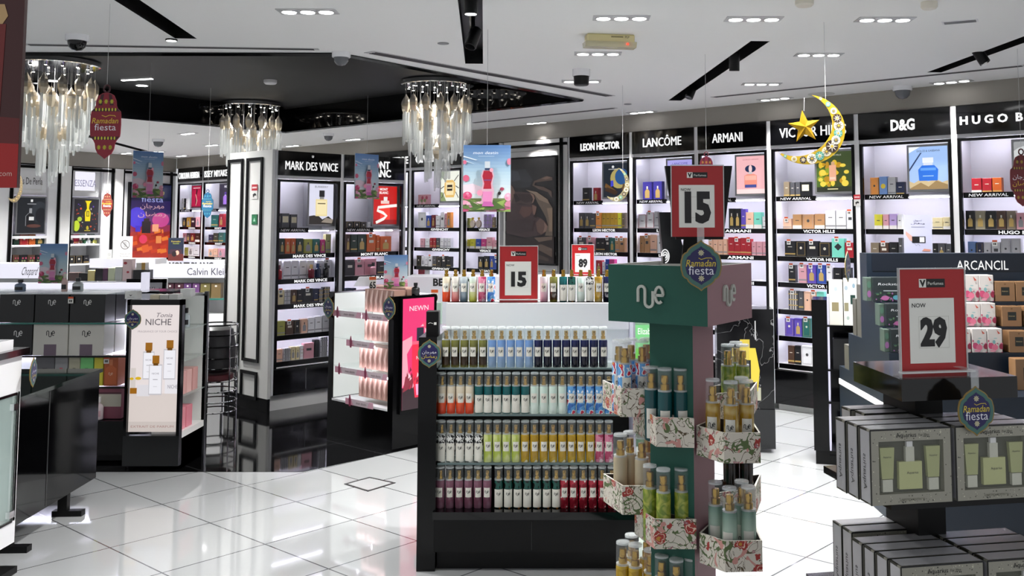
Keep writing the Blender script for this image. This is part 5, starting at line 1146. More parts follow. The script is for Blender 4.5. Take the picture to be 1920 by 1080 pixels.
m.flat([(-w, V(8, 45, 2.2)[2] - zb), (-.048, V(8, 45, 2.2)[2] - zb), (-.036, V(8, 30, 2.2)[2] - zb), (-.045, V(8, 8, 2.2)[2] - zb), (-w, V(8, 8, 2.2)[2] - zb)], -.0012, mat('#b9986a', .4)); m.flat([(-w, V(8, 260, 2.2)[2] - zb), (-.047, V(8, 260, 2.2)[2] - zb), (-.04, V(8, 45, 2.2)[2] - zb), (-w, V(8, 45, 2.2)[2] - zb)], -.001, mat('#6a1a18', .35))
m.build('banner_print', t)
m = MB()
for x in (-w + .01, -.02): m.tube([(x, .006, h), (x, .006, CZ - zb)], .0015, THREAD, 4)
m.build('thread', t)
# ================================================================ left foreground: glass showcase and low black cabinet
XS = -2.56
def wz(px, py, Y): return V(px, py, Y)[2]
zt1 = 1.02; zb1 = .13; y0s, y1s = 3.7, 4.66
t = thing('glass_showcase', 'white-framed glass showcase at the left edge', 'showcase', None, (XS, y1s, 0))
Lh = y1s - y0s; D = .6
m = MB(); m.box(-D, -Lh, zt1 - .03, .02, .03, zt1, BLACKH); m.build('top', t)
m = MB(); m.box(-D, -Lh, zt1 - .2, 0, 0, zt1 - .03, WHITEG); m.box(-D, -Lh, zb1, 0, 0, zb1 + .1, WHITEG); m.box(-.02, -.03, zb1 + .1, 0, 0, zt1 - .2, WHITEG); m.box(-D, -Lh, zb1 + .1, -D + .02, 0, zt1 - .2, WHITEG); m.box(-D, -.02, zb1 + .1, 0, -.004, zt1 - .2, mat('#b9c6c4', .2)); m.build('frame', t)
m = MB(); m.box(-.006, -Lh + .02, zb1 + .105, .002, -.03, zt1 - .205, GLASS); g = m.build('glass_door', t)
m = MB(); m.box(-.008, -.034, zb1 + .105, .004, -.028, zt1 - .205, BLACK); m.box(-.008, -Lh, zb1 + .098, .004, -.03, zb1 + .108, BLACK); m.box(-.008, -Lh, zt1 - .212, .004, -.03, zt1 - .2, BLACK); m.box(-.004, -.24, zb1 + .1, .004, -.236, zt1 - .2, mat('#5f7a74', .1)); m.build('door_frame', g)
for z in (.25, .74): m = MB(); m.box(-.012, -.06, z, .006, -.02, z + .03, CHROME); m.build('hinge', g)
for z in (.48, .27): m = MB(); m.box(-D + .03, -Lh + .03, z, -.05, -.06, z + .008, GLASS); m.build('glass_shelf', t)
m = MB(); m.box(-.3, -.16, 0, .03, -.02, .03, BLACKM); m.box(-.12, -.12, .03, -.04, -.06, zb1, BLACKM); m.build('foot', t)
m = MB(); m.cbox(-.06, -.05, 0, .06, .05, .13, mat('#1c2733', .4)); tag(m.build('gift_box', None, (XS - .13, y1s - .3, .488)), 'dark navy box inside the glass showcase', 'box')
m = MB(); q = .12; m.box(-.09, -.11, 0, .09, .11, .008, WHITEG); m.box(-.09, -.11, .008, -.075, .11, .045, WHITEG); m.box(.075, -.11, .008, .09, .11, .045, WHITEG); m.box(-.075, -.11, .008, .075, -.095, .045, WHITEG); m.box(-.075, .095, .008, .075, .11, .045, WHITEG)
tag(m.build('tray', None, (XS - .105, y1s - .16, zt1)), 'white open tray on top of the glass showcase', 'tray')
badge((XS + .04, y1s + .03, wz(58, 700, y1s)), radians(104), .14, True, 'edge-on festival badge on the corner of the glass showcase')
t = thing('low_cabinet', 'long low glossy black cabinet beyond the glass showcase', 'cabinet', None, (-2.68, 4.7, 0), .05)
LC = 1.12
m = MB(); m.box(-.6, 0, .13, 0, LC, .735, BLACKH); m.build('carcass', t)
m = MB(); m.box(-.62, -.01, .735, .015, LC + .01, .755, mat('#0d1512', .04)); m.build('top', t)
m = MB(); m.box(0, LC * .45, .14, .002, LC * .455, .73, mat('#3a3b3c', .3)); m.build('door_gap', t)
for y in (.2, .8):
    m = MB(); m.box(-.07, y, .03, -.02, y + .04, .13, BLACKM); m.box(-.1, y - .0, 0, .06, y + .05, .03, BLACKM); m.build('leg', t)
# ================================================================ white light island with gift boxes and the "niche" lightbox
YN = 6.5
xa, xb = V(240, 700, YN)[0], V(333, 700, YN)[0]
t = thing('lightbox_unit', 'black island end with lit beige perfume advert, left of centre', 'display stand', None, ((xa + xb) / 2, YN, 0))
hw = (xb - xa) / 2 + .02; z0, z1 = .243, 1.07
m = MB(); m.box(-hw, 0, .03, hw, .05, z0 - .02, mat('#0e1011', .25)); m.box(-hw, 0, z0 - .02, -hw + .02, .05, 1.105, BLACK); m.box(hw - .02, 0, z0 - .02, hw, .05, 1.105, BLACK); m.box(-hw, 0, z1, hw, .05, 1.105, BLACK); m.box(-hw, .045, z0, hw, .05, z1, BLACK); m.box(-hw + .02, .05, 0, hw, .42, .2, BLACK); m.build('frame', t)
NI2 = [('r', 0, 0, 1, .3, '#d8cdc8'), ('r', 0, 0, 1, .08, '#c9bfba')]
def nb(x, z, w, h, c=1): return [('r', x - w / 2 - .015, z - .01, x + w / 2 + .015, z + h + .01, '#c3c0c6'), ('r', x - w / 2, z, x + w / 2, z + h, '#eeedf3'), ('r', x - .07, z + h + .015, x + .07, z + h + .08, '#9a6418'), ('r', x - .05, z + h, x + .05, z + h + .02, '#6a4410'), ('t', 'NICHE', x, z + h * .72, .014, '#8a8590', w * .6), ('r', x - w * .2, z + h * .5, x + w * .2, z + h * .515, '#5a5660'), ('r', x - w * .16, z + h * .25, x + w * .16, z + h * .26, '#9a96a0')]
NI2 += [('r', .02, .32, .12, .5, '#d3cbc6')] + nb(.37, .42, .2, .2) + nb(.8, .42, .22, .22) + [('r', .72, .3, 1, .41, '#e6e3e8'), ('t', 'NICHE', .88, .355, .03, '#8a8590', .2), ('e', .18, .42, .06, .012, '#d8b020'), ('e', .05, .417, .04, .01, '#d8b020'), ('r', .02, .3, .16, .345, '#9a6418'), ('r', .16, .28, .42, .37, '#dcd9de')] + nb(.53, .3, .24, .22)
NI2 += [('t', 'NICHE', .56, .865, .05, '#4a444c', .52), ('t', 'Tonia', .68, .92, .035, '#6a626a', .34, 0, .35), ('t', 'FRAGRANCE OF YOUR CHOICE', .55, .79, .016, '#9a9096', .8), ('t', 'EXTRAIT DE PARFUM', .5, .045, .018, '#a07a74', .86)]
m = MB(); m.flat([(-hw + .02, z0), (hw - .02, z0), (hw - .02, z1), (-hw + .02, z1)], .03, mat('#e6dcdb', .3, 0, .85)); art(m, -hw + .02, z0, 2 * hw - .04, z1 - z0, NI2, .0296, .85, .0004); m.build('poster_print', t)
q = V(249, 599, YN - .01); badge(q, 0, .135, True, 'navy festival badge on the corner of the beige lit advert')
# side shelves of the island, open to the right
t2 = thing('side_shelf_unit', 'glass side shelves on the right end of the beige advert island', 'display shelf', None, (xb + .02, YN, 0))
m = MB(); m.box(-.2, .05, .2, -.18, .46, 1.1, mat('#d9dcd9', .4)); m.box(-.18, .44, .2, .0, .46, 1.1, mat('#d9dcd9', .4)); m.box(-.18, .05, .2, 0, .44, .24, PAINT); m.box(-.18, .45, .2, -.02, .48, 1.12, CHROME); m.build('carcass', t2)
MB().box(-.02, .44, .0, .005, .47, 1.13, mat('#4a4c4e', .2, .6)).build('post', t2)
MB().box(-.2, .05, 0, .0, .46, .2, BLACK).build('base', t2)
SZ = (.905, .70, .47)
for z in SZ: MB().box(-.18, .05, z - .006, 0, .44, z, GLASS).build('glass_shelf', t2)
def sbox(x, y, z, w, d, h, c, label, rz=0.0, st=None, group=None):
    m = MB(); m.cbox(-w / 2, -d / 2, 0, w / 2, d / 2, h, mat(c, .35), .002)
    if st: st(m, w, d, h)
    return tag(m.build('gift_box', None, (x, y, z), rz), label, 'box', group)
def face_art(items):
    def f(m, w, d, h): art(m, -w / 2, 0, w, h, items, -d / 2 - .0002, 0, .0003)
    return f
xo = xb + .02
for i, (y, c) in enumerate(((.12, '#d3a09c'), (.22, '#d9aba6'), (.33, '#cf9d98'))): sbox(xo - .07, YN + y, SZ[2], .09, .085, .15, c, 'pink box on the side shelves, %s from the advert, second shelf up' % ORD[i], 0, None, 'pink boxes on the side shelves')
for i, (y, c) in enumerate(((.12, '#d98a94'), (.24, '#d27f8c'))): sbox(xo - .07, YN + y, .24, .09, .1, .14, c, 'rose box on the side shelves, %s from the advert, lowest shelf' % ORD[i], 0, None, 'pink boxes on the side shelves')
def small_bottle(x, y, z, w, h, body, cap, label, labc='#15151a', kind='scent_bottle', n=14):
    m = MB(); m.lathe([(w * .46, 0), (w * .5, .004), (w * .5, h * .55), (w * .36, h * .66), (w * .18, h * .7), (w * .18, h * .74)], mat(body, .08), n)
    o = tag(m.build(kind, None, (x, y, z)), label, 'bottle', 'tester bottles on the island')
    MB().lathe([(w * .2, h * .74), (w * .25, h * .75), (w * .25, h), (w * .05, h)], mat(cap, .25), 12).build('cap', o)
    m = MB(); r = w * .5 + .0006; a = [-.9 + .3 * k for k in range(7)]
    m.add([(r * sin(b), -r * cos(b), zz) for b in a for zz in (h * .14, h * .4)], [(2 * k, 2 * k + 2, 2 * k + 3, 2 * k + 1) for k in range(6)], mat(labc, .4)); m.build('label', o)
    return o
small_bottle(xo - .05, YN + .2, SZ[0], .05, .13, '#a9b4b8', '#121214', 'bottle with black cap on the top side shelf, right of beige advert')
# main run of gift boxes facing the aisle
YG = 6.72
xg = lambda px: V(px, 640, YG)[0]
xe = xg(240); xw = -5.4
z4, z3, z2_, z1_ = wz(100, 605, YG), wz(100, 667, YG), wz(100, 725, YG), wz(100, 787, YG)
t = thing('gift_island', 'long island of gift boxes on glass shelves, left of beige advert', 'display stand', None, (xe, YG, 0))
Wd = xe - xw
m = MB(); m.box(-Wd, -.02, .02, .02, .75, z1_ - .005, BLACK); m.build('base', t)
m = MB(); m.box(-Wd, .40, z1_, 0, .44, 1.1, mat('#d6d6da', .4)); m.build('back', t)
for z in (z4, z3, z2_):
    s = MB().box(-Wd, 0, z - .012, 0, .4, z, GLASS).build('glass_shelf', t); MB().box(-Wd, -.003, z - .012, 0, 0, z, TEALEDGE if z in (z4,) else BLACK).build('front_edge', s); MB().box(-Wd, .36, z - .03, -.02, .37, z - .018, LED).build('light_strip', t)
m = MB(); m.box(-Wd, 0, 1.125, 0, .42, 1.137, GLASS); m.build('glass_top', t)
m = MB(); m.box(-Wd, .44, 1.1, .12, .75, 1.115, BLACK); m.build('counter_top', t)
m = MB(); m.box(-Wd, .47, 1.125, V(262, 540, YG + .47)[0] - xe, .49, wz(100, 530, YG + .47), mat('#e9e8f6', .4, 0, .95)); m.build('lit_fascia', t)
m = MB(); m.box(-Wd, .475, z1_, -.0, .495, 1.12, WHITE); m.build('core', t)
NUEW = lambda c: (lambda m, w, d, h: m.nue(0, h * .7, h * .19, mat(c, .4), -d / 2 - .0006, .13))
gbx = [(-6, 59), (61, 125), (127, 193)]
for i, (a, b) in enumerate(gbx):
    x0, x1 = xg(a), xg(b)
    for k in range(2):
        o = sbox((x0 + x1) / 2, YG + .09 + k * .165, z4, x1 - x0, .155, wz(100, 552, YG) - z4, '#141416', 'black gift box, %s from left on top glass shelf%s' % (ORD[i], ', front one with pale mark' if k == 0 else ', behind the front one'), 0, NUEW('#d9d9d6') if k == 0 else None, 'black gift boxes')
        if i == 2 and k == 0: link('price_tag', TAGM, o, (-.11, -.09, .13))
for i, (a, b) in enumerate(((-6, 58), (60, 125), (127, 193))):
    x0, x1 = xg(a), xg(b); c = '#141416' if i == 0 else '#c9c7bf'
    def st(m, w, d, h, i=i):
        m.nue(0 if i else .02, h * .7, h * .19, mat('#d9d9d6' if i == 0 else '#1c1c1e', .4), -d / 2 - .0006, .13)
        if i: m.flat([(-w * .18, 0), (w * .18, 0), (w * .18, h * .36), (-w * .18, h * .36)], -d / 2 - .0006, mat('#6a5a68', .4))
    for k in range(2): sbox((x0 + x1) / 2, YG + .09 + k * .165, z3, x1 - x0, .155, wz(100, 609, YG) - z3, c, '%s gift box, %s from left on the second glass shelf%s' % ('black' if i == 0 else 'ivory', ORD[i], '' if k == 0 else ', behind the front one'), 0, st if k == 0 else None, 'gift boxes on the second shelf')
def mini(px0, px1, top, bot, c, cap, label):
    x0, x1 = xg(px0), xg(px1); sbox((x0 + x1) / 2, YG + .1, z2_, x1 - x0, .12, wz(100, top, YG) - z2_, c, label, 0, face_art([('r', .3, .05, .7, .5, cap), ('r', .38, .5, .62, .62, cap)]), 'coloured boxes on the third shelf')
for i, (a, b, c, cap, nm) in enumerate(((62, 98, '#5c5c60', '#44444a', 'grey'), (99, 123, '#8a8a8c', '#c83a56', 'grey with red bottle'), (125, 146, '#a9a690', '#6a6a58', 'khaki'), (147, 171, '#6fbf72', '#3c8a4a', 'green'), (173, 190, '#c9c03a', '#e0cf2a', 'yellow'))): mini(a, b, 671, 725, c, cap, '%s gift box on the third glass shelf, left of the orange one' % nm)
x0, x1 = xg(193), xg(219)
o = sbox((x0 + x1) / 2, YG + .1, z2_, x1 - x0, .14, wz(100, 671, YG) - z2_, '#b4582c', 'orange gift box with bottle picture beside the beige advert', 0, face_art([('p', [(.1, .05), (.9, .05), (.9, .6), (.6, .72), (.4, .72), (.1, .6)], '#c9683a'), ('r', .38, .72, .62, .92, '#d8845a')]), None)
m = MB(); m.nue(0, .08, .02, mat('#e8c4ac', .4), -.072, .13); m.build('logo', o); link('price_tag', TAGM, o, (-.03, -.075, .15))
x0, x1 = xg(183), xg(226)
sbox((x0 + x1) / 2, YG + .12, z1_, x1 - x0, .16, .2, '#8a4658', 'plum gift box with pale band, bottom shelf by the beige advert', 0, face_art([('r', 0, .4, 1, .82, '#c9c4b4'), ('r', .0, .82, 1, .88, '#5a2a38')]))
small_bottle(xg(186), YG + .02, z1_, .07, .15, '#d9c9cc', '#e8e4e2', 'white bottle with dark dot before the plum gift box', '#c8a0a8')
for px, tp, wpx, bd, cp, nm in ((38, 524, 19, '#7f8ea8', '#121216', 'blue grey tester bottle with dark label, left on glass top'), (146, 521, 19, '#c4cacc', '#121216', 'clear tester bottle with black cap on glass top, middle'), (121, 513, 11, '#d9b9b4', '#c9c4b8', 'slim pale pink tester bottle on glass top')):
    Yb = YG + .1; w = wpx / 1835 * Yb; small_bottle(V(px, 540, Yb)[0], Yb, 1.137, w, V(px, tp, Yb)[2] - 1.137, bd, cp, nm)
poster(77, 127, 457, 531, YG + .44, 'standing flower poster on the left island', 0, True, txt=False, name='standing_poster')
# things on top of the advert island
YT = YN + .1
def topbox(px0, px1, top, c, label, Y=YT, items=None, d=.08):
    x0, x1 = V(px0, 555, Y)[0], V(px1, 555, Y)[0]; h = V(px0, top, Y)[2] - 1.106
    return sbox((x0 + x1) / 2, Y, 1.106, x1 - x0, d, h, c, label, 0, face_art(items) if items else None, 'boxes on the advert island')
topbox(239, 261, 546, '#dedfdc', 'white card box with dark bird mark on the advert island', items=[('p', [(.35, .6), (.5, .35), (.65, .6), (.5, .52)], '#2a2a2c'), ('r', .2, .22, .8, .25, '#6a6a6c')])
topbox(286, 303, 552, '#c9c2a6', 'small cream box on the advert island'); topbox(304, 320, 552, '#b4b4b0', 'small grey box on the advert island'); topbox(321, 338, 551, '#c3c4c2', 'pale grey box on the advert island, right of the small grey box')
topbox(342, 362, 541, '#d3d5d4', 'tall white box at the right end of the advert island', YN + .3)
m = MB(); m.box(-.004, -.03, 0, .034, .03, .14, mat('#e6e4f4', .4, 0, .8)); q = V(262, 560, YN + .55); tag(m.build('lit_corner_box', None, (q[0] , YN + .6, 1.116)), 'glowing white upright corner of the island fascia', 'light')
# further lit counters behind
def counter(px0, px1, py0, py1, Y, label, lett=None, lcol='#2a2a30', black=False, D=.5, script=False, rz=0.0, bold=0.0, al=.62, lw=.33):
    x0, x1 = V(px0, py0, Y)[0], V(px1, py0, Y)[0]; z1 = V(960, py0, Y)[2]; z0 = V(960, py1, Y)[2]; w = x1 - x0
    t = thing('display_counter', label, 'counter', 'lit display counters', ((x0 + x1) / 2, Y, 0), rz)
    m = MB(); m.box(-w / 2, .01, z0, w / 2, .3, z1, WHITE); m.box(-w / 2, 0, z0, w / 2, .01, z1, mat('#e6e5f3', .4, 0, .9)); h = m.build('lit_sign', t)
    m = MB(); m.box(-w / 2, .28, .7, w / 2, .3, z0, mat('#c9c9cc', .4)); m.build('back', t)
    m = MB(); m.box(-w / 2, .02, .0, w / 2, D, .7, BLACK if black else WHITE); m.build('body', t)
    s = MB().box(-w / 2, 0, z0 - .22, w / 2, .28, z0 - .205, GLASS).build('glass_shelf', t); MB().box(-w / 2, -.003, z0 - .22, w / 2, 0, z0 - .205, TEALEDGE).build('front_edge', s)
    if lett: m = MB(); m.text(lett, (al - .5) * w, (z0 + z1) / 2, (z1 - z0) * .55, mat(lcol, .4), -.001, w=lw * w, shear=.25 if script else 0, bold=bold); m.build('lettering', h)
    return t, z0, z1
counter(-40, 75, 494, 522, 9.3, 'lit white counter sign in script at the far left', 'Chopard', script=True, al=.84, lw=.25)
counter(168, 291, 485, 502, 10.6, 'plain lit white counter strip before the festival lightbox', None, D=.3)
ct, ck0, ck1 = counter(280, 430, 497, 521, 9.9, 'lit white counter sign with thin dark lettering beside the pillar', 'Calvin Klein', al=.73, lw=.51)
counter(300, 430, 488.5, 506, 11.0, 'lit counter sign with heavy black lettering, mostly hidden behind another', 'MONT BLANC', D=.3, bold=.06, al=.45, lw=.64)
xq = lambda px, Y: V(px, 530, Y)[0]
for i, (a, b, c, nm) in enumerate(((313, 328, '#3a1a26', 'dark plum'), (329, 346, '#43222e', 'dark wine'), (346, 361, '#5a3a68', 'violet'), (362, 376, '#63406e', 'purple'), (377, 396, '#6a623a', 'olive'), (397, 416, '#6e5c3c', 'bronze'))):
    sbox((xq(a, 9.95) + xq(b, 9.95)) / 2, 9.97, ck0 - .204, xq(b, 9.95) - xq(a, 9.95) - .004, .08, .15, c, '%s box under the thin-lettered counter sign, %s from left' % (nm, ORD[i]), 0, face_art([('e', .5, .8, .12, .06, '#e8e0d8')]), 'boxes under the counter sign')
t = thing('framed_panel', 'black-framed panel with painted reflection of part of the lettering nearby', 'display stand', None, (xq(274, 8.3), 8.3, 0))
w = xq(311, 8.3) - xq(237, 8.3); z0, z1 = wz(270, 567, 8.3), wz(270, 523, 8.3)
m = MB(); m.box(-w / 2, .0, 0, w / 2, .3, z0, BLACK); m.box(-w / 2, 0, z1 - .03, w / 2, .02, z1, BLACK); m.box(w / 2 - .03, 0, z0, w / 2, .02, z1, BLACK); m.build('frame', t)
m = MB(); m.box(-w / 2, .01, z0, w / 2 - .03, .02, z1 - .03, mat('#b4b4bc', .25)); m.text('vin Klein', .04, (z0 + z1) / 2 - .01, .085, mat('#3a3a42', .4), .009, w=w * .62); m.build('panel', t)  # reflection of the nearby sign painted on as lettering
# mixed boxes on the counters behind
def far(px0, px1, top, bot, Y, c, label, items=None):
    x0, x1 = V(px0, bot, Y)[0], V(px1, bot, Y)[0]; z0 = V(px0, bot, Y)[2]; h = V(px0, top, Y)[2] - z0
    sbox((x0 + x1) / 2, Y + .04, z0, x1 - x0, .08, h, c, label, 0, face_art(items) if items else None, 'mixed boxes on the middle counter')
YM = 9.0
zc = V(200, 527, YM)[2]
xm0, xm1 = V(126, 527, YM)[0], V(282, 527, YM)[0]
t = thing('display_counter', 'white counter carrying mixed boxes behind the glass top', 'counter', 'lit display counters', ((xm0 + xm1) / 2, YM, 0)); m = MB(); m.box(-(xm1 - xm0) / 2, -.03, 0, (xm1 - xm0) / 2, .4, zc, WHITE); m.build('body', t)
MB().box(-(xm1 - xm0) / 2, -.04, zc - .03, (xm1 - xm0) / 2, .0, zc, mat('#e6e5f3', .4)).build('front_edge', t)
for a, b, tp, c, lb in ((128, 146, 511, '#5c4a48', 'brown patterned box'), (147, 163, 512, '#0c0c0e', 'black box'), (164, 177, 507, '#d6c88a', 'pale yellow box'), (178, 192, 503, '#16161a', 'squat black box'), (192, 201, 503, '#4a2a44', 'purple box'), (202, 214, 502, '#c9d2b4', 'pale green box'), (215, 228, 500, '#b4bab8', 'silver box'), (229, 246, 485, '#d9c3c4', 'tall white box with rose pattern'), (249, 280, 506, '#0e0f10', 'long black box')):
    far(a, b, tp, 527, YM, c, lb + ' on the counter behind the glass top', [('e', .3, .8, .2, .06, '#a83a44'), ('e', .6, .4, .15, .05, '#a83a44')] if 'rose' in lb else None)
far(255, 272, 492, 506, YM, '#c9c6c0', 'white and gold box on top of the long black box', [('r', .6, 0, 1, 1, '#a8843a')])
q = FL.pl(140, 478, .03)
def notice(px0, px1, py0, py1, Y, items, base, label, name='notice_sign', cat='sign'):
    return poster(px0, px1, py0, py1, Y, label, 0, True, items=items, base=base, name=name, cat=cat, w=V(px1, py0, Y)[0] - V(px0, py0, Y)[0])
NOT = [('t', 'Please ask staff', .5, .22, .05, '#3a3a3c', .7), ('t', 'for assistance', .5, .12, .05, '#3a3a3c', .66)]
def ringitems(cx, cz, r, asp, col):
    return [('s', [(cx + r * cos(2 * pi * k / 20), cz + r * asp * sin(2 * pi * k / 20)) for k in range(21)], .05, col), ('s', [(cx - r * .7, cz + r * asp * .7), (cx + r * .7, cz - r * asp * .7)], .05, col)]
notice(222, 249, 443, 485, 10.4, NOT + [('p', [(.38, .5), (.62, .5), (.6, .75), (.4, .75)], '#9a9a9a')] + ringitems(.5, .62, .3, .64, '#4a4446'), '#c3c3c1', 'grey no-touching notice standing before the festival lightbox')
notice(201, 210, 468, 486, 10.5, ringitems(.5, .5, .25, .5, '#8a8a8c'), '#c3c3c1', 'small grey notice left of the no-touching notice')
notice(316, 345, 446, 489, 10.8, [('r', 0, 0, 1, .3, '#5a2420'), ('r', .1, .3, .9, .5, '#3a2430'), ('e', .6, .35, .12, .1, '#d8a08a'), ('e', .4, .3, .15, .12, '#1a1216'), ('t', 'Ramadan', .5, .85, .07, '#c9b23c', .6, 0, .2), ('t', 'fiesta', .5, .76, .06, '#a9b23c', .4)], '#1c2436', 'small dark festival poster standing on the heavy-lettered counter', 'standing_poster', 'poster')
# ================================================================ wire basket before the pillar
q = V(404, 700, 7.95)
t = thing('wire_basket', 'round chrome wire basket stand before the white pillar', 'basket', None, (q[0], 7.95, 0))
rb = .165
for z in (.80, .72, .63, .54, .46, .36, .28, .2, .12): m = MB(); m.tube([(rb * cos(2 * pi * k / 28), rb * sin(2 * pi * k / 28), z) for k in range(28)], .006, CHROME, 6, True); m.build('hoop', t)
for k in range(6): a = k * pi / 3 + .5; m = MB(); m.tube([(rb * cos(a), rb * sin(a), 0), (rb * cos(a), rb * sin(a), .8)], .006, CHROME, 6); m.build('upright', t)
m = MB(); m.lathe([(.11, .425), (.15, .45), (.155, .62), (.13, .76), (.08, .785), (0, .79)], pattern('black_nylon', [(0, '#08080a'), (1, '#1c1c20')], 20, 'noise', .4, (1, 1, 1), 2, False), 14); tag(m.build('black_bag', None, (q[0], 7.95, 0)), 'black shopping bag bundled in the wire basket', 'bag')
m = MB(); m.lathe([(.13, .36), (.14, .37), (.14, .405), (.1, .41)], mat('#4a1018', .5), 14); tag(m.build('red_bag', None, (q[0], 7.95, 0)), 'dark red folded bag under the black bag in basket', 'bag')
# ================================================================ pink box display with magenta lightbox
CN_ = G(735, 846.5); LW, LD, LH = .80, .40, 1.085
FN = Fr(CN_[0] - LW * .74, CN_[1] + LW * .6727, A_W)
t = thing('box_display', 'black display of pink boxes with magenta lit advert on its right end', 'display stand', None, FN.w(0, 0, 0), A_W)
m = MB(); m.box(0, 0, .0, LW, LD, .27, BLACK); m.build('base', t)
m = MB(); m.box(0, 0, .27, .055, LD, LH, BLACK); m.box(LW - .06, 0, .27, LW, .06, LH - .0, BLACK); m.box(LW - .03, .06, .27, LW - .025, LD, LH, BLACK); m.box(.055, LD - .03, .27, LW - .03, LD, LH, WHITE); m.box(.055, 0, .27, LW - .06, LD - .03, .285, WHITE); m.build('carcass', t)
zr = [.955, .745, .535, .325]
for z in zr[:3]: MB().box(.055, .01, z - .008, LW - .06, LD - .03, z, GLASS).build('glass_shelf', t)
MB().box(.055, .012, .29, .058, LD - .035, LH - .01, mat('#eef3ef', .4, 0, .55)).build('glow_liner', t)  # white inner side made to glow, added to brighten the case
MB().box(.06, LD - .034, .29, LW - .035, LD - .03, LH - .01, mat('#eef3ef', .4, 0, 1.0)).build('glow_liner', t)  # emissive back added so the whole case interior glows
for xa_, xb_, z in ((.07, .73, zr[0]), (.25, .57, zr[1]), (.11, .42, zr[2]), (.44, .73, zr[2])): m = MB(); m.box(xa_, .006, z - .042, xb_, .012, z - .03, mat('#f4f2ff', .4, 0, 16.0)); m.build('light_strip', t)
m = MB(); m.box(.06, LD - .06, LH - .03, LW - .07, LD - .04, LH - .015, LED); m.build('light_strip', t)
m = MB(); m.box(LW - .001, .05, .25, LW + .02, LD - .02, LH, BLACK); fr_ = m.build('lightbox_frame', t)
m = MB(); w = LD - .11
ADV = [('r', 0, 0, 1, .2, '#3a2a30'), ('p', [(0, .2), (0, .62), (.3, .66), (.3, .58), (.14, .5), (.2, .3)], '#f0a0b0'), ('p', [(.02, .16), (.3, .2), (.5, .14), (.6, .2), (.4, .3), (.1, .3)], '#8a3040'), ('p', [(.4, .1), (.8, .1), (.86, .3), (.86, .6), (.3, .6), (.3, .36)], '#e8304c'), ('p', [(.45, .12), (.75, .12), (.8, .22), (.42, .22)], '#f0a0c8'), ('r', .3, .58, .86, .61, '#f2607a'), ('r', .44, .61, .66, .73, '#2a2a3a'), ('p', [(.55, .74), (.95, .84), (.98, .66), (.72, .62), (.68, .74)], '#f3b4c0'), ('p', [(.62, .77), (.86, .8), (.84, .7), (.7, .72)], '#e8486a'), ('t', 'NEWN', .5, .91, .045, '#f8dfe6', .6), ('t', 'NEW', .56, .46, .03, '#f8dfe6', .26)]
for k in range(24):
    R3 = random.Random(k); a, b = R3.uniform(0, .9), R3.uniform(.16, .34); ADV.append(('p', [(a, b), (a + .07, b + .02), (a + .03, b + .05)], R3.choice(['#d88a9a', '#7a2030', '#f3c3cc', '#b03048'])))
m.flat([(0, 0), (w, 0), (w, .79), (0, .79)], 0, mat('#e23a72', .3, 0, .95)); art(m, 0, 0, w, .79, ADV, -.0004, .95, .0004)
lb = m.build('poster_print', fr_, (LW + .0205, .065, .275), pi / 2)
pk = MB(); pw, ph, pd_ = .058, .165, .1
pk.box(-pw / 2 + .0006, -pd_ / 2, 0, pw / 2 - .0006, pd_ / 2, ph, mat('#b08a7c', .35)); y = -pd_ / 2 - .0005
pk.flat([(-.4 * pw, .5 * ph), (.0, .98 * ph), (.3 * pw, .98 * ph), (.0, .55 * ph), (-.1 * pw, .2 * ph)], y, mat('#d9c0b4', .35)); pk.flat([(.1 * pw, .5 * ph), (.45 * pw, .98 * ph), (.48 * pw, .3 * ph), (.2 * pw, .02 * ph)], y, mat('#8a665a', .35)); pk.flat([(-.46 * pw, .02 * ph), (.1 * pw, .02 * ph), (-.1 * pw, .3 * ph)], y, mat('#c9a699', .35))
PKM = pk.mesh('pink_box')
for r, (z, xs) in enumerate(zip(zr, (.35, .35, .28, .28))):
    n = int((LW - .065 - xs) / pw)
    for i in range(n):
        for dpt in range(2):
            o = link('pink_box', PKM, None, FN.w(LW - .065 - pw * (n - i - .5), .1 + dpt * .12, z + .001), A_W)
            tag(o, 'pink ripple box, %s from left in the %s row%s' % (ORD[i], ('top', 'second', 'third', 'bottom')[r], '' if dpt == 0 else ', rear rank'), 'box', 'pink ripple boxes in the display')
def strip_banner(x, z, w, i):
    t3 = thing('shelf_banner', 'pale pink shelf banner with small red bottle, %s' % i, 'sign', 'shelf banners', FN.w(x, -.006, z - .05), A_W)
    m = MB(); m.box(0, 0, 0, w, .002, .045, mat('#d9c9d0', .4)); m.flat([(0, 0), (w * .3, 0), (w * .2, .045), (0, .045)], -.0005, mat('#d9a0b4', .4)); m.flat([(w * .8, 0), (w, 0), (w, .045), (w * .86, .045)], -.0005, mat('#d9a8ba', .4)); m.build('strip', t3)
    m = MB(); m.text('mon destin', w * .58, .022, .018, mat('#5a3a44', .4), -.001, w=w * .36, shear=.2); m.build('lettering', t3)
    m = MB(); m.py([(w * .14, -.01), (w * .2, -.01), (w * .21, .04), (w * .18, .075), (w * .16, .075), (w * .13, .04)], -.003, -.001, mat('#8a3050', .3)); m.build('bottle_cutout', t3)
strip_banner(.06, zr[0], .36, 'top shelf left'); strip_banner(.43, zr[0], .31, 'top shelf right'); strip_banner(.24, zr[1], .34, 'second shelf'); strip_banner(.1, zr[2], .33, 'third shelf left'); strip_banner(.43, zr[2], .31, 'third shelf right'); strip_banner(.24, zr[3] - .01, .34, 'bottom shelf')
badge(FN.w(.02, -.02, FN.z(627, 577)), A_W, .17, True, 'festival badge on the left post of the pink box display')
badge(FN.w(LW - .03, -.02, FN.z(735, 578)), A_W, .175, True, 'festival badge between pink boxes and magenta advert')
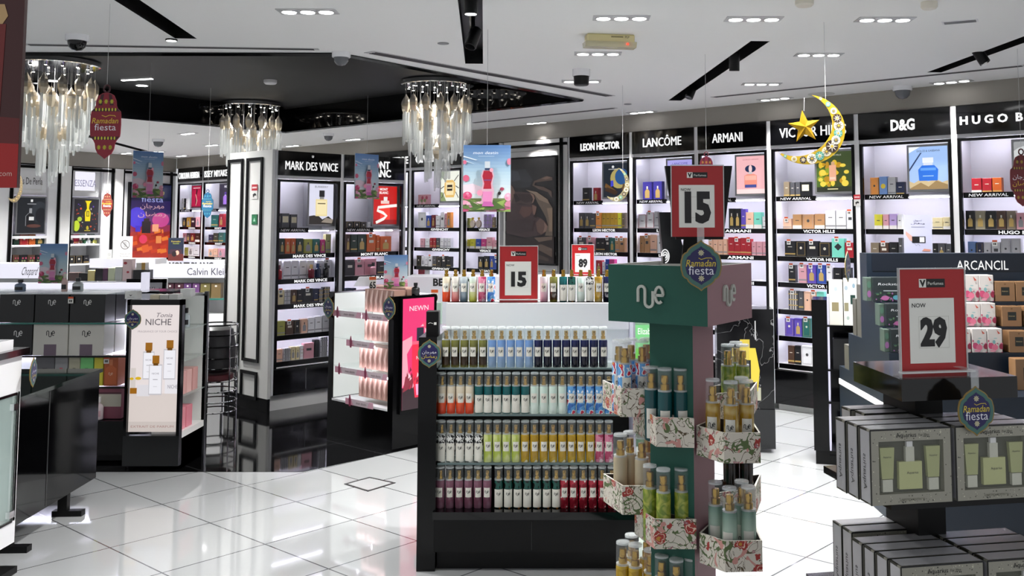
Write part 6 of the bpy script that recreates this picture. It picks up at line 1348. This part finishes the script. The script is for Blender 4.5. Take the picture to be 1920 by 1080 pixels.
o = sbox(*FN.w(LW * .6, .24)[:2], 1.123, .42, .1, .012, '#d9b8a8', 'flat pink slab standing in for box tops of the pink box display', A_W)  # slab put in for the tops of the boxes
def tag_sign(px, py0, py1, Y, num, label, rz=0.0):
    x, _, z1 = V(px, py0, Y); z0 = V(px, py1, Y)[2]; h = z1 - z0; w = h * .55
    t = thing('price_card', label, 'price sign', 'orange topped price cards', (x, Y, z0), rz)
    MB().box(-w / 2, 0, 0, w / 2, .003, h, PAPER).build('card', t); m = MB(); m.flat([(-w / 2, h * .76), (w / 2, h * .76), (w / 2, h), (-w / 2, h)], -.0006, mat('#c9581a', .4)); m.text(num, 0, h * .36, h * .5, INK, -.001, w=w * .9, bold=.03); m.build('lettering', t)
q = FN.w(LW * .45, .08); tag_sign(699, 519, 543, q[1], '65', 'white price card 65 on the pink box display')
m = MB(); m.py([(-.07, 0), (.06, 0), (.06, .07), (-.03, .07)], -.0, .05, WHITEG); q2 = V(680, 543, q[1] + .02); tag(m.build('tilted_box', None, (q2[0], q[1] + .02, 1.136)), 'white tilted box behind the 65 price card', 'box')
q = FN.w(LW - .2, .3); poster(726, 759, 478, 541, q[1], 'standing flower poster on the pink box display', .3, True, txt=False, name='standing_poster')
small_bottle(*FN.w(LW - .005, .2)[:2], LH, .06, .09, '#18181a', '#18181a', 'squat black bottle above the magenta advert', '#2a2a2c')
# white counter behind gondola with big letters
t = thing('display_counter', 'white lit counter with large black letters behind the gondola', 'counter', 'lit display counters', (xq(940, 7.75), 7.75, 0))
w = xq(1120, 7.75) - xq(760, 7.75); z1 = wz(900, 519, 7.75)
m = MB(); m.box(-w / 2, 0, .5, w / 2, .4, z1, mat('#dedee6', .4)); m.build('lit_sign', t); MB().box(-w / 2, .02, 0, w / 2, .4, .5, BLACK).build('body', t)
m = MB(); m.text('BENTLEY', xq(812, 7.75) - xq(940, 7.75), wz(820, 529, 7.75), .055, INK, -.001, al='l', bold=.04); m.build('lettering', t)
tag_sign(815, 543, 567, 7.5, '40', 'white price card 40 left of the gondola testers')
m = MB(); m.box(-.05, -.04, 0, .05, .04, wz(815, 568, 7.5), mat('#9ab0a4', .3)); tag(m.build('pedestal', None, (xq(815, 7.5), 7.545, 0)), 'pale green pedestal under the 40 price card', 'pedestal')
a, b = xq(1073, 7.72), xq(1114, 7.72); price_sign(((a + b) / 2, 7.85, z1), 0, (b - a) * 1.02, wz(1090, 459, 7.85) - z1, '89', 'red price sign 89 before the dark crescent poster bay')
# ================================================================ behind the green stand
x0, x1 = V(1180, 640, 7.2)[0], V(1236, 640, 7.2)[0]
t = thing('green_lightbox', 'bright green lit brand display behind the green stand', 'display stand', None, ((x0 + x1) / 2, 7.2, 0)); w = x1 - x0
m = MB(); m.box(-w / 2, .0, 0, w / 2, .3, .86, mat('#2c5a34', .3)); m.build('body', t)
m = MB(); m.flat([(-w / 2, .3), (w / 2, .3), (w / 2, .70), (-w / 2, .70)], -.002, mat('#6ad03a', .3, 0, .9)); m.flat([(-w / 2, .70), (w / 2, .70), (w / 2, .87), (-w / 2, .87)], -.002, mat('#7fd48a', .3, 0, .8)); m.text('Elizabeth', w * .12, .825, .045, LETTER, -.003, w=w * .66); m.build('lit_sign', t)
sbox(V(1168, 640, 6.9)[0], 6.9, .0, .16, .16, wz(1168, 622, 6.9), '#101012', 'black plinth with vase, left of the green lit display')
m = MB(); m.lathe([(.02, 0), (.035, .02), (.035, .05), (.03, .06)], mat('#b9a488', .3), 14); tag(m.build('vase', None, (V(1166, 610, 6.9)[0], 6.9, wz(1168, 622, 6.9))), 'small beige jar on the black plinth', 'jar')
q0, q1 = G(1375, 812), G(1428, 824)
t = thing('marble_display', 'black marble display with lit yellow bottle picture behind the stand', 'display stand', None, (V(1400, 800, 7.0)[0], 7.0, 0), -.1)
m = MB(); m.box(-.2, 0, .03, .2, .3, .3, mat('#1a1b1d', .15)); m.build('base', t)
MARB = pattern('black_marble', [(0, '#0a0a0c'), (.495, '#0c0c0e'), (.5, '#6a6a6c'), (.506, '#0b0b0d')], 5, 'noise', .1, (1, 1, 1), 3, True, .5)
m = MB(); m.box(-.2, .02, .3, .2, .28, 1.0, MARB); m.build('panel', t)
m = MB(); art(m, -.14, .33, .34, .6, [('r', .05, .05, .72, .2, '#b9b9a4'), ('p', [(.1, .16), (.66, .16), (.7, .4), (.62, .66), (.14, .66)], '#e6cf4a'), ('r', .2, .3, .52, .52, '#1c1a14'), ('r', .3, .66, .5, .76, '#d8c04a'), ('r', .24, .36, .48, .4, '#c9b43a'), ('s', [(.62, .76), (.62, .98)], .02, '#d9d9d9')], .019, .9, .0006); m.build('poster_print', t)
# ================================================================ slim lit rack beside the navy stand
YR = 6.68
xr0, xr1 = V(1524, 700, YR)[0], V(1600, 700, YR)[0]
FK = Fr(xr0, YR, -.27)
t = thing('lit_rack', 'slim black rack with glowing shelves left of the navy stand', 'display shelf', None, (xr0, YR, 0), FK.a); w = .3
m = MB(); m.box(0, 0, .09, .1, .32, wz(1535, 562, YR), BLACK); m.box(.1, .3, .09, w, .32, 1.2, BLACK); m.build('side_panel', t)
MB().box(.01, .01, 0, w, .3, .09, BLACKM).build('base', t)
ZK = [wz(1570, y, YR) for y in (609, 692, 752, 850)]
for i, z in enumerate(ZK):
    MB().box(.1, .01, z - .012, w, .3, z, BLACK).build('shelf', t)
    m = MB(); m.box(.102, .02, z + .005, .112, .29, z + (.19, .27, .19, .28)[i], mat('#dedcf4', .4, 0, .95)); m.build('glow_liner', t)
FB = [('e', .2, .8, .12, .05, '#9fb0bc'), ('e', .75, .85, .1, .05, '#8aa3b4'), ('e', .8, .3, .12, .05, '#a9bcc4'), ('e', .3, .15, .1, .04, '#a3b4ac'), ('r', .5, .45, .85, .65, '#1c3a34'), ('r', .05, .3, .35, .48, '#8a8468')]
sbox(*FK.w(.16, .1)[:2], ZK[0], .09, .09, .3, '#d9d6cc', 'white slim floral gift box on the top of the lit rack', FK.a, face_art([('r', .2, .3, .7, .5, '#8a8060'), ('e', .5, .8, .12, .05, '#b4c0c4')]))
sbox(*FK.w(.255, .1)[:2], ZK[0], .09, .1, .31, '#d3d6d3', 'white floral gift box with dark green label on the lit rack', FK.a, face_art(FB))
sbox(*FK.w(.2, .1)[:2], ZK[1], .13, .1, .2, '#17181a', 'black gift box on the second shelf of the lit rack', FK.a)
sbox(*FK.w(.25, .1)[:2], ZK[2], .07, .08, .1, '#c9b98a', 'cream and gold box on the third shelf of the lit rack', FK.a)
sbox(*FK.w(.2, .1)[:2], ZK[3], .1, .1, .2, '#c9c9d0', 'pale box on the lowest shelf of the lit rack', FK.a)
# ================================================================ navy stepped stand
NAVY = mat('#0e1c2b', .45); NAVYD = mat('#07111f', .45)
XA, XZ = 1.755, 3.6
YC = 5.72
t = thing('stepped_stand', 'large navy stepped stand with white band and brand lettering', 'display stand', None, (XA, YC, 0))
zt_a = wz(1700, 475, YC)
# profile (y relative to YC, z): back steps, centre column, front steps
PR = [(.62, 0), (.62, .70), (.40, .70), (.40, .93), (.13, .93), (.13, zt_a), (0, zt_a), (0, 1.165), (-.16, 1.165), (-.16, 1.035), (-.26, 1.035), (-.26, .905), (-.36, .905), (-.36, .73), (-.7, .73), (-.7, 0)]
m = MB(); m.px(PR[::-1], 0, XZ - XA, NAVY); m.build('body', t)
MB().box(.03, -.003, 1.33, XZ - XA, 0, zt_a - .005, NAVYD).build('header', t)
m = MB(); m.box(-.004, -.704, .585, 0, .624, .62, WHITE); m.box(-.004, -.704, .585, XZ - XA, -.7, .62, WHITE); m.build('white_band', t)
m = MB(); xx = V(1793, 497, YC)[0] - XA; x2 = V(1890, 497, YC)[0] - XA; m.text('ARCANCIL', (xx + x2) / 2, wz(1800, 497, YC), .054, LETTER, -.0045, w=x2 - xx); m.build('lettering', t)
def stepbox(px0, px1, z, y, h, c, label, items, d=.09, group=None):
    Y = YC + y; x0, x1 = V(px0, 560, Y)[0], V(px1, 560, Y)[0]; sbox((x0 + x1) / 2, Y + d / 2, z, x1 - x0 - .002, d, h, c, label, 0, face_art(items) if items else None, group)
RR = random.Random(8)
RK = [('e', RR.uniform(0, 1), RR.uniform(0, .36), RR.uniform(.02, .07), RR.uniform(.02, .06), RR.choice(['#4a6a4a', '#2c4a44', '#6a4a7a', '#8a5a8a'])) for _ in range(18)] + [('e', .85, .3, .1, .14, '#7a4a8a'), ('e', .7, .16, .12, .1, '#4a8a9a'), ('e', .35, .14, .12, .1, '#a05a8a'), ('e', .93, .5, .05, .12, '#b46aa0'), ('t', 'Rockstar', .5, .72, .1, '#cfd2d6', .7, 0, .25), ('r', .3, .42, .72, .46, '#9aa0a6')]
for r, (z, y, h, px0) in enumerate(((1.167, -.15, .135, 1637), (1.037, -.25, .125, 1660), (.907, -.35, .125, 1668))):
    for k in range(2): stepbox(px0 + k * 66, min(px0 + k * 66 + 63, 1778 if r else 1800), z, y, h, '#20282a', 'dark floral script box, row %s from top, %s' % (ORD[r], 'left' if k == 0 else 'right, behind the 29 sign'), RK, .08, 'dark floral script boxes')
    stepbox(px0 - 12, px0 - 2, z, y + .03, h - .004, '#4a5a50', 'narrow dark floral box left of script row %s' % ORD[r], [('e', .5, .3, .4, .15, '#8a5a8a'), ('e', .5, .7, .4, .15, '#4a6a5a')], .08, 'narrow dark floral boxes')
FLB = [('e', RR.uniform(0, 1), RR.uniform(0, .5), RR.uniform(.03, .09), RR.uniform(.02, .05), RR.choice(['#e3b4c0', '#d98aa4', '#a9c4c0', '#e8ccc8', '#b8506a'])) for _ in range(16)] + [('e', .2, .28, .2, .13, '#c24a72'), ('e', .45, .22, .22, .12, '#d4708c'), ('e', .9, .26, .16, .12, '#8a2440'), ('e', .4, .45, .1, .08, '#7fb0b4'), ('p', [(.6, .95), (.85, .8), (.7, .78)], '#c2503c'), ('e', .5, .6, .12, .02, '#9ac0c0'), ('e', .3, .08, .2, .05, '#d993a6')]
for r, (z, y, xs) in enumerate(((1.167, -.15, (1808, 1836)), (1.037, -.25, (1781, 1810, 1838)), (.907, -.35, (1790, 1820, 1849)))):
    for k, px in enumerate(xs): stepbox(px, px + 28, z, y, .148 if r == 0 else .128, '#dcd6d2', 'white box with pink flowers, row %s from top, %s from left' % (ORD[r], ORD[k]), FLB, .08, 'white floral boxes')
TB = [('r', .3, .3, .72, .72, '#1c201c'), ('t', 'Intense', .5, .52, .07, '#b9a478', .3, 0, .2), ('e', .5, .88, .05, .03, '#6a4a2a')]
for r, (z, y, xs, h) in enumerate(((1.167, -.15, (1866, 1905), .11), (1.037, -.25, (1877, 1919), .11), (.907, -.35, (1889, 1934), .115), (.732, -.5, (1899,), .16))):
    for k, px in enumerate(xs): stepbox(px, px + (38 if r < 3 else 50), z, y, h, '#8c6a4a', 'tan box with dark label, row %s from top, %s from left' % (ORD[r], ORD[k]), TB, .08, 'tan boxes on the navy stand')
# boxes on the back steps seen from the side
for i, (z, y, h, d, n) in enumerate(((.93, .14, .31, .09, 3), (.93, .25, .22, .07, 3), (.70, .42, .15, .1, 1))):
    for k in range(n): sbox(XA + .05 + k * .1, YC + y + d / 2, z, .09, d - .004, h, '#5a5850', 'olive grey box behind the navy stand, %s step, %s from the end' % (ORD[i], ORD[k]), 0, None, 'olive grey boxes on the back steps')
stepbox(1688, 1706, .732, -.5, .1, '#3a4a40', 'green striped box on the lowest front step', [('r', .2, 0, .4, 1, '#8a9a80'), ('r', .6, 0, .75, 1, '#8a9a80')])
badge((XA - .01, YC - .0 + .35, wz(1597, 500, YC + .35)), radians(62), .19, True, 'edge-on festival badge at the upper left of the navy stand')
QN = [('t', '\ufed5\ufeee\ufeb4\ufe97', .5, .86, .045, '#2a2a3a', .3), ('t', '\ufedd\ufe8e\ufed3\ufee8\ufeed', .5, .78, .04, '#2a2a3a', .5), ('r', .26, .68, .74, .69, '#6a6a7a'), ('p', [(.06, .58), (.3, .44), (.3, .3), (.2, .34), (.06, .48)], '#cf9f94'), ('r', .28, .27, .76, .44, '#121216'), ('r', .55, .29, .72, .42, '#d9d9de'), ('p', [(.62, .06), (.9, .05), (.94, .1), (.7, .12)], '#c98a78'), ('s', [(.36, .26), (.42, .2), (.5, .24), (.56, .19)], .01, '#4a4a52')]
poster(1692, 1748, 403, 475, YC + .05, 'lilac card sign with black phone picture on top of the navy stand', 0, True, items=QN, base='#b9bad4', name='card_sign', cat='sign', w=V(1746, 440, YC)[0] - V(1693, 440, YC)[0])
# ================================================================ black gift-set tower in the right foreground
zs_ = 1.156; N0 = G(1690, 712, zs_); N1_ = G(1907, 705, zs_); N2_ = G(1600, 678, zs_)
ang = atan2(N1_[1] - N0[1], N1_[0] - N0[0]); ws = math.hypot(N1_[0] - N0[0], N1_[1] - N0[1])
FT = Fr(N0[0], N0[1], ang)
dl = FT.pl(1600, 678); dy = (N2_[0] - N0[0]) * -FT.s + (N2_[1] - N0[1]) * FT.c; dx = (N2_[0] - N0[0]) * FT.c + (N2_[1] - N0[1]) * FT.s
dy = max(.25, dy)
t = thing('gift_tower', 'black shelved tower holding boxed gift sets, right foreground', 'display stand', None, FT.w(0, 0, 0), ang)
m = MB(); m.pz([(0, 0), (ws, 0), (ws + dx * .4, dy), (dx, dy)], zs_ - .062, zs_, mat('#0e0e10', .1)); m.build('top_slab', t)
cx0 = FT.x(1738, 740, .16)
m = MB(); m.box(ws * .3, .12, 0, ws * .3 + .09, dy - .06, zs_ - .06, BLACKM); m.build('column', t)
zA = G(1700, 935, .8)[2]
fz = lambda py, y=-.02: FT.z(1690, py, y)
z_s1 = fz(938); z_s2 = .47
m = MB(); m.box(-.06, -.035, z_s1 - .022, ws + .3, dy + .02, z_s1, BLACK); m.build('shelf', t)
m = MB(); m.box(-.10, -.05, z_s2 - .022, ws + .3, dy + .08, z_s2, BLACK); m.build('shelf', t)
m = MB(); m.box(-.15, -.0, .0, ws + .3, dy, .03, BLACK); m.build('base', t)
# gift set box with a window
AW, AH, AD = .246, .205, .062
def set_meshes():
    o = MB(); c = mat('#98968a', .32, .25); dk = mat('#121214', .4); y = -AD / 2
    o.box(-AW / 2, y + .02, 0, AW / 2, AD / 2, AH, mat('#2a2a1e', .4))
    wx, z0, z1 = AW * .40, AH * .14, AH * .84
    for a, b, p, q in ((-AW / 2, -wx, 0, AH), (wx, AW / 2, 0, AH), (-wx, wx, 0, z0), (-wx, wx, z1, AH)): o.box(a, y, p, b, y + .02, q, c)
    for e in (-1, 1): o.box(e * AW / 2 - .0015, y - .0008, 0, e * AW / 2 + .0015, y + .001, AH, dk)
    o.box(-AW / 2, y - .0008, AH - .003, AW / 2, y + .001, AH + .0008, dk)
    sl = mat('#c4c4c8', .28, .35)
    o.flat([(-AW / 2 + .004, 0), (AW / 2 - .004, 0), (AW / 2 - .004, 0), (-AW / 2 + .004, 0)], y, dk) if False else None
    o.face([(-AW / 2 + .004, y + .004, AH + .0012), (AW / 2 - .004, y + .004, AH + .0012), (AW / 2 - .004, AD / 2 - .004, AH + .0012), (-AW / 2 + .004, AD / 2 - .004, AH + .0012)], sl)
    for e in (-1, 1):
        f = [(e * (AW / 2 + .0006), y + .005, .005), (e * (AW / 2 + .0006), AD / 2 - .005, .005), (e * (AW / 2 + .0006), AD / 2 - .005, AH - .006), (e * (AW / 2 + .0006), y + .005, AH - .006)]
        o.face(f if e > 0 else f[::-1], sl)
    R4 = random.Random(2)
    for k in range(110):
        a = R4.uniform(-AW / 2, AW / 2); b = R4.choice([R4.uniform(.004, z0 - .004), R4.uniform(z1 + .004, AH - .006)]) if abs(a) < wx else R4.uniform(.004, AH - .006)
        r = R4.uniform(.0008, .0022); o.ell(a, b, r, r, y - .0003, mat(R4.choice(['#3a3a36', '#4a483e', '#c9c7b4']), .3), 7)
    body = o
    l = MB(); l.text('Aquarius', -AW * .06, AH * .92, AH * .062, INK, y - .0006, w=AW * .25); l.text('For Men', AW * .16, AH * .915, AH * .034, mat('#55544a', .4), y - .0006, w=AW * .13); l.text('LIMITED EDITION', 0, AH * .06, AH * .03, mat('#6a6858', .4), y - .0006, w=AW * .3)
    v, f, x0, x1, y0, y1 = glyphs('Aquarius')
    k = AD * .5 / .7
    l.add([(-AW / 2 - .0012, y + AD * .5 - (q - .35) * k * .6, AH * .3 + (p - (x0 + x1) / 2) * k * .62 + AH * .12) for p, q, _ in v], f, mat('#3a3a3c', .4))
    wn = MB(); wn.flat([(-wx, z0), (wx, z0), (wx, z1), (-wx, z1)], y + .004, mat('#d9dcc9', .03, 0, 0, .12, .9))
    fl = MB(); oil = mat('#b9bd84', .1); tb = mat('#a8ad78', .25); wc = mat('#c9c9bc', .3)
    fl.pz([(-.035, y + .006), (.035, y + .006), (.035, y + .019), (-.035, y + .019)], z0 + .01, z0 + .085, oil); fl.box(-.013, y + .007, z0 + .085, .013, y + .018, z0 + .125, wc); fl.box(-.009, y + .008, z0 + .125, .009, y + .017, z0 + .14, WHITE)
    fl.text('Aquarius', .006, z0 + .055, .007, INK, y + .0055, w=.035)
    tu = []
    for e, h in ((-1, .1), (1, .1)):
        g = MB(); c0 = e * .07; g.py([(c0 - .017, z0 + .04), (c0 + .017, z0 + .04), (c0 + .022, z0 + .125), (c0 - .022, z0 + .125)], y + .006, y + .018, tb); g.py([(c0 - .015, z0 + .005), (c0 + .015, z0 + .005), (c0 + .015, z0 + .038), (c0 - .015, z0 + .038)], y + .006, y + .018, wc); g.text('Aquarius', c0, z0 + .1, .005, INK, y + .0055, w=.024); tu.append(g.mesh('lotion_tube'))
    return body.mesh('gift_set'), l.mesh('lettering'), wn.mesh('clear_window'), fl.mesh('flacon'), tu
GSM = set_meshes()
def gift_set(x, y, z, label, front=True, rz=0.0):
    o = tag(link('gift_set', GSM[0], None, FT.w(x, y, z), ang + rz), label, 'gift set', 'boxed gift sets on the black tower')
    link('lettering', GSM[1], o)
    if front:
        link('clear_window', GSM[2], o); link('flacon', GSM[3], o)
        for g in GSM[4]: link('lotion_tube', g, o)
xg0 = FT.x(1631, 860, -.06); xg1 = FT.x(1785, 860, -.06)
sc = (xg1 - xg0) / AW
print('gift set scale', sc, 'z', z_s1, FT.z(1700, 797, -.06) - FT.z(1700, 925, -.06), ws, dy, dx, ang)
xc = (xg0 + xg1) / 2
for c in range(2):
    for k in range(3):
        gift_set(xc + c * (AW + .014) - k * .004, -.03 + k * (AD + .004), z_s1 + .001, 'gift set on the upper shelf, %s column, %s' % (('left', 'right')[c], ('frontmost with see-through window', 'second from front', 'third from front')[k]), k == 0)
gift_set(xc + .09, .26, z_s1 + .001, 'gift set at the back of the upper shelf, rear left', False); gift_set(xc + .10, .19, z_s1 + .001, 'gift set at the back of the upper shelf, before the rearmost', False)
xg2 = FT.x(1678, 1040, -.08) + AW / 2
for c in range(2):
    for k in range(4): gift_set(xg2 + c * (AW + .014) - k * .004, -.08 + k * (AD + .003), z_s2 + .001, 'gift set on the lower shelf, %s column, %s' % (('left', 'right')[c], ('frontmost with see-through window', 'second from front', 'third from front', 'fourth from front')[k]), k == 0)
for k in range(2): gift_set(xg2 + .01, .22 + k * (AD + .004), z_s2 + .001, 'gift set on the lower shelf, back turned, %s of the rear pair' % ('nearer' if k == 0 else 'farther'), False)
sx0 = FT.x(1690, 690, .02); sx1 = FT.x(1815, 690, .02)
p = FT.w((sx0 + sx1) / 2 + .002, .03, zs_); price_sign(p, ang, sx1 - sx0 - .004, FT.z(1700, 505, .03) - zs_, '29', 'red price sign 29 on the black gift-set tower')
cx_ = FT.x(1817, 771, -.045); badge(FT.w(cx_, -.078, FT.z(1817, 771, -.078)), ang, FT.z(1817, 724, -.078) - FT.z(1817, 818, -.078), False, 'large festival badge hanging on the front of the gift-set tower', .05, .085)
